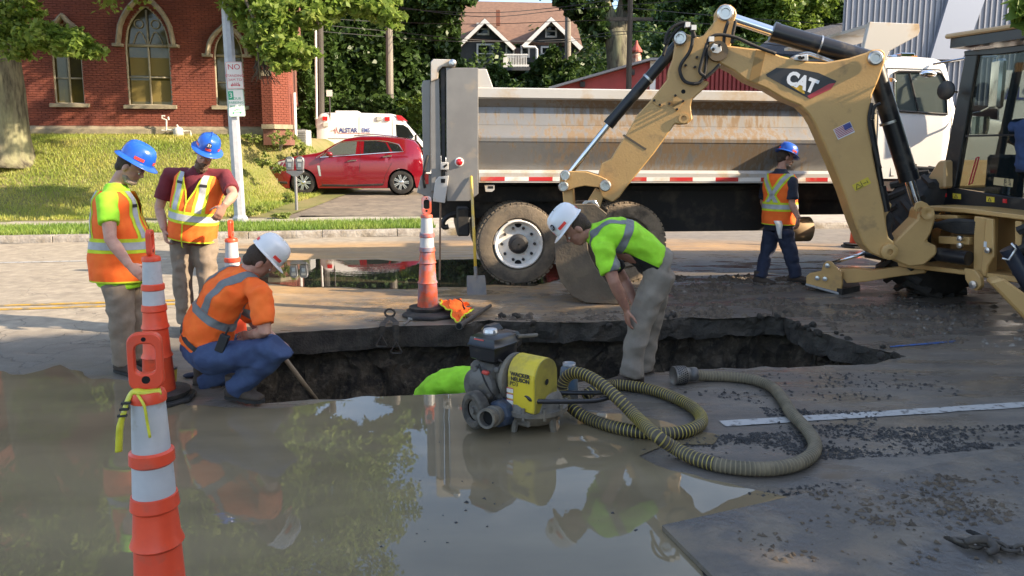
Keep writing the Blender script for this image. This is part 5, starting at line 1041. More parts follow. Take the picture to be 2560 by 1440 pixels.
    obj('air_horn', MB().tube([V(q(2235, 132)[0], .6, q(2235, 132)[1]), V(q(2300, 130)[0], .5, q(2300, 130)[1])], .025, 8), MATS['chrome'], t); obj('roof_light', MB().box(V(q(2318, 128)[0], .5, q(2318, 128)[1]), (.2, .2, .06)), MATS['chrome'], t, bevel=.01); obj('clearance_lamp', MB().box(V(q(2334, 134)[0], .45, q(2334, 136)[1]), (.08, .1, .06)), M('amber_lens', (.8, .25, .03), .2), t)
    obj('air_cleaner', MB().cyl(V(q(2460, 300)[0], .12, q(0, 330)[1]), V(q(2460, 300)[0], .12, q(0, 280)[1]), .14, 20), MATS['chrome'], t)
    for i, (s_, u, v, sz) in enumerate((('W35', 2432, 321, .17), ('WATER', 2278, 415, .062))): c_ = q(u, v); text('lettering', s_, sz, rootmat(t) @ frame(V(c_[0], B.o(c_[0], c_[1]) - .006, c_[1]), (1, 0, 0), (0, -1, 0)), M('ink_black', (.03, .03, .03), .5), t, off=.004)
    obj('kick_panel', MB().box(((c0 + q(2400, 0)[0]) / 2, .12, zs - .09), (q(2400, 0)[0] - c0, .1, .15)), M('maroon', (.12, .03, .03), .5, col2=(.06, .05, .05), scale=8), t)
    obj('wheel', wheel_mb(.52, .3, 40).xf(Matrix.Translation((fw, .02, .52))), MATS['truck_wheel_rubber'], t, auto=40); obj('wheel', wheel_mb(.52, .3, 40).xf(Matrix.Translation((fw, 2.0, .52))), MATS['truck_wheel_rubber'], t, auto=40)
    obj('front_axle', MB().cyl((fw, .2, .5), (fw, 2.2, .5), .09, 10), fr, t)
dump_truck()
# ------------------------------------------------------------------ backhoe loader
def backhoe():
    YEL = MATS['cat_yellow']; BLK = MATS['black_paint']; CHR = MATS['chrome']; PIN = MATS['steel_pin']
    BP = VPlane(P(2225, 620, 8.15), -8); RF = VPlane((4.66, 8.2, 0), -67.7); f, l = RF.n, -RF.e
    t = thing('backhoe_loader', 'yellow backhoe loader with raised boom and black cab beside the trench', 'excavator', (5.0, 8.3, 0))
    def plate(name, pts, o0, th, mat=YEL, par=t, bev=.008, PL=BP, auto=None): return obj(name, MB().prism([PL.at(u, v, 0) + PL.n * o0 for u, v in pts], PL.n * th), mat, par, bevel=bev, world=True)
    def pin(u, v, r, par, o=-.23, PL=BP, mat=PIN, n=20):
        c = PL.at(u, v) + PL.n * o; return obj('pin', MB().lathe([(r, .0), (r, -.03), (r * .82, -.045), (r * .55, -.045), (r * .5, -.03), (.001, -.03)], c, PL.n, n), mat, par, world=True, auto=40)
    def rod(name, a, b_, r, mat, par=t, n=20, o=0, PL=BP): return obj(name, MB().tube([PL.at(*a) + PL.n * o, PL.at(*b_) + PL.n * o], r, n), mat, par, world=True, auto=50)
    # boom
    boom = plate('boom', [(1772, 125), (1790, 118), (1808, 118), (1855, 124), (1907, 130), (1943, 144), (1999, 158), (2054, 160), (2110, 150), (2154, 136), (2168, 129), (2190, 128), (2200, 136), (2199, 158), (2185, 200), (2168, 239), (2163, 278), (2164, 333), (2170, 389), (2187, 473), (2196, 513), (2201, 545), (2208, 589), (2221, 600), (2226, 622), (2218, 638), (2201, 644), (2165, 628), (2147, 607), (2125, 553), (2100, 480), (2071, 408), (2049, 358), (2028, 311), (2015, 289), (1993, 267), (1952, 250), (1910, 225), (1860, 204), (1828, 180), (1797, 164), (1778, 144)], -.17, .34, bev=.015)
    band = M('weld_band', (.30, .17, .045), .5); plate('weld_band', [(1883, 130), (1907, 133), (1888, 213), (1866, 204)], -.174, .008, band, boom, 0)
    for u, v in ((2172, 151),): pin(u, v, .075, boom, -.19)
    # maker's mark, flag and warning plates: flat prints on the boom
    dec = lambda pts, name, mat, par, k=1: plate(name, pts, -.172 - .0015 * k, .002, mat, par, 0)
    d0 = dec([(1907, 190), (1933, 174), (1985, 176), (2035, 186), (2080, 206), (2067, 225), (2015, 250), (1960, 222), (1910, 195)], 'maker_decal', M('decal_black', (.025, .025, .028), .4), boom)
    dec([(2015, 250), (2008, 243), (2062, 213), (2077, 211), (2066, 226)], 'decal_stripe', M('decal_red', (.42, .04, .05), .4), d0, 2); dec([(1968, 219), (1994, 212), (2003, 238), (1997, 236)], 'decal_triangle', M('decal_yellow', (.75, .42, .03), .4), d0, 3)
    o_ = BP.at(1994, 210) + BP.n * -.179; x_ = (BP.at(2035, 224) - BP.at(1955, 194)).normalized(); text('lettering', 'CAT', .185, frame(o_, x_, -BP.n), M('decal_white', (.8, .8, .8), .4), d0, off=.010, sx=.86)
    fl = [(2072, 325), (2113, 305), (2125, 331), (2084, 350)]; fg = dec(fl, 'flag_decal', MATS['trim_white'], boom); A, B, D_ = [BP.at(*p) + BP.n * -.1765 for p in (fl[0], fl[1], fl[3])]; ux, uy = B - A, D_ - A
    for i in range(7):
        m_ = MB(); y0, y1 = .04 + i * .131, .04 + i * .131 + .07; m_.quad(A + ux * .03 + uy * y0, A + ux * .97 + uy * y0, A + ux * .97 + uy * y1, A + ux * .03 + uy * y1); obj('flag_stripe', m_, M('flag_red', (.35, .04, .09), .5), fg, world=True)
    obj('flag_canton', MB().quad(*[A + ux * a + uy * b_ - BP.n * .001 for a, b_ in ((.55, .03), (.97, .03), (.97, .52), (.55, .52))]), M('flag_blue', (.05, .06, .22), .5), fg, world=True)
    w_ = [(2118, 461), (2157, 441), (2165, 456), (2126, 476)]; wd = dec(w_, 'warning_decal', M('warn_yellow', (.62, .46, .04), .5), boom); A, B, D_ = [BP.at(*p) + BP.n * -.1765 for p in (w_[0], w_[1], w_[3])]; ux, uy = B - A, D_ - A
    tri = MB()
    for a, b_ in (((.10, .85), (.27, .15)), ((.27, .15), (.44, .85)), ((.44, .85), (.10, .85)), ((.5, .05), (.5, .95)), ((.60, .55), (.76, .55)), ((.84, .75), (.84, .35))): tri.tube([A + ux * a[0] + uy * a[1], A + ux * b_[0] + uy * b_[1]], .003, 4)
    obj('warning_symbol', tri, MATS['decal_black'], wd, world=True)
    # stick
    st = plate('stick', [(1787, 31), (1797, 19), (1808, 15), (1822, 17), (1834, 26), (1838, 40), (1833, 56), (1826, 95), (1822, 130), (1800, 168), (1772, 190), (1756, 203), (1769, 206), (1769, 214), (1729, 250), (1725, 267), (1729, 300), (1717, 310), (1700, 312), (1686, 310), (1658, 350), (1633, 385), (1562, 472), (1549, 491), (1532, 504), (1506, 492), (1497, 465), (1496, 436), (1503, 409), (1528, 396), (1540, 375), (1567, 333), (1592, 289), (1628, 250), (1667, 200), (1669, 180), (1680, 150), (1685, 117), (1684, 98), (1690, 88), (1703, 84), (1718, 90), (1744, 97), (1756, 92), (1787, 53)], -.12, .24, bev=.012)
    dark = M('stick_scuff', (.10, .08, .055), .8)
    plate('reinforcement', [(1560, 336), (1616, 372), (1612, 376), (1556, 340)], -.1225, .004, dark, st, 0)
    for pts in ([(1679, 270), (1682, 240), (1708, 255), (1690, 280), (1672, 262)], [(1630, 250), (1655, 265), (1651, 271), (1627, 257)]): plate('access_cover', pts, -.128, .01, YEL, st, .003)
    for u, v in ((1686, 241), (1705, 255), (1690, 275), (1672, 261), (1716, 142), (1739, 147), (1711, 167), (1734, 171), (1634, 253), (1648, 264)): pin(u, v, .014, st, -.128, mat=MATS['dark_metal'], n=8)
    plate('hole_mark', [(1706 + 5.5 * math.cos(a), 231 + 5.5 * math.sin(a)) for a in [k * .5236 for k in range(12)]], -.1215, .002, MATS['dark_void'], st, 0)
    lg = MB().lathe([(.055, 0), (.055, -.02), (.03, -.02), (.03, 0)], BP.at(1707, 297) + BP.n * -.12, BP.n, 20, cap=False); obj('eye_boss', lg, YEL, st, world=True)
    pin(1808, 39, .085, st, -.14); pin(1697, 101, .075, st, -.14); pin(1514, 462, .065, st, -.19)
    kn = obj('knuckle', MB().lathe([(.105, -.20), (.105, .2)], BP.at(1789, 133), BP.n, 24), M('knuckle_dirt', (.16, .11, .06), .7), t, world=True); plate('knuckle_plate', [(1770, 128), (1778, 116), (1796, 122), (1797, 134), (1788, 140), (1776, 138)], -.23, .02, M('plate_white', (.62, .62, .6), .5), kn, .004)
    for u, v in ((1776, 131), (1791, 121)): pin(u, v, .016, kn, -.235, mat=MATS['dark_metal'], n=8)
    # hydraulic cylinders
    cy = rod('bucket_cylinder', (1694, 112), (1524, 308), .062, BLK); rod('cylinder_rod', (1530, 301), (1420, 438), .034, CHR, cy); rod('cylinder_clamp', (1622, 195), (1618, 199), .068, PIN, cy); rod('cylinder_gland', (1532, 299), (1520, 313), .066, BLK, cy)
    cy = rod('stick_cylinder', (1932, 80), (2172, 150), .10, BLK, n=28); rod('cylinder_rod', (1815, 41), (1935, 81), .055, CHR, cy); rod('cylinder_clamp', (2046, 113), (2050, 114), .106, PIN, cy); rod('cylinder_gland', (1930, 79), (1942, 83), .107, BLK, cy)
    cy = rod('boom_cylinder', (2196, 165), (2282, 445), .098, BLK, o=.12, n=28); rod('cylinder_rod', (2278, 432), (2306, 524), .05, CHR, cy, o=.12); rod('cylinder_clamp', (2233, 301), (2235, 307), .104, PIN, cy, o=.12); rod('cylinder_gland', (2278, 428), (2284, 452), .104, BLK, cy, o=.12)
    rod('boom_lock_link', (2172, 300), (2200, 470), .04, BLK, o=-.02); rod('boom_lock_link', (2199, 465), (2212, 528), .055, BLK, o=-.02)
    # hoses over the knuckle
    hs = [[(1655, 145), (1667, 112), (1690, 80), (1715, 68), (1728, 90), (1722, 130), (1700, 165), (1697, 185), (1710, 208), (1740, 212), (1755, 195), (1762, 150), (1765, 110), (1772, 98)], [(1660, 118), (1664, 95), (1680, 74), (1710, 64), (1724, 75), (1733, 100)], [(1772, 100), (1790, 94), (1830, 100), (1880, 122), (1930, 140)], [(1815, 60), (1806, 88), (1804, 115)], [(1832, 60), (1826, 90), (1823, 115)], [(1762, 115), (1748, 165), (1745, 185), (1758, 195)], [(1795, 165), (1775, 185), (1757, 200)], [(2165, 260), (2158, 300), (2166, 350), (2186, 420)], [(2185, 262), (2170, 270), (2166, 300)]]
    for i, h in enumerate(hs): obj('hydraulic_hose', MB().tube(bez([BP.at(*p) + BP.n * (-.18 - .012 * (i % 3)) for p in h], 5), .018, 8), MATS['black_rubber'], t, world=True, smooth=True)
    for u, v in ((1714, 70), (1772, 105), (1729, 77)): obj('hose_clamp', MB().box(BP.at(u, v) + BP.n * -.2, (.05, .07, .05)), MATS['plate_white'], t, world=True)
    for dv in (0, 5): obj('steel_pipe', MB().tube(bez([BP.at(u, v + dv) + BP.n * -.05 for u, v in ((1975, 148), (2010, 133), (2040, 140), (2082, 156))], 5), .016, 8), PIN, t, world=True, smooth=True)
    plate('pipe_bracket', [(1977, 144), (2010, 141), (2010, 157), (1978, 155)], -.18, .03, MATS['plate_white'], boom, .004); 
    for u, v in ((1988, 149), (1996, 150)): pin(u, v, .016, boom, -.182, mat=MATS['dark_metal'], n=8)
    # bucket linkage and bucket
    lk = [(1400, 467), (1403, 440), (1409, 429), (1417, 426), (1440, 427), (1467, 428), (1496, 437), (1517, 446), (1526, 459), (1520, 472), (1496, 467), (1464, 463), (1443, 467), (1425, 474), (1409, 476)]
    plate('link_lever', lk, -.17, .035); plate('link_lever', lk, .13, .035); pin(1416, 437, .058, t, -.18); pin(1412, 464, .058, t, -.18)
    plate('bucket_link', [(1406, 462), (1434, 462), (1438, 520), (1412, 520)], -.12, .24, bev=.015); plate('bucket_link', [(1488, 470), (1512, 482), (1500, 520), (1470, 545), (1455, 525)], -.1, .2)
    brown = M('bucket_mud', (.13, .10, .068), .85, col2=(.10, .078, .052), scale=3, bump=.4, bscale=25, dirt=(.2, .15, .09), dscale=2)
    bo = [(1405, 515), (1440, 505), (1490, 505), (1520, 530), (1470, 590), (1474, 622), (1490, 656), (1515, 692), (1545, 722), (1562, 748), (1530, 747), (1467, 744), (1433, 727), (1406, 692), (1394, 650), (1393, 600), (1396, 560)]
    bk = plate('bucket', bo, -.31, .03, brown, t); plate('bucket_side', bo, .28, .03, brown, bk)
    sh = MB(); back = [(1405, 515), (1396, 560), (1393, 600), (1394, 650), (1406, 692), (1433, 727), (1467, 744), (1530, 747), (1562, 748)]; rr = [[BP.at(u, v) + BP.n * o for o in (-.28, .28)] + [BP.at(u + 5, v - 4) + BP.n * o for o in (.28, -.28)] for u, v in back]; sh.loft(rr); obj('bucket_shell', sh, brown, bk, world=True)
    for i in range(5): c = BP.at(1556, 744) + BP.n * (-.27 + .135 * i); obj('tooth', MB().prism([c + BP.e * a + V(0, 0, z) for a, z in ((-.04, .03), (.06, .05), (.15, .0), (.0, -.015))], BP.n * .06), brown, bk, world=True)
    plate('bucket_lug', [(1448, 520), (1462, 500), (1490, 498), (1500, 515), (1490, 545), (1460, 560)], -.14, .03, PIN, bk)
    pin(1476, 514, .05, bk, -.15, mat=MATS['dark_metal'])
    # swing casting and rear frame
    sw = plate('swing_casting', [(2222, 606), (2262, 566), (2283, 545), (2288, 522), (2300, 512), (2322, 516), (2330, 540), (2318, 580), (2306, 600), (2332, 612), (2332, 632), (2300, 660), (2262, 664), (2230, 650), (2210, 642), (2205, 622), (2210, 610)], -.12, .28, bev=.02); obj('pivot_boss', MB().lathe([(.085, .0), (.085, -.05), (.065, -.06), (.03, -.06), (.03, -.03), (.001, -.03)], BP.at(2207, 623) + BP.n * -.17, BP.n, 24), YEL, sw, world=True, auto=40)
    obj('top_boss', MB().lathe([(.065, 0), (.065, -.05), (.03, -.05), (.001, -.03)], BP.at(2304, 530) + BP.n * -.12, BP.n, 20), YEL, sw, world=True, auto=40); plate('boom_latch', [(2272, 520), (2276, 505), (2290, 500), (2304, 506), (2318, 520), (2312, 535), (2300, 528), (2290, 516), (2282, 520), (2280, 530)], -.15, .03)
    plate('boom_stop', [(2196, 505), (2215, 500), (2226, 510), (2222, 525), (2212, 540), (2212, 560), (2200, 560)], -.05, .1); obj('rubber_stop', MB().tube(bez([BP.at(*p) for p in ((2212, 530), (2222, 550), (2216, 580), (2226, 605))], 4), [.05] * 13, 10), MATS['black_rubber'], t, world=True, smooth=True)
    rp = lambda name, pts, o, th, mat=YEL, par=t, bev=.008: plate(name, pts, o, th, mat, par, bev, RF)
    rp('frame_top_plate', [(2318, 514), (2420, 520), (2560, 537), (2700, 556), (2700, 570), (2560, 549), (2420, 532), (2320, 526)], -.05, .5); rp('frame_mid_plate', [(2320, 536), (2400, 538), (2400, 548), (2330, 547)], -.05, .4)
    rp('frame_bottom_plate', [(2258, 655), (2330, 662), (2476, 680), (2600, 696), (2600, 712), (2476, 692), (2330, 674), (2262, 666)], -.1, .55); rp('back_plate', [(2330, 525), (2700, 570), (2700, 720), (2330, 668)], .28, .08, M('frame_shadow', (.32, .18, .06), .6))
    rp('frame_column', [(2448, 540), (2478, 544), (2472, 688), (2446, 684)], -.08, .2); rp('frame_column', [(2484, 545), (2502, 547), (2504, 640), (2490, 662), (2482, 690), (2470, 690), (2476, 640)], -.12, .04); rp('frame_column', [(2545, 552), (2562, 554), (2562, 690), (2545, 688)], -.05, .3)
    hb = MB()
    for k in range(7):
        hb.tube(bez([RF.at(2318 + k * 2, 602 - k * 5) + RF.n * (-.1), RF.at(2340, 575 - k * 4) + RF.n * (-.16), RF.at(2400, 560 + k * 4 - 8) + RF.n * (-.16 + .01 * k), RF.at(2452, 556 + k * 4) + RF.n * (-.05)], 5), .028, 8)
    tag(obj('hose_bundle', hb, MATS['black_rubber'], t, world=True, smooth=True), kind='stuff')
    sc = rod('swing_cylinder', (2370, 634), (2446, 644), .075, BLK, PL=RF, o=-.14); rod('cylinder_rod', (2312, 630), (2372, 636), .032, CHR, sc, PL=RF, o=-.14); rod('cylinder_eye', (2284, 630), (2320, 630), .06, BLK, sc, PL=RF, o=-.14)
    rp('slide_pad', [(2362, 590), (2440, 592), (2438, 612), (2362, 608)], -.1, .1); 
    for u, v in ((2426, 595), (2426, 612), (2496, 624)): obj('bolt', MB().lathe([(.03, 0), (.03, -.03), (.001, -.035)], RF.at(u, v) + RF.n * -.14, RF.n, 10), PIN, t, world=True)
    rp('serial_plate', [(2481, 602), (2488, 603), (2487, 617), (2480, 616)], -.125, .004, MATS['plate_white'], t, 0)
    # stabilisers
    ft = G(2085, 722); hinge = RF.at(2300, 672) + RF.n * .05
    a0 = G(2120, 700); arm = MB(); pts = [(2095, 672), (2140, 671), (2180, 675), (2260, 664), (2312, 668), (2318, 680), (2240, 690), (2170, 702), (2120, 706)]
    SP = VPlane(P(2110, 700, 9.0), -35)
    far = plate('stabiliser_arm', pts, -.08, .2, PL=SP); plate('stabiliser_plate', [(2023, 686), (2030, 680), (2060, 674), (2066, 655), (2074, 649), (2084, 651), (2100, 668), (2112, 678), (2112, 706), (2108, 728), (2022, 706)], -.14, .06, PL=SP)
    for u, v in ((2051, 691), (2070, 693), (2076, 660)): obj('bolt', MB().lathe([(.028, 0), (.028, -.025), (.001, -.03)], SP.at(u, v) + SP.n * -.14, SP.n, 10), PIN, t, world=True)
    plate('stabiliser_pad', [(2022, 704), (2108, 727), (2104, 733), (2020, 709)], -.16, .4, MATS['grey_metal'], PL=SP); obj('pad_base', MB().prism([G(2040, 722), G(2105, 738), G(2150, 728), G(2140, 712), G(2070, 706)], (0, 0, .07)), MATS['black_rubber'], t, world=True)
    obj('stabiliser_cylinder', MB().tube([SP.at(2078, 658), SP.at(2165, 632)], .022, 12), CHR, t, world=True, smooth=True); obj('stabiliser_barrel', MB().tube([SP.at(2164, 632), SP.at(2215, 640)], .06, 14), BLK, t, world=True, auto=50)
    NP = VPlane(P(2475, 700, 7.0), -20); plate('near_stabiliser', [(2466, 700), (2500, 690), (2640, 790), (2640, 880), (2480, 715)], -.12, .2, PL=NP, bev=.02); rp('hinge_lug', [(2443, 668), (2470, 672), (2484, 690), (2486, 712), (2474, 724), (2458, 716), (2446, 695)], -.2, .06); obj('bolt', MB().lathe([(.04, 0), (.04, -.03), (.001, -.035)], RF.at(2470, 708) + RF.n * -.2, RF.n, 12), PIN, t, world=True)
    obj('near_cylinder', MB().tube([NP.at(2520, 620, .1), NP.at(2580, 720, .1)], .075, 16), M('blue_black', (.02, .025, .04), .35), t, world=True, auto=50); obj('cylinder_pipe', MB().tube([NP.at(*p) for p in ((2528, 608), (2540, 622), (2522, 650), (2505, 646))], .012, 8), PIN, t, world=True, smooth=True)
    # wheels: far rear, near rear out of frame
    def big_wheel(c):
        w_ = obj('wheel', MB().lathe([(.36, -.22), (.56, -.25), (.68, -.24), (.72, -.2), (.72, .2), (.68, .24), (.56, .25), (.36, .22)], c, l, 40, cap=False), MATS['black_rubber'], t, world=True, auto=50); lu = MB()
        for k in range(22):
            a = k * 2 * math.pi / 22; d = f * math.cos(a) + V(0, 0, 1) * math.sin(a); tn = -f * math.sin(a) + V(0, 0, 1) * math.cos(a)
            for sg in (-1, 1): o0 = c + d * .73 + l * (sg * .02) + tn * (.07 if sg > 0 else 0); o1 = c + d * .71 + l * (sg * .25) + tn * (.16 + (.07 if sg > 0 else 0)); lu.tube([o0, o1], [.035, .045], 5)
        tag(obj('tread_lug', lu, MATS['black_rubber'], w_, world=True), kind='stuff'); obj('rim', MB().lathe([(.36, -.2), (.34, -.1), (.15, -.08), (.12, -.14), (.001, -.14)], c, l, 24, cap=False), YEL, w_, world=True, auto=40)
    wc = V(4.66, 8.2, .73) + f * .62; big_wheel(wc + l * .55); big_wheel(wc - l * 1.15)
    # tractor body ahead of the cab, loader arm
    fr_ = lambda a, b_, z: V(4.66, 8.2, 0) + f * a + l * b_ + V(0, 0, z); MID = -.3; rot = Matrix((f, l, V(0, 0, 1))).transposed()
    obj('chassis', MB().box(fr_(2.2, MID, .85), (3.6, .8, .5), rot), MATS['dark_metal'], t, world=True, bevel=.03); obj('hood', MB().box(fr_(3.0, MID, 1.45), (1.9, .9, .75), rot), YEL, t, world=True, bevel=.06); obj('loader_arm', MB().tube([fr_(1.5, MID - .72, 1.9), fr_(3.2, MID - .72, 1.4), fr_(4.6, MID - .72, .6)], .1, 8), YEL, t, world=True); obj('loader_arm', MB().tube([fr_(1.5, MID + .72, 1.9), fr_(3.2, MID + .72, 1.4), fr_(4.6, MID + .72, .6)], .1, 8), YEL, t, world=True); obj('loader_bucket', MB().prism([fr_(4.5, MID - 1.1, .1), fr_(5.3, MID - 1.1, .1), fr_(5.0, MID - 1.1, .25), fr_(4.75, MID - 1.1, .5), fr_(4.85, MID - 1.1, .9), fr_(4.5, MID - 1.1, .8)], l * 2.2), YEL, t, world=True)
    obj('front_wheel', MB().lathe([(.3, -.15), (.45, -.16), (.48, -.12), (.48, .12), (.45, .16), (.3, .15)], fr_(3.6, MID - .8, .48), l, 30), MATS['black_rubber'], t, world=True); obj('front_wheel', MB().lathe([(.3, -.15), (.45, -.16), (.48, -.12), (.48, .12), (.45, .16), (.3, .15)], fr_(3.6, MID + .8, .48), l, 30), MATS['black_rubber'], t, world=True)
    obj('fender', MB().prism([RF.at(u, v, .3) for u, v in ((2298, 474), (2345, 402), (2362, 400), (2362, 470), (2312, 478))], f * .9), M('fender_tan', (.52, .33, .15), .5), t, world=True, bevel=.02)
    # cab: rear frame in its own plane, roof and side posts running forward
    CB = .42; cp = lambda name, pts, o, th, mat=BLK, par=t, bev=.008: obj(name, MB().prism([RF.at(u, v, CB) + RF.n * o for u, v in pts], RF.n * th), mat, par, world=True, bevel=bev)
    cab = cp('cab_frame', [(2334, 492), (2346, 462), (2384, 470), (2560, 497), (2720, 520), (2720, 560), (2560, 536), (2420, 520), (2342, 510)], 0, .08)
    cp('cab_post', [(2346, 462), (2362, 400), (2414, 128), (2446, 124), (2402, 380), (2386, 470)], 0, .09, BLK, cab); cp('cab_post', [(2690, 110), (2715, 108), (2720, 520), (2695, 515)], 0, .09, BLK, cab); cp('cab_header', [(2410, 128), (2500, 119), (2720, 92), (2720, 108), (2500, 136), (2412, 140)], -.01, .1, BLK, cab)
    cp('rear_window', [(2386, 470), (2402, 380), (2446, 132), (2700, 104), (2695, 515)], .03, .01, glassmat('cab_glass', (.012, .016, .018), .5), cab, 0); cp('window_rail', [(2396, 338), (2560, 334), (2700, 330), (2700, 335), (2560, 339), (2396, 343)], .02, .03, BLK, cab, 0)
    rf0 = [RF.at(u, v, CB) for u, v in ((2395, 100), (2720, 50))]; d = (rf0[1] - rf0[0]); z0 = rf0[0].z
    A_, B_ = rf0[0] - f * .22, rf0[0] - f * .22 + RF.e * 2.1; obj('cab_roof', MB().prism([V(A_.x, A_.y, z0), V(B_.x, B_.y, z0), V(B_.x, B_.y, z0) + f * 1.9, V(A_.x, A_.y, z0) + f * 1.9], (0, 0, .05)), M('roof_tan', (.50, .33, .17), .5), cab, world=True, bevel=.015); obj('roof_lining', MB().prism([V(A_.x, A_.y, z0 - .004) + f * .04 + RF.e * .05, V(B_.x, B_.y, z0 - .004) + f * .04, V(B_.x, B_.y, z0 - .004) + f * 1.85, V(A_.x, A_.y, z0 - .004) + f * 1.85 + RF.e * .05], (0, 0, -.1)), BLK, cab, world=True)
    for (u, v, m_, sz) in ((2418, 104, 'dark_metal', .09), (2438, 102, 'lens_orange', .10), (2462, 106, 'lamp_white', .09), (2552, 92, 'lamp_white', .10)): 
        if m_ == 'lens_orange': M(m_, (.45, .10, .03), .3)
        if m_ == 'lamp_white': M(m_, (.6, .58, .55), .3)
        obj('work_light', MB().box(RF.at(u, v, CB - .08), (sz, sz, sz * .8)), MATS[m_], cab, world=True, bevel=.015)
    far_side = RF.at(2380, 300, CB)
    for a in (.85, 1.55): q0 = RF.at(2350, 480, CB) + f * a; q1 = RF.at(2425, 128, CB) + f * a; obj('side_post', MB().tube([V(q0.x, q0.y, 1.1), V(q1.x, q1.y, z0)], .05, 6), BLK, cab, world=True); q2 = q1 + RF.e * 1.65; obj('side_post', MB().tube([V(q2.x, q2.y, 1.1), V(q2.x, q2.y, z0)], .05, 6), BLK, cab, world=True)
    q0 = RF.at(2440, 480, CB); obj('cab_floor', MB().box(V(q0.x, q0.y, 1.0) + f * .8 + RF.e * .45, (1.6, 1.6, .1), rot), MATS['dark_metal'], cab, world=True)
    obj('seat', MB().box(V(q0.x, q0.y, 1.35) + f * .75 + RF.e * .5, (.5, .5, .16), rot), M('seat_blue', (.03, .04, .07), .7), cab, world=True, bevel=.05); obj('seat_back', MB().box(V(q0.x, q0.y, 1.7) + f * .5 + RF.e * .5, (.12, .5, .6), rot), MATS['seat_blue'], cab, world=True, bevel=.05)
    obj('control_tower', MB().box(V(q0.x, q0.y, 1.35) + f * .3 + RF.e * .1, (.25, .3, .6), rot), MATS['dark_metal'], cab, world=True, bevel=.03); obj('pull_handle', MB().tube([RF.at(u, v, CB) for u, v in ((2441, 395), (2448, 392), (2430, 458), (2422, 462), (2441, 395))], .008, 6), M('red_bar', (.4, .03, .04), .4), cab, world=True)
    for u, v in ((2362, 487), (2513, 502)): cp('reflector', [(u - 5, v - 5), (u + 5, v - 4), (u + 5, v + 6), (u - 5, v + 5)], -.008, .008, red_lens(), cab, 0)
    for u, v in ((2393, 490), (2477, 498)): s_ = cp('warning_sticker', [(u - 10, v - 7), (u + 10, v - 5), (u + 10, v + 8), (u - 10, v + 6)], -.008, .006, MATS['warn_yellow'], cab, 0); tr = MB().tube([RF.at(a, b_, CB - .01) for a, b_ in ((u - 7, v + 4), (u - 3, v - 4), (u + 1, v + 5))], .004, 4, closed=True); obj('warning_symbol', tr, MATS['decal_black'], s_, world=True)
    nb = cp('notice_card', [(2482, 443), (2530, 448), (2528, 468), (2480, 462)], .02, .004, M('card_tan', (.5, .38, .2), .7), cab, 0)
    for (s_, u, v) in (('B 5', 2518, 452), ('C 4', 2518, 461)): text('lettering', s_, .055, frame(RF.at(u, v, CB + .016), RF.e, -RF.n), MATS['ink_black'], nb)
    obj('round_mirror', MB().lathe([(.001, -.03), (.10, -.02), (.105, .0), (.06, .04), (.001, .05)], RF.at(2366, 226, CB - .25), RF.n, 24), MATS['dark_metal'], cab, world=True, smooth=True); obj('mirror_arm', MB().tube([RF.at(2375, 226, CB - .22), RF.at(2392, 230, CB - .05)], .014, 6), BLK, cab, world=True)
backhoe()
# ------------------------------------------------------------------ people
def fabric(name, col, c2=None, rough=.85, dirt=None): return M(name, col, rough, col2=c2 or tuple(c * .82 for c in col), scale=9, bump=.25, bscale=220, dirt=dirt, dscale=4, damt=(.55, .8))
fabric('hivis_orange', (.95, .17, .02), (.92, .13, .012)); fabric('hivis_lime', (.36, .78, .03)); fabric('hivis_yellow', (.62, .72, .03)); fabric('tape_silver', (.42, .43, .44), rough=.4); fabric('tape_grey', (.17, .18, .18), rough=.5); fabric('maroon_shirt', (.16, .02, .03)); fabric('navy_shirt', (.022, .028, .05)); fabric('blue_shirt', (.03, .06, .15)); fabric('black_cloth', (.012, .012, .013))
fabric('khaki', (.245, .195, .145), dirt=(.16, .12, .085)); fabric('grey_khaki', (.24, .205, .165), dirt=(.17, .14, .1)); fabric('jeans', (.03, .05, .12), (.045, .075, .16)); fabric('dark_jeans', (.014, .02, .045), (.022, .03, .06)); fabric('boot_leather', (.07, .05, .035), (.045, .032, .025)); fabric('sole_rubber', (.02, .018, .016))
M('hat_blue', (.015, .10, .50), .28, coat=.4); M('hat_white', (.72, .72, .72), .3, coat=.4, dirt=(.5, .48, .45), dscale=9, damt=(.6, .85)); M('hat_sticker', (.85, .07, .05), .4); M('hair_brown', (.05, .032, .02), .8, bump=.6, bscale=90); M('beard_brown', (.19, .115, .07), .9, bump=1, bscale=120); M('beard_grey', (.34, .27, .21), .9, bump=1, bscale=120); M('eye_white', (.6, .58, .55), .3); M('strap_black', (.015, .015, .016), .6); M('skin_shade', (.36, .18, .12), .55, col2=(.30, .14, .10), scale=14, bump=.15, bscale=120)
def ring(c, a, b_, ra, rb, n=20): return [c + a * (math.cos(2 * math.pi * k / n) * ra) + b_ * (math.sin(2 * math.pi * k / n) * rb) for k in range(n)]
def vnorm(me):
    n = len(me.vertices); co = np.empty(n * 3, np.float32); me.vertices.foreach_get('co', co); no = np.empty(n * 3, np.float32); me.vertices.foreach_get('normal', no); return co.reshape(-1, 3), no.reshape(-1, 3)
def setco(me, co): me.vertices.foreach_set('co', np.ascontiguousarray(co, np.float32).ravel()); me.update(); return me
def inflate(me, d): co, no = vnorm(me); return setco(me, co + no * d)
def wrinkle(me, amp=.006, fr=9, seed=0):
    co, no = vnorm(me); nn = noise.noise; k = fr * 2.6
    h = np.array([amp * nn((x * fr, y * fr, z * fr * 1.6)) + amp * .6 * nn((x * k, y * k, z * k)) + amp * (.5 - 2.2 * abs(nn((x * fr * .8 + 9, y * fr * .8, z * fr * 1.1)))) for x, y, z in (co + np.array([seed, seed * 2, 0])).tolist()])
    return setco(me, co + no * h[:, None])
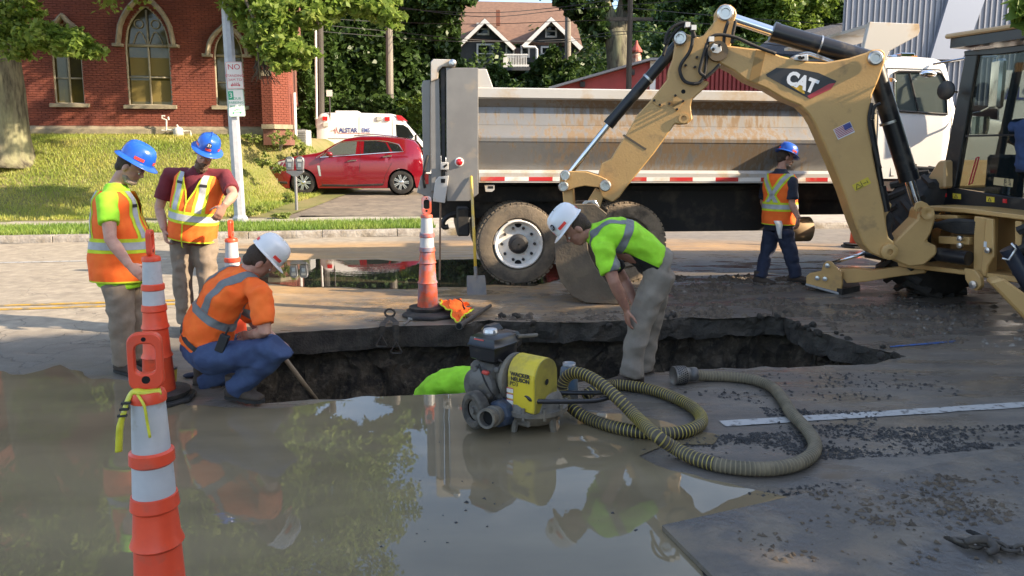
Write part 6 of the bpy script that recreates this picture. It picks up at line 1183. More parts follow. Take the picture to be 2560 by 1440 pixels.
def setm(me, mat): me.materials.clear(); me.materials.append(mat); me.polygons.foreach_set('material_index', [0] * len(me.polygons)); return me
def cut(me, planes, off, name, mat, par, rm):   # the piece of a garment between planes, lifted off the cloth
    bm = bmesh.new(); bm.from_mesh(me)
    for co, no in planes:
        bmesh.ops.bisect_plane(bm, geom=bm.verts[:] + bm.edges[:] + bm.faces[:], dist=1e-5, plane_co=co, plane_no=no, clear_outer=True)
    if not bm.verts: bm.free(); return None
    bm.normal_update()
    for v in bm.verts: v.co += v.normal * off
    m2 = bpy.data.meshes.new(name); bm.to_mesh(m2); bm.free(); m2.transform(rm); setm(m2, mat); m2.polygons.foreach_set('use_smooth', [True] * len(m2.polygons)); return obj(name, m2, None, par)
def hand(mb, w_, d, pn, side, curl=.5, k=1.0):   # wrist, direction of the hand, palm normal, towards the thumb
    d = d.normalized(); pn = (pn - d * pn.dot(d)).normalized(); sd = (side - d * side.dot(d) - pn * side.dot(pn)).normalized()
    rings = [ring(w_ + d * (t_ * k), sd, pn, a * k, b_ * k, 12) for t_, a, b_ in ((-.03, .026, .021), (.0, .027, .020), (.03, .036, .018), (.065, .042, .016), (.09, .041, .014), (.097, .03, .009))]; mb.loft(rings)
    for i, (o, ln) in enumerate(((.031, .074), (.0105, .084), (-.0105, .078), (-.031, .062))):
        p0 = w_ + d * (.085 * k) + sd * (o * k); fd = (d + sd * (o * 1.6)).normalized(); pts = [p0]; a = 0
        for s_, c_ in ((.42, .35), (.32, .75), (.26, .6)): a += curl * c_; pts.append(pts[-1] + (fd * math.cos(a) + pn * math.sin(a)) * (ln * s_ * k))
        mb.tube(pts, [.0092 * k, .0088 * k, .0082 * k, .006 * k], 8)
    p0 = w_ + d * (.02 * k) + sd * (.028 * k); td = (d * .75 + sd * .7 + pn * (.25 + .4 * curl)).normalized(); mb.tube([p0, p0 + td * (.04 * k), p0 + td * (.062 * k) + d * (.012 * k) + pn * (.008 * curl), p0 + td * (.075 * k) + d * (.028 * k) + pn * (.02 * curl)], [.014 * k, .0115 * k, .0105 * k, .007 * k], 8)
def head(mb, c, fw, up, k=1.0):
    fw = (fw - up * fw.dot(up)).normalized(); sd = fw.cross(up).normalized(); rot = Matrix((sd, fw, up)).transposed(); B = lambda o, r: mb.ball(c + rot @ V(*o) * k, tuple(a * k for a in r), 16, 12, rot)
    B((0, -.012, .03), (.077, .098, .095)); B((0, .02, -.035), (.064, .074, .075)); B((0, .045, -.075), (.046, .045, .036)); B((0, .078, .018), (.05, .018, .014)); B((0, .055, -.03), (.056, .03, .03))
    mb.loft([ring(c + rot @ V(0, y, z) * k, rot @ V(1, 0, 0), rot @ V(0, .6, .8), a * k, b_ * k, 10) for y, z, a, b_ in ((.082, .022, .009, .008), (.096, .002, .012, .010), (.110, -.016, .0165, .012), (.098, -.030, .017, .008))]); B((0, .086, -.053), (.024, .012, .008)); B((0, .083, -.066), (.021, .012, .008))
    for s in (-1, 1): B((s * .079, -.012, -.012), (.011, .02, .032))
    return sd, fw, up, rot
def helmet(t, c, fw, up, mat, tilt=0, full=True, k=1.0, logo=False):
    fw = (fw - up * fw.dot(up)).normalized(); sd = fw.cross(up).normalized(); q = Quaternion(sd, tilt); fw, up = q @ fw, q @ up; rm = Matrix((sd, fw, up)).transposed().to_4x4(); X = Matrix.Translation(c) @ rm; inv = rootmat(t).inverted()
    rings = []; N = 36
    for (r, z) in ((1.0, 0), (1.0, .03), (.985, .06), (.93, .10), (.80, .135), (.58, .158), (.30, .168), (.02, .171)):
        rings.append([V(.128 * r * k * math.cos(a), .158 * r * k * math.sin(a) * 1.0, z * k + (.010 * math.exp(-(math.cos(a) / .18) ** 2) if z > .05 else 0)) for a in [2 * math.pi * j / N for j in range(N)]])
    sh = MB().loft(rings).xf(inv @ X); h = obj('hard_hat', sh, mat, t, auto=60)
    br = []
    for (e, z) in ((0, .014), (.012, .010), (.034, -.006), (.038, -.010), (.036, -.013), (.0, .0)):
        ro = []
        for a in [2 * math.pi * j / N for j in range(N)]:
            fr = math.sin(a); ee = e * ((1 + .25 * max(0, fr)) if full else (.22 + 1.1 * max(0, fr) ** 1.5)); ro.append(V((.128 * k + ee) * math.cos(a), (.158 * k + ee) * math.sin(a), z * (1 if full else .6) - .012 * max(0, fr)))
        br.append(ro)
    obj('brim', MB().loft(br, cap=False).xf(inv @ X), mat, h, smooth=True)
    for ang in (20, 160, 90, 270):               # fluorescent strips round the shell
        s_ = MB(); g = []
        for j in range(7):
            a = rad(ang - 17 + 34 * j / 6) if ang in (20, 160) else rad(ang - 14 + 28 * j / 6); g.append([V(.1305 * k * math.cos(a), .1605 * k * math.sin(a), z * k) for z in (.026, .054)])
        s_.loft(g, cap=False, closed=False).xf(inv @ X); obj('hat_sticker', s_, MATS['hat_sticker'], h)
    if logo:
        for a0 in logo:
            c0 = V(.121 * k * math.cos(rad(a0)), .150 * k * math.sin(rad(a0)), .088 * k); nn = V(math.cos(rad(a0)), math.sin(rad(a0)), .45).normalized(); fm = X @ frame(c0 + nn * .004, V(-math.sin(rad(a0)), math.cos(rad(a0)), 0), nn)
            lo = MB().prism([V(.021 * math.cos(q_), .024 * math.sin(q_), 0) for q_ in [j * .5236 for j in range(12)]], (0, 0, .003)).xf(inv @ fm); ob = obj('hat_emblem', lo, MATS['strap_black'], h)
            text('lettering', '3T', .03, fm @ Matrix.Translation((0, -.002, .005)), MATS['hat_white'], ob, ext=.0008)
    obj('ratchet_band', MB().tube([X @ V(.085 * k * math.cos(a), .11 * k * math.sin(a) - .01, -.035 * k + .02 * math.sin(a)) for a in [math.pi + math.pi * j / 10 for j in range(11)]], [(.016, .006)] * 11, 6, flat=up).xf(inv), MATS['strap_black'], h); return h
def person(label, J, fw, face, shirt, trous, hat, group='road workers', vest=None, boots='boot_leather', beard=None, skin='skin', hat_full=True, hat_tilt=0, head_up=None, curl=(.5, .5), palm=(None, None), belly=0, logo=False, sleeve=.62, tuck=.12, back_x=False, sash=None, wide=1.0, hairm='hair_brown', lean_hem=None):
    pel, neck = J['pel'], J['neck']; base = V(pel.x, pel.y, min(J['aL'].z, J['aR'].z) - .09) if 'aL' in J else pel; t = thing('person', label, 'person', tuple(base), group=group); inv = rootmat(t).inverted()
    sd = (J['sR'] - J['sL']); sd = sd.normalized(); ax = (neck - pel).normalized(); sdt = (sd - ax * sd.dot(ax)).normalized(); fr = ax.cross(sdt); fr = -fr if fr.dot(Vector(fw)) < 0 else fr
    hc = J['head']; hup = (head_up or (hc - neck)).normalized(); fcd = Vector(face).normalized()
    # skin
    b = MB(); head(b, hc, fcd, hup); b.tube([neck - ax * .06, neck, hc - hup * .05 - fcd * .015], [.07, .060, .056], 14)
    sp = [pel, pel.lerp(neck, .35), pel.lerp(neck, .75), neck - ax * .02]
    b.loft([ring(p, sdt, fr, a, c_, 14) for p, (a, c_) in zip(sp, ((.13, .09), (.12, .085), (.14, .09), (.06, .05)))])
    for i, s in enumerate('LR'):
        S_, E, W = J['s' + s], J['e' + s], J['w' + s]; b.tube([S_, S_.lerp(E, .5), E, E.lerp(W, .3), W], [.058, .052, .043, .045, .029], 12); b.tube([neck - ax * .03, S_], [.05, .055], 10)
        d = (W - E).normalized(); hd = J.get('hd' + s, d); pn = palm[i] if palm[i] is not None else (fr * -1 if False else (pel - W)); thumb = Vector(fw) if palm[i] is None else J.get('th' + s, Vector(fw))
        hand(b, W, hd, pn, thumb, curl[i])
        if 'k' + s in J: b.tube([J['h' + s], J['k' + s].lerp(J['h' + s], .12).lerp(J['a' + s], .1), J['a' + s]], [.06, .03, .032], 10)
    bm_ = remesh(b, .0075, 2); bm_.transform(inv); setm(bm_, MATS[skin]); body = obj('body', bm_, None, t)
    hsd = fcd - hup * fcd.dot(hup); hsd.normalize(); ls = hsd.cross(hup); R3 = Matrix((ls, hsd, hup)).transposed()
    for s in (-1, 1): obj('eye', MB().ball(hc + R3 @ V(s * .031, .082, .004), (.012, .008, .008), 10, 6, R3).xf(inv), MATS['eye_white'], body, smooth=True); obj('pupil', MB().ball(hc + R3 @ V(s * .031, .088, .004), (.005, .004, .005), 8, 6, R3).xf(inv), MATS['strap_black'], body)
    hr = MB(); hr.ball(hc + R3 @ V(0, -.028, .022), (.082, .092, .088), 16, 10, R3); hr.ball(hc + R3 @ V(0, -.06, -.035), (.06, .045, .05), 12, 8, R3); obj('hair', hr.xf(inv), MATS[hairm], t, smooth=True)
    if beard:
        m_, big = beard; bb = MB(); bb.ball(hc + R3 @ V(0, .052, -.085), (.054, .05, .036), 14, 9, R3); bb.ball(hc + R3 @ V(0, .03, -.078), (.066, .052, .036), 14, 9, R3); bb.ball(hc + R3 @ V(0, .093, -.05), (.03, .012, .006), 10, 6, R3)
        if big: bb.ball(hc + R3 @ V(0, .06, -.115), (.055, .045, .06), 14, 9, R3)
        me = remesh(bb, .008, 1); wrinkle(me, .008, 30); me.transform(inv); setm(me, MATS[m_]); obj('beard', me, None, t)
    # shirt
    sb = MB(); prof = ((-.12 if tuck > .05 else 0, .172, .125 + belly * .4), (.0, .175, .13 + belly * .8), (.22, .170, .128 + belly), (.45, .172, .122 + belly * .6), (.68, .186, .126), (.84, .180, .115), (.93, .135, .092), (1.0, .078, .074), (1.05, .066, .064)); Lg = (neck - pel).length; bend = J.get('bend', V(0, 0, 0))
    rr = []
    for t_, a, c_ in prof:
        p = pel + ax * (Lg * t_) + bend * math.sin(max(0, min(1, t_)) * math.pi) + fr * (belly * .5 if t_ < .5 else 0); rr.append(ring(p, sdt, fr, a * wide, c_ * wide))
    sb.loft(rr)
    torso_only = remesh(sb, .012, 3) if vest else None
    for s in 'LR':
        S_, E = J['s' + s], J['e' + s]; sb.tube([neck.lerp(S_, .35) - ax * .03, S_, S_.lerp(E, sleeve * .6), S_.lerp(E, sleeve)], [.07, .078, .074, .075], 14)
    sm = remesh(sb, .012, 4); wrinkle(sm, .004 if vest else .0095, 9); sh = cut(sm, [(pel - ax * tuck, -ax)], .0, 'shirt', shirt, t, inv)
    if vest:
        vm = torso_only; wrinkle(vm, .005, 7, 3); hem = pel - ax * vest.get('hem', .1); top = neck - ax * .045
        inflate(vm, .03); wall = [(pel - ax * vest.get('hem', .1), -ax), (neck - ax * .03, ax)] + [(pel + sdt * (s_ * .165 * wide), sdt * s_) for s_ in (-1, 1)] if vest.get('narrow') else [(pel - ax * vest.get('hem', .1), -ax), (neck - ax * .03, ax)]
        vo = cut(vm, wall + [(pel, fr)], .0, 'safety_vest', MATS['hivis_orange'], t, inv)
        vee = {s_: (neck - ax * .27, (ax * .10 - sdt * (s_ * .27)).normalized()) for s_ in (-1, 1)}
        for s_ in (-1, 1):
            cut(vm, wall + [(pel, -fr), (pel, -sdt * s_), vee[s_]], .0, 'vest_front', MATS['hivis_orange'], vo, inv)
            c_, n_ = vee[s_]; cut(vm, [(pel, -fr), (pel, -sdt * s_), vee[s_], (c_ - n_ * .014, -n_), (neck - ax * .03, ax)], .004, 'neck_binding', MATS['hivis_yellow'], vo, inv)
        yl, sv = MATS['hivis_yellow'], MATS['tape_silver']
        for f0 in vest.get('bands', (.12,)):
            c0 = pel + ax * (Lg * f0); cut(vm, [(c0 + ax * .055, ax), (c0 - ax * .055, -ax)], .003, 'vest_border', yl, vo, inv); cut(vm, [(c0 + ax * .028, ax), (c0 - ax * .028, -ax)], .006, 'reflective_stripe', sv, vo, inv)
        c1 = pel + ax * (Lg * vest.get('bands', (.12,))[-1] + .055); tp = neck - ax * .03
        if back_x:
            for s_ in (-1, 1):
                d_ = (ax * 1.0 + sdt * (s_ * .62)).normalized(); pr = d_.cross(fr).normalized(); m0 = pel + ax * (Lg * .56)
                lim = [(c1, -ax), (tp, ax), (pel + fr * .0, fr)]
                cut(vm, [(m0 + pr * .048, pr), (m0 - pr * .048, -pr)] + lim, .004, 'vest_border', yl, vo, inv); cut(vm, [(m0 + pr * .024, pr), (m0 - pr * .024, -pr)] + lim, .007, 'reflective_stripe', sv, vo, inv)
            for s_ in (-1, 1):
                m0 = pel + sdt * (s_ * .105); cut(vm, [(m0 + sdt * .024, sdt), (m0 - sdt * .024, -sdt), (c1, -ax), (tp, ax), (pel, -fr)], .006, 'reflective_stripe', sv, vo, inv)
        else:
            for s_ in (-1, 1):
                m0 = pel + sdt * (s_ * .105)
                for fs_ in (-1, 1):
                    lim = [(c1, -ax), (tp, ax), (pel, fr * fs_)] + ([vee[s_]] if fs_ < 0 else [])
                    cut(vm, [(m0 + sdt * .048, sdt), (m0 - sdt * .048, -sdt)] + lim, .003, 'vest_border', yl, vo, inv); cut(vm, [(m0 + sdt * .025, sdt), (m0 - sdt * .025, -sdt)] + lim, .006, 'reflective_stripe', sv, vo, inv)
                    z0 = pel + ax * (Lg * .80); cut(vm, [(m0 + sdt * .03, sdt), (m0 - sdt * .03, -sdt), (z0 + ax * .012, ax), (z0 - ax * .012, -ax), (pel, fr * fs_)], .009, 'vest_strap', MATS['strap_black'], vo, inv)
            cut(vm, [(pel + sdt * .006, sdt), (pel - sdt * .006, -sdt), (neck - ax * .28, ax), (pel - ax * .1, -ax), (pel, -fr)], .005, 'zip', MATS['hivis_yellow'], vo, inv)
        cut(vm, [(pel - ax * (vest.get('hem', .1) - .012), ax), (pel - ax * vest.get('hem', .1), -ax)], .004, 'hem_binding', yl, vo, inv)
    for (c0, no, w_, mat) in (sash or []):          # stripes printed on a shirt: point, normal, half width
        pl = [(c0 + no * w_, no), (c0 - no * w_, -no)]; cut(sm, pl[:2] + ([] if len((c0, no, w_, mat)) == 4 else []), .003, 'reflective_stripe', mat, sh, inv)
    person.last = (sm, sh, inv, ax, sdt, fr, Lg)
    # trousers and boots
    if 'kL' in J:
        tb = MB(); lo = pel - ax * .05; tb.loft([ring(p, sdt, fr, a, c_) for p, a, c_ in ((pel + ax * .07, .158, .118 + belly * .5), (pel, .168, .128 + belly * .5), (pel - ax * .07, .172, .13))])
        for s in 'LR':
            h_, k_, a_ = J['h' + s], J['k' + s], J['a' + s]; tb.tube([pel.lerp(h_, .7) + ax * .02, h_, h_.lerp(k_, .5), k_ - (k_ - h_).normalized() * .03, k_, k_.lerp(a_, .15), k_.lerp(a_, .55), k_.lerp(a_, .9), a_ + (a_ - k_).normalized() * .015], [.115, .116, .100, .090, .088, .084, .080, .080, .084], 16)
        tm = remesh(tb, .012, 4); wrinkle(tm, .011, 7, 5); tm.transform(inv); setm(tm, trous); tr = obj('trousers', tm, None, t)
        obj('belt', MB().loft([ring(pel + ax * z, sdt, fr, .182 * wide, (.137 + belly * .5) * wide, 28) for z in (.045, .08)], cap=False).xf(inv), MATS['strap_black'], t) if tuck < .05 else None
        for s in 'LR':
            a_, to = J['a' + s], J['t' + s]; d = to - a_; d.z = 0; d.normalize(); sd_ = V(-d.y, d.x, 0); z0 = a_.z - .085; up = V(0, 0, 1); fb = MB()
            tiltv = J.get('heel' + s, 0)
            ctr = lambda f_, h: V(a_.x, a_.y, z0) + d * f_ + up * (h + tiltv * max(0, .16 - f_))
            fb.loft([ring(ctr(f_, h), sd_, up, w_, hh, 14) for f_, h, w_, hh in ((-.09, .045, .028, .035), (-.075, .045, .04, .04), (-.02, .05, .045, .046), (.06, .048, .047, .044), (.12, .042, .05, .036), (.17, .036, .047, .029), (.205, .03, .032, .02))]); fb.tube([ctr(-.03, .05), ctr(-.025, .17)], [.05, .056], 14)
            fm = remesh(fb, .009, 3); fm.transform(inv); setm(fm, MATS[boots]); bo = obj('boot', fm, None, t)
            sl = MB(); pr = [(-.10, 0), (-.085, .03), (-.04, .038), (.04, .04), (.11, .05), (.18, .045), (.215, .02), (.222, 0), (.215, -.02), (.18, -.045), (.11, -.05), (.04, -.04), (-.04, -.038), (-.085, -.03)]; sl.prism([ctr(x_, 0) + sd_ * y_ for x_, y_ in pr], (0, 0, .022)); obj('sole', sl.xf(inv), MATS['sole_rubber'], bo)
    if hat is not None: helmet(t, hc + hup * .07, fcd, hup, hat, hat_tilt, hat_full, .79, logo)
    return t
pp = lambda u, v, D: P(u, v, D)
# the man at the left, turned to the trench
W1 = person('worker in orange vest over lime shirt and blue hard hat, left of the cone', dict(pel=pp(296, 690, 5.72), neck=pp(290, 468, 5.75), head=pp(328, 418, 5.76), sR=pp(268, 500, 5.56), sL=pp(302, 498, 5.92), eR=pp(276, 598, 5.42), wR=pp(324, 664, 5.32), hdR=V(.75, .0, -.6), eL=pp(345, 590, 5.95), wL=pp(372, 655, 5.75), hR=pp(295, 720, 5.63), hL=pp(318, 716, 5.82), kR=pp(305, 815, 5.62), kL=pp(338, 808, 5.85), aR=pp(308, 905, 5.66), aL=pp(338, 890, 5.88), tR=pp(380, 905, 5.5), tL=pp(400, 890, 5.8)), (.93, .3, 0), (.88, .1, -.42), MATS['hivis_lime'], MATS['khaki'], MATS['hat_blue'], vest=dict(hem=.03, bands=(.36,)), beard=('beard_grey', False), belly=.055, curl=(.9, .8), hat_tilt=.16, wide=1.12, tuck=.14)
# the bearded man behind, arm on the cone
W2 = person('bearded worker in maroon shirt and orange vest leaning an arm on a cone', dict(pel=pp(484, 585, 7.0), neck=pp(500, 425, 6.98), head=pp(514, 385, 6.90), sL=pp(563, 442, 7.0), sR=pp(424, 436, 7.02), eR=pp(398, 520, 7.0), wR=pp(411, 575, 6.86), hdR=V(.12, -.1, -1), eL=pp(583, 488, 6.78), wL=pp(560, 515, 6.58), hdL=V(-.45, -.1, -.75), hR=pp(458, 605, 7.0), hL=pp(512, 605, 7.0), kR=pp(455, 712, 6.95), kL=pp(520, 712, 6.98), aR=pp(466, 800, 7.0), aL=pp(528, 802, 7.05), tR=pp(462, 812, 6.8), tL=pp(545, 815, 6.85)), (.2, -1, 0), (.35, -.85, -.14), MATS['maroon_shirt'], MATS['khaki'], MATS['hat_blue'], vest=dict(hem=.04, bands=(.30,)), beard=('beard_brown', True), belly=.05, curl=(.5, .9), hat_tilt=.24, wide=1.08, logo=(90,), sleeve=.75)
# the crouching man
W3 = person('crouching worker in orange shirt, blue jeans and white hard hat by the trench', dict(pel=pp(505, 872, 5.12), neck=pp(618, 682, 5.1), head=pp(650, 652, 5.12), sR=pp(652, 735, 4.94), sL=pp(590, 725, 5.36), eR=pp(662, 830, 4.86), wR=pp(625, 838, 5.06), eL=pp(640, 812, 5.5), wL=pp(690, 850, 5.5), hR=pp(522, 895, 5.0), hL=pp(520, 888, 5.28), kR=pp(700, 872, 4.86), kL=pp(690, 858, 5.42), aR=pp(592, 968, 4.98), aL=pp(512, 960, 5.36), tR=pp(660, 985, 4.9), tL=pp(560, 965, 5.3), bend=V(-.05, .0, .04), heelL=.25), (.95, .3, 0), (.72, .45, -.55), MATS['hivis_orange'], MATS['jeans'], MATS['hat_white'], tuck=.0, hat_tilt=-.05, wide=1.12, sleeve=.8, belly=.03, curl=(.8, .8), hat_full=False)
sm, sh, inv, ax, sdt, fr, Lg = person.last
def stripe(me, planes, name='reflective_stripe', mat='tape_grey', off=.003, par=None, inv_=None): return cut(me, planes, off, name, MATS[mat], par, inv_)
pel3 = pp(505, 872, 5.12); c0 = pel3 + ax * (Lg * .44); cut(sm, [(c0 + ax * .028, ax), (c0 - ax * .028, -ax)], .003, 'reflective_stripe', MATS['tape_grey'], sh, inv)
for s_ in (-1, 1):
    c0 = pel3 + sdt * (.095 * s_); cut(sm, [(c0 + sdt * .027, sdt), (c0 - sdt * .027, -sdt), (pel3 + ax * (Lg * .44 + .03), -ax)], .003, 'reflective_stripe', MATS['tape_grey'], sh, inv)
q = P(556, 858, 4.88); rd = MB().box(q, (.06, .04, .12), Matrix.Rotation(.4, 3, 'Y')); rd.cyl(q + V(.02, 0, .05), q + V(.05, 0, .11), .008, 6); obj('radio', rd.xf(inv), MATS['strap_black'], W3, bevel=.006)
# the man bending over the pump
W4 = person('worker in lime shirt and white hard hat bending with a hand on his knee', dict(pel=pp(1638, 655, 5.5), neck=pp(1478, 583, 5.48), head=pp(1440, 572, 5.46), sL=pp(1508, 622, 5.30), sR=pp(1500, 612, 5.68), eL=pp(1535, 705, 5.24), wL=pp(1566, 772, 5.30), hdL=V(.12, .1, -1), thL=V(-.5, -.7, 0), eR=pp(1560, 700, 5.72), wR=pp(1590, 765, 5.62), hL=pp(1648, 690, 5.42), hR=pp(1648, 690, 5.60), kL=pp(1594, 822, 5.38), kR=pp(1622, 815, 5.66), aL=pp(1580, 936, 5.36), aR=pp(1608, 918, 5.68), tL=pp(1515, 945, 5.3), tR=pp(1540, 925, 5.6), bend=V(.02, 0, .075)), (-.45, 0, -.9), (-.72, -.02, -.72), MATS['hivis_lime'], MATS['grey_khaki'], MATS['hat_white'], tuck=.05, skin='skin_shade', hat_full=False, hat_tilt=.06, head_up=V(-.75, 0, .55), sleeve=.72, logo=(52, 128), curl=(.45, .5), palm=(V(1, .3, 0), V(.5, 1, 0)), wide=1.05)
sm, sh, inv, ax, sdt, fr, Lg = person.last; pel4 = pp(1638, 655, 5.5); fr4 = fr
c0 = pel4 + ax * (Lg * .60); st1 = (ax + sdt * 0).normalized(); cut(sm, [(c0 + ax * .03, ax), (c0 - ax * .03, -ax)], .003, 'reflective_stripe', MATS['tape_grey'], sh, inv)
for s_ in (-1, 1): c1 = pel4 + sdt * (.10 * s_); cut(sm, [(c1 + sdt * .026, sdt), (c1 - sdt * .026, -sdt), (c0 + ax * .03, -ax)], .003, 'reflective_stripe', MATS['tape_grey'], sh, inv)
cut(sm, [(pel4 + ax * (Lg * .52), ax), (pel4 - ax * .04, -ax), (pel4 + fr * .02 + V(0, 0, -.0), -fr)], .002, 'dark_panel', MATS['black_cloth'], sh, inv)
# the man walking past the truck
W5 = person('worker in orange vest with crossed stripes, walking beside the dump truck', dict(pel=pp(1945, 560, 9.72), neck=pp(1952, 428, 9.72), head=pp(1964, 396, 9.75), sR=pp(1980, 455, 9.56), sL=pp(1918, 448, 9.84), eR=pp(1980, 510, 9.52), wR=pp(1996, 546, 9.46), hdR=V(-.1, .1, -1), eL=pp(1908, 505, 10.0), wL=pp(1925, 545, 10.1), hR=pp(1962, 585, 9.64), hL=pp(1930, 583, 9.82), kR=pp(1978, 640, 9.6), kL=pp(1914, 640, 9.85), aR=pp(1988, 688, 9.6), aL=pp(1900, 694, 9.72), tR=pp(2020, 690, 9.5), tL=pp(1935, 700, 9.6)), (.6, .7, 0), (.95, .12, -.02), MATS['navy_shirt'], MATS['dark_jeans'], MATS['hat_blue'], vest=dict(hem=.0, bands=(.34,)), back_x=True, beard=('beard_grey', False), belly=.05, curl=(.6, .6), wide=1.1, sleeve=.8, skin='skin', hat_full=True)
obj('rag', MB().loft([ring(P(u, v, 9.5), V(1, 0, 0), V(0, 1, 0), a, .02, 8) for u, v, a in ((1944, 552, .05), (1948, 562, .045), (1948, 580, .03), (1951, 596, .02))]).xf(rootmat(W5).inverted()), MATS['trim_white'], W5, smooth=True)
# the man down in the trench
W6 = person('worker in lime shirt stooping inside the trench, only his back showing', dict(pel=pp(1245, 985, 5.75), neck=pp(1048, 996, 5.85), head=pp(1016, 1045, 5.9), sL=pp(1075, 1010, 5.62), sR=pp(1075, 1000, 6.08), eL=pp(1060, 1100, 5.6), wL=pp(1020, 1180, 5.7), eR=pp(1060, 1090, 6.1), wR=pp(1020, 1170, 6.0), hL=pp(1240, 1015, 5.66), hR=pp(1240, 1012, 5.86), kL=V(-.28, 5.65, -1.05), kR=V(-.25, 5.9, -1.05), aL=V(-.12, 5.65, -1.62), aR=V(-.08, 5.9, -1.62), tL=V(-.4, 5.65, -1.68), tR=V(-.4, 5.9, -1.68), bend=V(0, 0, .10)), (0, 0, -1), (-.6, 0, -.8), MATS['hivis_lime'], MATS['dark_jeans'], MATS['hat_blue'], tuck=.02, head_up=V(-.9, 0, .2), wide=1.15, sleeve=.7)
# the operator in the cab
q0 = V(5.35, 8.15, 0); W7 = person('operator in blue shirt seated inside the backhoe cab', dict(pel=V(5.35, 7.85, 1.55), neck=V(5.32, 7.87, 2.02), head=V(5.34, 7.88, 2.15), sL=V(5.27, 8.05, 1.95), sR=V(5.38, 7.68, 1.95), eL=V(5.40, 8.16, 1.72), wL=V(5.6, 8.1, 1.6), eR=V(5.52, 7.62, 1.72), wR=V(5.72, 7.72, 1.6), hL=V(5.38, 7.95, 1.52), hR=V(5.42, 7.77, 1.52), kL=V(5.75, 8.1, 1.48), kR=V(5.8, 7.9, 1.48), aL=V(5.9, 8.15, 1.16), aR=V(5.95, 7.95, 1.16), tL=V(6.1, 8.2, 1.1), tR=V(6.15, 8.0, 1.1)), (.92, .38, 0), (.92, .38, -.1), MATS['blue_shirt'], MATS['dark_jeans'], None)
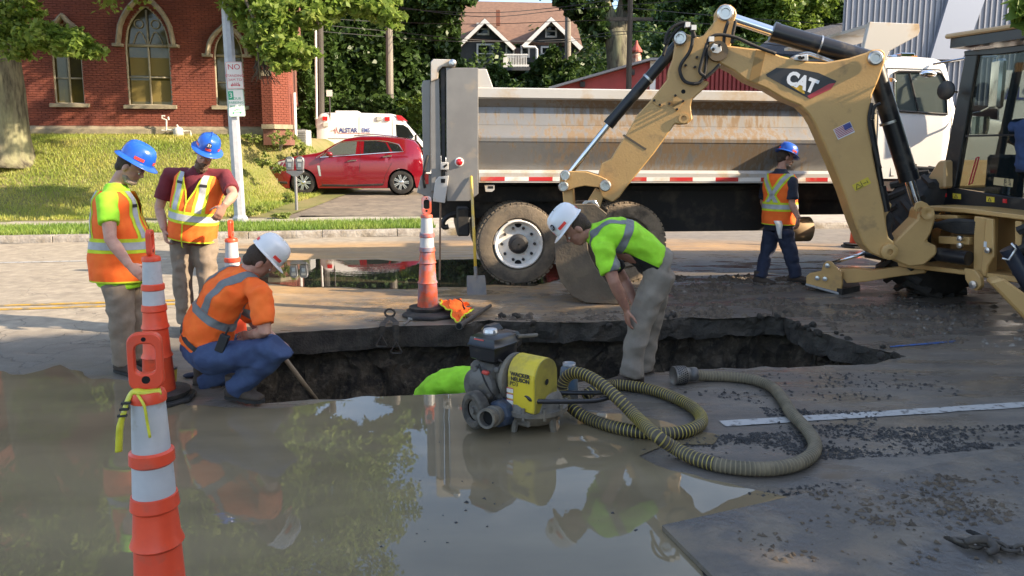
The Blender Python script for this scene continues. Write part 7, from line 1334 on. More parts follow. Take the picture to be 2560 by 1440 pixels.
# ------------------------------------------------------------------ cones
M('cone_orange', (.80, .085, .03), .42, col2=(.68, .07, .03), scale=5, dirt=(.36, .10, .06), dscale=7, damt=(.55, .8)); M('cone_white', (.50, .51, .52), .4, col2=(.42, .43, .44), scale=4, dirt=(.28, .22, .15), dscale=9, damt=(.6, .78)); M('cone_dirty', (.55, .09, .04), .6, col2=(.18, .17, .22), scale=7, amt=(.45, .6), dirt=(.3, .12, .07), dscale=12); M('base_rubber', (.022, .021, .02), .8, col2=(.06, .05, .04), scale=6, bump=.4, bscale=40)
def cone(label, loc, rz, dirty=False, tilt=0, tape=False, H=1.17, based=True, pale=False, stretch=1.0):
    t = thing('traffic_cone', label, 'traffic cone', loc, rz, 'tall orange traffic cones'); k = H / 1.17; org = MATS['cone_dirty' if dirty else 'cone_orange']; r = lambda z: (.105 - .050 * (z / .98)) * stretch
    tl = Matrix.Rotation(tilt, 4, 'X') @ Matrix.Diagonal((k, k, k, 1))
    def seg(name, prof, mat, par=t): return obj(name, MB().lathe(prof, n=32).xf(tl), mat, par, auto=35)
    bd = seg('cone_body', [(r(.05) + .006, .02), (r(.30) + .004, .30), (r(.31) + .012, .312), (r(.33), .34), (r(.50), .50), (r(.51) + .011, .512), (r(.53) + .002, .54), (r(.62), .62), (r(.63) + .009, .63), (r(.665) + .006, .668), (r(.67), .67)], org); seg('reflective_band', [(r(.67) + .001, .67), (r(.765) + .001, .767)], MATS['cone_white']); seg('cone_collar', [(r(.767) + .003, .767), (r(.77) + .009, .773), (r(.80) + .009, .806), (r(.81) + .002, .812)], org); seg('reflective_band', [(r(.812), .812), (r(.965), .964)], MATS['cone_white']); seg('cone_top', [(r(.964) + .004, .964), (r(.97) + .005, .98), (r(.98) + .0, .995), (.02, 1.005)], org)
    # loop handle
    o, i_ = [], []
    def rr(w_, h0, h1, q, n=5):
        pts = []
        for cx, cz, a0 in ((w_ - q, h1 - q, 0), (-w_ + q, h1 - q, 90), (-w_ + q, h0 + q, 180), (w_ - q, h0 + q, 270)): pts += [(cx + q * math.cos(rad(a0 + 90 * j / n)), cz + q * math.sin(rad(a0 + 90 * j / n))) for j in range(n + 1)]
        return pts
    O, I = rr(.048, 1.0, 1.175, .03), rr(.029, 1.05, 1.142, .02); n = len(O); m = MB(); vs = [V(x, -.016, z) for x, z in O] + [V(x, -.016, z) for x, z in I] + [V(x, .016, z) for x, z in O] + [V(x, .016, z) for x, z in I]; fs = []
    for j in range(n):
        e = (j + 1) % n; fs += [(j, e, n + e, n + j), (2 * n + e, 2 * n + j, 3 * n + j, 3 * n + e), (e, j, 2 * n + j, 2 * n + e), (n + j, n + e, 3 * n + e, 3 * n + j)]
    m.add(vs, fs); h = obj('handle', m.xf(tl), org, t, bevel=.004); obj('handle_hole', MB().cyl(V(0, -.0165, 1.157), V(0, -.0155, 1.157), .007, 10).xf(tl), MATS['dark_void'], h); obj('handle_hole', MB().cyl(V(0, -.0165, 1.033), V(0, -.0155, 1.033), .012, 12).xf(tl), MATS['dark_void'], h)
    if based:
        pts = [V(.24 * math.cos(j * .7854 + .39), .24 * math.sin(j * .7854 + .39), 0) for j in range(8)]; b = obj('base', MB().prism(pts, (0, 0, .035)), MATS['base_rubber'], t, bevel=.012); obj('base_ring', MB().lathe([(.13, .036), (.19, .04), (.2, .07), (.13, .075)], n=20), MATS['base_rubber'], b)
    if tape:
        yl = M('tape_yellow', (.62, .60, .04), .4, col2=(.5, .48, .03), scale=30); obj('caution_tape', MB().tube(bez([V(.04, -.02, .996), V(0, -.035, 1.0), V(-.035, -.022, 1.002), V(-.05, -.03, .98), V(-.062, -.045, .94)], 5), [(.012, .004)] * 21, 6).xf(tl), yl, t, smooth=True); obj('tape_tail', MB().tube(bez([V(-.06, -.045, .945), V(-.070, -.055, .91), V(-.074, -.058, .87), V(-.077, -.06, .835)], 4), [(.010, .004), (.010, .004), (.011, .005), (.011, .005)] + [(.012, .007)] * 9, 8).xf(tl), yl, t, smooth=True); obj('tape_tail', MB().tube(bez([V(-.02, -.045, .998), V(.0, -.068, .97), V(.006, -.072, .92), V(.012, -.078, .875)], 4), .0045, 5).xf(tl), yl, t, smooth=True)
        for zz in (.94, .958, .975): obj('tape_mark', MB().box(V(-.063 + (zz - .94) * .3, -.05 + (zz - .94) * .2, zz), (.026, .012, .006)).xf(tl), MATS['ink_black'], t)
    return t
c = P(360, 835, 2.2); cone('tall orange cone with yellow tape on its handle, nearest the camera', (c.x, 2.2, 0), rad(16), tape=True, H=c.z, stretch=.86)
g0 = G(400, 1000); cone('tall orange cone standing between the left workers', (g0.x, g0.y, 0), rad(100), H=1.17, tilt=0.0)
cone('orange cone behind the crouching man, under a worker\'s hand', (-2.50, 6.72, 0), rad(95), H=1.08)
g0 = G(1070, 782); cone('dirty orange cone on stacked rubber bases at the far trench edge', (g0.x, g0.y, 0), rad(10), dirty=True, H=1.22)
ob = MB().prism([V(g0.x + .27 * math.cos(j * .7854), g0.y + .02 + .25 * math.sin(j * .7854), .0) for j in range(8)], (0, 0, .03)); 
cone('orange cone behind the backhoe stabiliser near the far kerb', tuple(G(2138, 618)), rad(40), H=1.1)
# ------------------------------------------------------------------ pump
def pump():
    o = G(1325, 1072); t = thing('water_pump', 'yellow and black diaphragm pump with engine standing in the flood water', 'pump', tuple(o)); a = V(.80, -.60, 0).normalized(); b = V(-a.y, a.x, 0); R3 = Matrix((b, -a, V(0, 0, 1))).transposed(); D = 4.55
    Pp = lambda u, v, d=0: P(u, v, D + d)
    yel = M('pump_yellow', (.66, .50, .025), .45, col2=(.56, .42, .03), scale=5, dirt=(.22, .17, .07), dscale=5, damt=(.52, .75)); cast = M('cast_mud', (.16, .145, .12), .7, col2=(.10, .09, .075), scale=6, dirt=(.22, .18, .12), dscale=4, bump=.3); blk = M('engine_black', (.012, .012, .014), .3, dirt=(.14, .11, .07), dscale=5, damt=(.55, .75)); eng = M('engine_grey', (.13, .12, .105), .6, col2=(.06, .055, .05), scale=12, dirt=(.2, .16, .1), dscale=6); blu = M('cast_blue', (.03, .045, .075), .5, dirt=(.13, .11, .08), dscale=5, damt=(.5, .7))
    # belt guard: arched box
    f0 = Pp(1361, 938); f0 = V(f0.x, 4.42, f0.z); hw, hh = .118, .135; arch_ = [(hw, -.175), (hw, .03)] + [(hw * math.cos(q), .03 + (hh - .02) * math.sin(q)) for q in [math.pi * j / 12 for j in range(1, 12)]] + [(-hw, .03), (-hw, -.175)]
    g = obj('belt_guard', MB().prism([f0 + b * x + V(0, 0, z) for x, z in arch_], -a * .20), yel, t, world=True, bevel=.008); obj('guard_face', MB().prism([f0 + a * .002 + b * x * .97 + V(0, 0, z * .985) for x, z in arch_], a * .006), M('guard_shaded', (.30, .25, .035), .6, col2=(.22, .18, .03), scale=6, dirt=(.13, .10, .04), dscale=5), g, world=True); obj('guard_hole', MB().lathe([(.019, 0), (.001, .002)], f0 + a * .012 + V(0, 0, 0), a, 14), MATS['dark_void'], g, world=True)  # shade on the front face put into its darker, dirty yellow
    sn = -b; sc = f0 - a * .10 + sn * hw; fm = lambda dz, dx=0: frame(sc + sn * .003 + V(0, 0, dz) - a * dx, a, sn); ink = MATS['ink_black']
    text('lettering', 'WACKER', .034, fm(.048), ink, g, ext=.0006, off=.0012); text('lettering', 'NEUSON', .034, fm(.018), ink, g, ext=.0006, off=.0012); text('lettering', 'PD3', .035, fm(-.012, .045), ink, g, ext=.0006)
    ws = M('label_white', (.7, .68, .66), .5, col2=(.6, .55, .5), scale=30)
    for i in range(4): l_ = obj('warning_label', MB().box((0, 0, 0), (.048, .03, .001)).xf(fm(-.055 - i * .036, .075)), ws, g, world=True); obj('label_stripe', MB().box((0, 0, 0), (.048, .005, .001)).xf(fm(-.043 - i * .036, .075) @ Matrix.Translation((0, 0, .001))), M('label_red', (.5, .05, .04), .5), l_, world=True)
    fl = MB(); fl.lathe([(.135, 0), (.15, .005), (.15, .03), (.12, .06), (.10, .09)], f0 - a * .21 + V(0, 0, -.01), -a, 32); obj('bell_housing', fl, cast, t, world=True, auto=40)
    # engine
    e0 = f0 - a * .40 + V(0, 0, -.05); obj('engine_block', MB().box(e0 + V(0, 0, -.02), (.24, .22, .28), R3), eng, t, world=True, bevel=.03); 
    for i in range(6): obj('cooling_fin', MB().box(e0 + b * .12 + V(0, 0, -.08 + i * .03), (.09, .2, .008), R3), eng, t, world=True)
    tk = e0 - b * .02 + a * .02 + V(0, 0, .225); m = MB(); m.loft([[tk + b * (x * w_) + a * (y * d_) + V(0, 0, z) for x, y in ((-1, -1), (-.6, -1.08), (.6, -1.08), (1, -1), (1.04, 0), (1, 1), (.6, 1.08), (-.6, 1.08), (-1, 1), (-1.04, 0))] for z, w_, d_ in ((-.095, .075, .065), (-.075, .11, .095), (.0, .118, .10), (.006, .126, .108), (.014, .126, .108), (.02, .12, .102), (.06, .11, .094), (.075, .085, .072))]); ft = obj('fuel_tank', m, blk, t, world=True, auto=45)
    obj('fuel_cap', MB().lathe([(.045, 0), (.047, .012), (.042, .03), (.02, .034), (.001, .034)], tk + V(0, 0, .073) - b * .03, (0, 0, 1), 16), M('cap_silver', (.6, .6, .6), .35, .7), ft, world=True); obj('tank_label', MB().box((0, 0, 0), (.08, .05, .002)).xf(frame(tk - b * .116 - a * .02 + V(0, 0, .035), a, -b + V(0, 0, .2))), ws, ft, world=True); obj('label_stripe', MB().box((0, 0, 0), (.075, .008, .002)).xf(frame(tk - b * .119 - a * .02 + V(0, 0, .05), a, -b + V(0, 0, .2))), MATS['label_red'], ft, world=True)
    obj('air_filter', MB().box(tk + b * .17 + V(0, 0, .0), (.10, .16, .11), R3), blk, t, world=True, bevel=.03); obj('muffler', MB().box(tk + b * .14 - a * .12 + V(0, 0, .04), (.16, .1, .09), R3), blk, t, world=True, bevel=.03); obj('throttle_lever', MB().tube([tk + a * .1 + b * .12 + V(0, 0, .04), tk + a * .15 + b * .26 + V(0, 0, .03)], .012, 8), cast, t, world=True)
    obj('recoil_cover', MB().lathe([(.12, 0), (.115, .03), (.09, .05), (.04, .055), (.001, .055)], e0 - b * .12 + V(0, 0, -.02), -b, 28), eng, t, world=True, auto=40); obj('starter_grip', MB().box(e0 - b * .15 + a * .06 + V(0, 0, .08), (.03, .05, .025), R3), M('grip_red', (.5, .06, .04), .5), t, world=True, bevel=.008); obj('skid', MB().box(e0 - a * (-.1) + V(0, 0, -.20), (.2, .5, .05), R3), cast, t, world=True, bevel=.01); obj('gear_case', MB().box(f0 - a * .22 + V(0, 0, -.17), (.2, .28, .12), R3), cast, t, world=True, bevel=.02)
    for (db, da, dz, sz) in ((-.13, .08, -.06, .05), (-.135, -.02, .09, .04), (-.10, .12, .10, .035), (-.02, .13, -.08, .06), (.04, .13, .06, .04)): obj('engine_fitting', MB().lathe([(sz * .5, 0), (sz * .5, sz * .6), (sz * .3, sz * .8), (.001, sz * .8)], e0 + b * db + a * da + V(0, 0, dz), -b if db < -.05 else a, 10), eng, t, world=True)
    obj('throttle_cable', MB().tube(bez([e0 - b * .14 + V(0, 0, .12), e0 - b * .17 + a * .08 + V(0, 0, .02), e0 - b * .12 + a * .13 + V(0, 0, -.1)], 5), .006, 6), MATS['black_rubber'], t, world=True); obj('spark_lead', MB().tube(bez([e0 + a * .12 + V(0, 0, .1), e0 + a * .16 - b * .06 + V(0, 0, .12), e0 - b * .10 + a * .12 + V(0, 0, .16)], 5), .007, 6), MATS['black_rubber'], t, world=True)
    # pump bowl, feet
    pb = V(o.x + .02, o.y + .06, 0); bw = MB().lathe([(.10, .03), (.15, .05), (.185, .10), (.195, .115), (.215, .118), (.215, .145), (.195, .15), (.175, .20), (.15, .235), (.10, .26)], pb, (0, 0, 1), 32); bowl = obj('pump_bowl', bw, cast, t, world=True, auto=40)
    for j in range(10): q = pb + V(.205 * math.cos(j * .628), .205 * math.sin(j * .628), .10); obj('flange_bolt', MB().cyl(q, q + V(0, 0, .075), .011, 6), cast, bowl, world=True)
    for q in ((.12, -.12), (-.12, -.12), (.12, .12), (-.12, .12)): obj('foot', MB().tube([pb + V(q[0], q[1], -.0), pb + V(q[0] * .9, q[1] * .9, .1)], [.018, .028], 6), cast, t, world=True)
    # outlet to the left
    u0 = pb + V(-.14, -.02, .11); u1 = Pp(1212, 1048, -.28); ax_ = (u1 - u0).normalized(); ou = MB().tube([u0, u0 + ax_ * .03, u0 + ax_ * .15, u0 + ax_ * .17], [.085, .09, .085, .06], 8); hs = obj('outlet_housing', ou, blu, t, world=True, bevel=.01); obj('outlet_pipe', MB().lathe([(.055, 0), (.055, .04), (.063, .042), (.063, .06), (.052, .062), (.052, .10), (.06, .102), (.06, .125), (.045, .125), (.045, .02)], u0 + ax_ * .165, ax_, 24, cap=False), cast, hs, world=True, auto=40); obj('outlet_bore', MB().lathe([(.045, 0), (.001, .001)], u0 + ax_ * .25, ax_, 20), MATS['dark_void'], hs, world=True)
    # wheels
    for (u, v, d) in ((1190, 1004, -.16), (1258, 962, .42)):
        wc = P(u, v, 4.60 + d); wc.z = .14; wx = V(-.80, -.60, 0).normalized(); w_ = obj('wheel', MB().lathe([(.062, -.02), (.074, -.036), (.10, -.038), (.115, -.024), (.115, .024), (.10, .038), (.074, .036), (.062, .02)], wc, wx, 32, cap=False), M('wheel_rubber', (.04, .036, .03), .8, col2=(.13, .11, .085), scale=10), t, world=True, auto=40); obj('wheel_disc', MB().lathe([(.062, .01), (.045, .016), (.03, .012), (.022, .02), (.022, .034), (.001, .036)], wc, wx, 24, cap=False), cast, w_, world=True, auto=40)
    obj('axle', MB().cyl(P(1190, 1012, 4.44), P(1258, 990, 5.02), .014, 8), cast, t, world=True)
    # lifting handle
    hd = [Pp(1300, 985, -.12), Pp(1318, 990, -.18), Pp(1345, 1003, -.2), Pp(1470, 1003, -.12), Pp(1515, 996, -.08), Pp(1545, 986, -.02), Pp(1535, 981, .06), Pp(1480, 982, .1), Pp(1392, 982, .12)]; obj('handle', MB().tube(bez(hd, 5), .0145, 10), MATS['engine_black'], t, world=True, smooth=True)
pump()
def canister():
    q = G(1422, 1000); t = thing('blue_canister', 'dented blue metal canister standing behind the yellow pump', 'canister', (q.x, q.y, 0)); m = M('canister_blue', (.07, .13, .20), .5, col2=(.13, .14, .14), scale=8, dirt=(.2, .17, .12), dscale=6)
    obj('canister_body', MB().lathe([(.055, .0), (.062, .01), (.062, .20), (.058, .225), (.045, .24)], n=24), m, t, auto=40); obj('collar', MB().lathe([(.043, .24), (.045, .262), (.038, .262), (.036, .235)], n=24, cap=False), MATS['grey_metal'], t, smooth=True)
canister()
# ------------------------------------------------------------------ ribbed suction hose
def hose():
    g_ = lambda u, v, z=.040: G(u, v, z)
    path = [P(1462, 990, 5.0), g_(1490, 972, .07), g_(1530, 962), g_(1600, 968), g_(1660, 984), g_(1715, 1008), g_(1748, 1034), g_(1752, 1058), g_(1722, 1076), g_(1670, 1084), g_(1600, 1080), g_(1530, 1066), g_(1475, 1048), g_(1440, 1028, .07), P(1414, 1000, 4.72), P(1406, 965, 4.74), P(1422, 938, 4.72), P(1452, 934, 4.66), P(1500, 958, 4.55), P(1548, 1000, 4.44), P(1590, 1042, 4.36), g_(1640, 1088, .12), g_(1690, 1122, .055), g_(1750, 1150), g_(1830, 1168), g_(1920, 1172), g_(1990, 1160), g_(2030, 1136), g_(2036, 1105), g_(2012, 1068), g_(1978, 1032), g_(1958, 1000), g_(1930, 968), g_(1885, 950), g_(1830, 942), g_(1770, 940), P(1722, 936, 5.42)]
    c = bez(path, 24); ds = [0]
    for i in range(1, len(c)): ds.append(ds[-1] + (c[i] - c[i - 1]).length)
    Ltot = ds[-1]; step = .0058; n = int(Ltot / step); s = np.linspace(0, Ltot, n); pts = np.stack([np.interp(s, ds, [p[k] for p in c]) for k in range(3)], 1)
    t = thing('suction_hose', 'long black ribbed suction hose with yellow rings coiled on wet road', 'hose', tuple(path[0])); r = .038; K = 14; T = np.gradient(pts, axis=0); T /= np.linalg.norm(T, axis=1)[:, None]; u = np.cross(T, np.array([0, 0, 1.])); u /= np.linalg.norm(u, axis=1)[:, None] + 1e-9; w_ = np.cross(u, T); a = np.arange(K) * 2 * np.pi / K
    rr = r * np.array([1.0, 1.03, 1.0, .945])[np.arange(n) % 4]; v = pts[:, None] + rr[:, None, None] * (np.cos(a)[None, :, None] * u[:, None] + np.sin(a)[None, :, None] * w_[:, None]); i, j = np.meshgrid(np.arange(n - 1), np.arange(K), indexing='ij'); f = np.stack([i * K + j, i * K + (j + 1) % K, (i + 1) * K + (j + 1) % K, (i + 1) * K + j], -1).reshape(-1, 4)
    me = npmesh('hose_tube', v.reshape(-1, 3) - np.array(path[0]), f, M('hose_black', (.022, .019, .015), .55, col2=(.05, .042, .03), scale=6, dirt=(.12, .095, .06), dscale=3, damt=(.5, .75))); me.materials.append(M('hose_yellow', (.42, .33, .06), .55, col2=(.26, .2, .06), scale=6)); me.materials.append(M('hose_muddy', (.16, .13, .085), .8, col2=(.10, .085, .055), scale=7, dirt=(.2, .16, .1), dscale=9)); me.materials.append(M('hose_muddy_rib', (.22, .18, .11), .8))
    muddy = (s[:-1] > Ltot - 2.55 + .05 * np.sin(s[:-1] * 40)); mi = np.where(np.arange(n - 1) % 4 == 1, np.where(muddy, 3, 1), np.where(muddy, 2, 0)); me.polygons.foreach_set('material_index', np.repeat(mi, K).astype(np.int32)); me.polygons.foreach_set('use_smooth', [True] * len(f)); obj('hose_tube', me, None, t)
    e = path[-1]; d = (path[-1] - path[-2]).normalized(); d.z = 0; st = M('strainer_metal', (.12, .115, .11), .5, .6, col2=(.2, .18, .15), scale=12); so = obj('strainer', MB().lathe([(.05, -.01), (.052, .02), (.066, .03), (.070, .06), (.070, .12), (.066, .125), (.06, .12), (.001, .11)], e, d, 32), st, t, world=True, auto=40); hl = MB(); uu = d.orthogonal().normalized(); ww = d.cross(uu)
    for k in range(5):
        for j in range(26): an = 2 * math.pi * (j + .5 * (k % 2)) / 26; nrm = uu * math.cos(an) + ww * math.sin(an); hl.lathe([(.0058, 0), (.0002, .0005)], e + d * (.045 + k * .016) + nrm * .0705, nrm, 6)
    tag(obj('strainer_holes', hl, MATS['dark_void'], so, world=True), kind='stuff'); obj('hose_coupling', MB().lathe([(.048, -.06), (.052, -.05), (.052, .0)], e, d, 24), st, t, world=True, smooth=True)
hose()
# ------------------------------------------------------------------ steel plate with slots and chain
def steel_plate():
    c, a, b = G(1655, 1313, .03), G(2146, 1203, .03), G(1779, 1437, .03); e1 = (a - c).normalized(); e2 = (b - c).normalized(); m = M('plate_steel', (.085, .08, .076), .22, .1, col2=(.12, .105, .088), rough2=.62, scale=1.8, amt=(.4, .6), detail=9, dirt=(.17, .14, .105), dscale=3.2, damt=(.47, .6), bump=.5, bscale=18)
    t = thing('steel_plate', 'large muddy steel road plate lying at the bottom right', 'steel plate', tuple(c)); s1, s2 = G(2388, 1352, .03), G(2440, 1334, .03)
    slots = []
    for u0, v0, u1, v1 in ((2372, 1346, 2412, 1366), (2428, 1330, 2478, 1352)):
        p0, p1 = G(u0, v0, .03), G(u1, v1, .03); d = (p1 - p0).normalized(); n = V(-d.y, d.x, 0); slots.append([p0 + (n * math.cos(q) - d * math.sin(q)) * .022 for q in [math.pi * j / 6 for j in range(7)]] + [p1 + (-n * math.cos(q) + d * math.sin(q)) * .022 for q in [math.pi * j / 6 for j in range(7)]])
    out_ = [c, c + e1 * 3.4, c + e1 * 3.4 + e2 * 2.2, c + e2 * 2.2]; co = [Vector((p.x, p.y)) for p in out_]; ed = [(0, 1), (1, 2), (2, 3), (3, 0)]
    for s in slots:
        k = len(co); co += [Vector((p.x, p.y)) for p in s]; ed += [(k + i, k + (i + 1) % len(s)) for i in range(len(s))]
    vs, es, fs, *_ = delaunay_2d_cdt(co, ed, [], 0, 1e-5); mb = MB(); keep = []
    for f in fs:
        cx = sum(vs[i].x for i in f) / len(f); cy = sum(vs[i].y for i in f) / len(f)
        if not any(inpoly(np.array([cx]), np.array([cy]), s)[0] for s in slots): keep.append(tuple(f))
    mb.add([V(v.x, v.y, .03) for v in vs], keep); mb2 = MB(); 
    for loop in [out_] + slots:
        k = len(loop)
        for i in range(k): p, q = loop[i], loop[(i + 1) % k]; mb.quad(V(p.x, p.y, .03), V(q.x, q.y, .03), V(q.x, q.y, .008), V(p.x, p.y, .008))
    obj('plate', mb, m, t, world=True)
    for s in slots: obj('slot_shade', MB().poly([V(p.x, p.y, .0095) for p in s]), MATS['dark_void'], t, world=True)  # flat black sheet under each slot stands in for the shade inside
    ch = thing('lifting_chain', 'rusty muddy chain hooked in the steel plate slot', 'chain', tuple(G(2420, 1352, .03))); cm = M('chain_mud', (.085, .07, .055), .7, col2=(.05, .042, .035), scale=20)
    pts = bez([G(2408, 1352, .05), G(2440, 1358, .055), G(2475, 1360, .05), G(2520, 1372, .05), G(2580, 1374, .05), G(2660, 1380, .05)], 12); L_ = [0]
    for i in range(1, len(pts)): L_.append(L_[-1] + (pts[i] - pts[i - 1]).length)
    k = 0; s = 0
    while s < L_[-1] - .05:
        p = V(*[np.interp(s, L_, [q[c_] for q in pts]) for c_ in range(3)]); q = V(*[np.interp(s + .02, L_, [q_[c_] for q_ in pts]) for c_ in range(3)]); d = (q - p).normalized(); sdv = V(-d.y, d.x, 0) if k % 2 == 0 else V(-d.y * .3, d.x * .3, .95); obj('link', MB().tube([p + d * (.034 * math.cos(x)) + sdv * (.017 * math.sin(x)) for x in [2 * math.pi * j / 12 for j in range(12)]], .0085, 6, closed=True), cm, ch, world=True, smooth=True); s += .046; k += 1
    hk = bez([G(2412, 1356, .06), G(2440, 1348, .075), G(2470, 1352, .07), G(2488, 1372, .06), G(2470, 1382, .05)], 5); obj('hook', MB().tube(hk, [.012 + .008 * math.sin(math.pi * i / (len(hk) - 1)) for i in range(len(hk))], 8), cm, ch, world=True, smooth=True)
steel_plate()
# ------------------------------------------------------------------ tools lying about
def loose_vest():
    t = thing('dropped_vest', 'crumpled orange safety vest lying on the cone base', 'vest', tuple(G(1135, 800))); n = 26; vs = []; c = [G(1092, 756, .10), G(1160, 762, .10), G(1182, 776, .04), G(1146, 812, .03)]
    for j in range(n + 1):
        for i in range(n + 1):
            u, v = i / n, j / n; p = c[0].lerp(c[1], u).lerp(c[3].lerp(c[2], u), v); h = .06 * math.sin(math.pi * min(1, u * .9 + .1)) * math.sin(math.pi * min(1, v + .12)) + .045 * noise.noise(Vector((u * 5, v * 4, 1))) + .03 * noise.noise(Vector((u * 11, v * 9, 4))); x = noise.noise_vector(Vector((u * 6, v * 6, 8))) * .05; vs.append(p + V(x.x, x.y, max(.0, h) + .012))
    fs = [(j * (n + 1) + i, j * (n + 1) + i + 1, (j + 1) * (n + 1) + i + 1, (j + 1) * (n + 1) + i) for j in range(n) for i in range(n)]; o = obj('vest_cloth', MB().add(vs, fs), MATS['hivis_orange'], t, smooth=True, world=True); s = o.modifiers.new('s', 'SOLIDIFY'); s.thickness = .006
    edge = [j * (n + 1) for j in range(n + 1)] + [n * (n + 1) + i for i in range(1, n + 1)]; obj('binding', MB().tube([vs[i] + V(0, 0, .004) for i in edge], .008, 5), MATS['hivis_yellow'], t, world=True); obj('binding', MB().tube([vs[j * (n + 1) + 16] + V(0, 0, .008) for j in range(3, 20)], [(.016, .004)] * 17, 5), MATS['black_cloth'], t, world=True)
loose_vest()
b2 = MB().prism([G(1075, 790) + V(.29 * math.cos(j * .7854 + .2), .26 * math.sin(j * .7854 + .2), .002) for j in range(8)], (0, 0, .035)); tag(obj('rubber_base', b2, MATS['base_rubber'], bevel=.01), 'black rubber cone base under the dirty orange cone', 'cone base')
tb = thing('steel_bar', 'round steel bar lying with its hollow end over the trench', 'bar', tuple(G(1185, 790))); a, b = G(1150, 814, .035), G(1226, 764, .03); obj('shaft', MB().tube([a, b], [.026, .018], 12), M('bar_steel', (.12, .11, .10), .5, .5), tb, world=True, auto=50); obj('socket', MB().lathe([(.036, 0), (.036, .06), (.026, .07)], a - (b - a).normalized() * .03, b - a, 18), MATS['bar_steel'], tb, world=True); obj('bore', MB().lathe([(.028, 0), (.001, .001)], a - (b - a).normalized() * .0315, b - a, 14), MATS['dark_void'], tb, world=True)
wr = thing('wrench', 'small steel wrench lying on the trench edge', 'wrench', tuple(G(1015, 805))); a, b = G(1010, 812, .015), G(1026, 797, .015); obj('shank', MB().tube([a, b], .009, 6), MATS['steel_pin'], wr, world=True); obj('jaw', MB().box(b, (.05, .035, .02)), MATS['steel_pin'], wr, world=True)
def stirrups():
    top = G(975, 792, .05); t = thing('ladder_hooks', 'pair of dark strap stirrups hanging over the far trench edge', 'straps', tuple(G(975, 800))); m = M('strap_rust', (.03, .026, .022), .7, col2=(.07, .055, .04), scale=20)
    obj('buckle', MB().tube([top + V(.05 * math.cos(q), .0, .04 + .04 * math.sin(q)) for q in [2 * math.pi * j / 10 for j in range(10)]], .012, 6, closed=True), m, t, world=True)
    for (u1, v1, u2, v2, w_) in ((957, 815, 954, 838, 13), (990, 812, 991, 855, 14)):
        D = 6.98; q1, q2 = P(u1, v1, D), P(u2, v2, D - .02); obj('strap', MB().tube([top, G(u1, v1 - 6, .03), q1 + V(0, -.03, .0), q2], [(.03, .008)] * 4, 6, flat=(1, 0, 0)), m, t, world=True); h = .028; z = lambda du, dv: P(u2 + du, v2 + dv, D - .03); obj('stirrup', MB().tube([z(0, 0), z(-w_, 24), z(-w_ + 2, 28), z(w_ - 2, 29), z(w_, 25)], .008, 6, closed=True), m, t, world=True)
stirrups()
sp_ = thing('wooden_handle', 'wooden tool handle slanting down into the trench by the crouching man', 'tool handle', tuple(P(708, 892, 5.35))); obj('shaft', MB().tube([P(700, 880, 5.3), P(800, 1012, 5.5)], .017, 12), M('handle_wood', (.28, .20, .12), .7, col2=(.2, .14, .09), scale=8), sp_, world=True, smooth=True)
def shovel():
    b0 = G(1192, 737, .0); t = thing('shovel', 'yellow handled square shovel leaning against the truck tailgate post', 'shovel', tuple(b0)); top = TS.at(1178, 440, -.1); k = b0.lerp(top, .19); obj('handle', MB().tube([k - (top - k) * .02, k.lerp(top, .5), top - (top - k) * .02, top], [.019, .018, .018, .012], 12), M('shovel_yellow', (.62, .42, .05), .5, dirt=(.35, .3, .22), dscale=4, damt=(.5, .7)), t, world=True, smooth=True)
    m = M('shovel_steel', (.16, .15, .14), .5, .6, col2=(.24, .2, .15), scale=5); d = (top - b0).normalized(); bl = MB(); sx = V(1, .08, 0).normalized(); w0 = .115; bl.loft([[b0 + d * h + sx * (w_ * x) - V(0, 1, 0) * (.012 * (1 - x * x)) + V(0, y, 0) for x, y in ((-1, 0), (-.5, 0), (0, 0), (.5, 0), (1, 0), (1, .006), (0, .006), (-1, .006))] for h, w_ in ((0, w0), (.1, w0), (.2, w0 * .96), (.235, w0 * .9))]); obj('blade', bl, m, t, world=True); obj('socket', MB().tube([b0 + d * .19, k + d * .06], [.02, .023], 10), m, t, world=True)
shovel()
cu = G(430, 962); cup = thing('coffee_cup', 'small yellow cup standing behind the second orange cone', 'cup', (cu.x, cu.y, 0)); obj('cup', MB().lathe([(.03, 0), (.042, .12), (.038, .12), (.028, .01)], n=20), M('cup_yellow', (.55, .40, .05), .5), cup, auto=40); obj('lid', MB().lathe([(.044, .12), (.044, .135), (.03, .14), (.001, .14)], n=20), M('cup_lid', (.1, .09, .08), .5), cup)
glv = thing('work_gloves', 'dark work gloves dropped beside the crouching man', 'gloves', tuple(G(485, 940))); 
for u, v, a in ((478, 938, .3), (540, 935, 1.2)): m = MB(); q = G(u, v, .02); m.ball(q, (.06, .035, .02), 12, 8, Matrix.Rotation(a, 3, 'Z')); [m.tube([q + V(.04, y, 0), q + V(.10, y * 1.4, -.004)], .011, 6) for y in (-.02, 0, .02)]; obj('glove', m, MATS['navy_shirt'], glv, world=True, smooth=True)
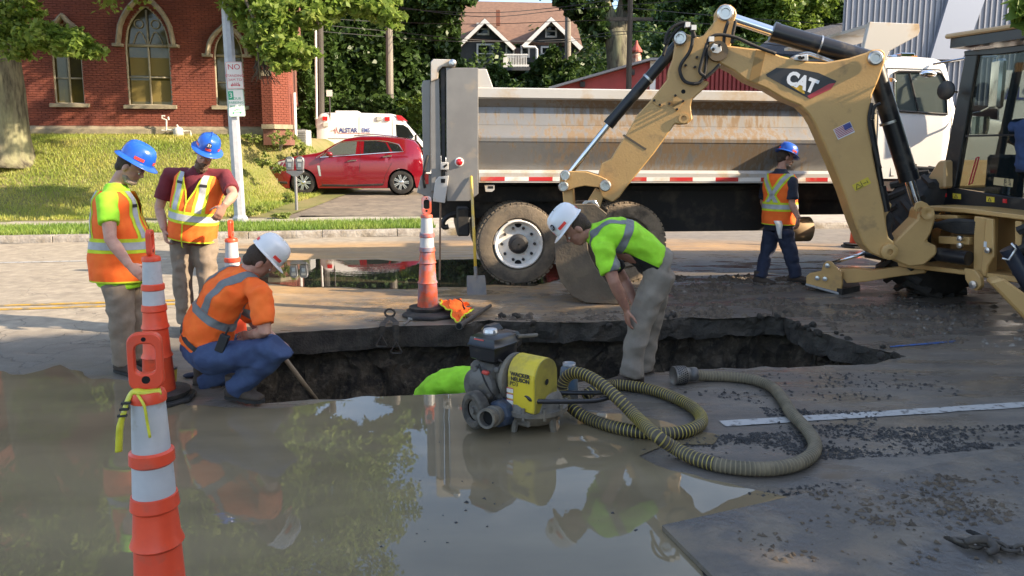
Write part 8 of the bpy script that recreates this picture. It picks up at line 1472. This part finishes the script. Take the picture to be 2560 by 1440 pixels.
# ------------------------------------------------------------------ crumbs of asphalt, clods, pebbles
def rocks(name, label, polys, n, size, mat, z=.0, flat=.6):
    pts = []; 
    for poly, share in polys:
        g_ = gp(poly); xs = [p.x for p in g_]; ys = [p.y for p in g_]; m = int(n * share); c = 0; x = rng.uniform(min(xs), max(xs), m * 8); y = rng.uniform(min(ys), max(ys), m * 8); d = sdist(x, y, g_); clump = np.array([noise.noise(Vector((float(a) * 2.2, float(b_) * 4, 5))) for a, b_ in zip(x, y)]); ok = (d > 0) & (rng.random(len(x)) < np.clip(.35 + clump * 1.6, .03, 1)) & ~inpoly(x, y, rim); x, y = x[ok][:m], y[ok][:m]; pts.append(np.stack([x, y], 1))
    p = np.concatenate(pts); k = len(p); base = np.array([[1, 0, 0], [-.5, .87, 0], [-.5, -.87, 0], [.3, .2, 1], [-.3, -.1, .8]]); s = size * (.3 + rng.random(k) ** 5 * 4.2); a = rng.random(k) * 6.283; v = base[None] * (1 + (rng.random((k, 5, 3)) - .5) * .9); v = v * s[:, None, None]; v[:, :, 2] *= flat; ca, sa = np.cos(a)[:, None], np.sin(a)[:, None]; x, y = v[:, :, 0] * ca - v[:, :, 1] * sa, v[:, :, 0] * sa + v[:, :, 1] * ca; v[:, :, 0] = x + p[:, :1]; v[:, :, 1] = y + p[:, 1:]; v[:, :, 2] += z
    f = np.array([[0, 1, 3], [1, 2, 4], [2, 0, 4], [0, 3, 4], [1, 4, 3]])[None] + (np.arange(k) * 5)[:, None, None]; tag(obj(name, npmesh(name, v.reshape(-1, 3), f.reshape(-1, 3), mat, tri=True), None), label, 'rubble', kind='stuff')
M('asphalt_crumb', (.022, .021, .02), .6, col2=(.05, .045, .04), scale=9); M('clod', (.14, .105, .07), .95, col2=(.08, .062, .045), scale=9); M('pebble', (.27, .24, .2), .85, col2=(.16, .14, .115), scale=9)
rocks('asphalt_crumbs', 'scattered black crumbs of broken asphalt on the wet road', [([(1780, 1090), (2050, 1075), (2560, 1062), (2560, 1112), (2300, 1140), (2060, 1150), (1860, 1130)], .52), ([(1900, 1020), (2200, 1030), (2180, 1070), (1950, 1075)], .12), ([(1650, 940), (2300, 930), (2420, 990), (1900, 1010), (1700, 980)], .12), ([(1560, 1100), (1900, 1090), (1800, 1150), (1640, 1150)], .06), ([(1850, 1240), (2200, 1190), (2300, 1260), (2000, 1330), (1850, 1300)], .06), ([(2260, 1200), (2560, 1160), (2560, 1300), (2300, 1300)], .05), ([(1000, 1100), (1640, 1110), (1600, 1440), (900, 1440)], .012)], 9500, .0042, MATS['asphalt_crumb'], .002)
rocks('soil_clods', 'brown soil clods strewn along the far trench edge', [([(1640, 770), (1960, 748), (2060, 790), (1980, 792), (1650, 800)], .40), ([(1640, 690), (2020, 690), (2040, 720), (1700, 760)], .35), ([(2000, 760), (2500, 770), (2400, 860), (2080, 830)], .2), ([(1180, 790), (1560, 780), (1560, 800), (1180, 806)], .05)], 5200, .013, MATS['clod'])
rocks('pebbles', 'pale pebbles scattered under the backhoe', [([(2120, 730), (2560, 770), (2560, 880), (2200, 830)], .45), ([(1660, 690), (2010, 692), (2000, 715), (1680, 735)], .55)], 800, .0085, MATS['pebble'])
rocks('plate_mud', 'crumbs of mud scattered on the steel plate', [([(1990, 1250), (2540, 1160), (2550, 1330), (2200, 1330)], .8), ([(1800, 1310), (2500, 1300), (2500, 1430), (1900, 1430)], .2)], 1500, .005, MATS['clod'], .031)
def chunks():
    me = []
    for k in range(5):
        mb = MB(); mb.ball((0, 0, 0), (1, .8, .6), 9, 6); m_ = mb.mesh('chunk', MATS['slab_edge'])
        for v in m_.vertices: v.co = v.co * (1 + .45 * noise.noise(v.co * 1.7 + Vector((k * 5, 0, 0))))
        me.append(m_)
    for i in range(30):
        q = random.choice([p for p in rim if p.y > 6.0 and PIX(p)[0] > 1180]); o = bpy.data.objects.new('asphalt_chunk', me[i % 5]); link(o, TRENCH); s = random.uniform(.02, .06); o.location = q + V(random.uniform(-.1, .1), random.uniform(-.12, .22), random.uniform(-.02, .02)); o.scale = (s, s, s); o.rotation_euler = (random.random(), random.random(), random.random() * 6)
chunks()
bpy.data.scenes.remove(TMP[0])
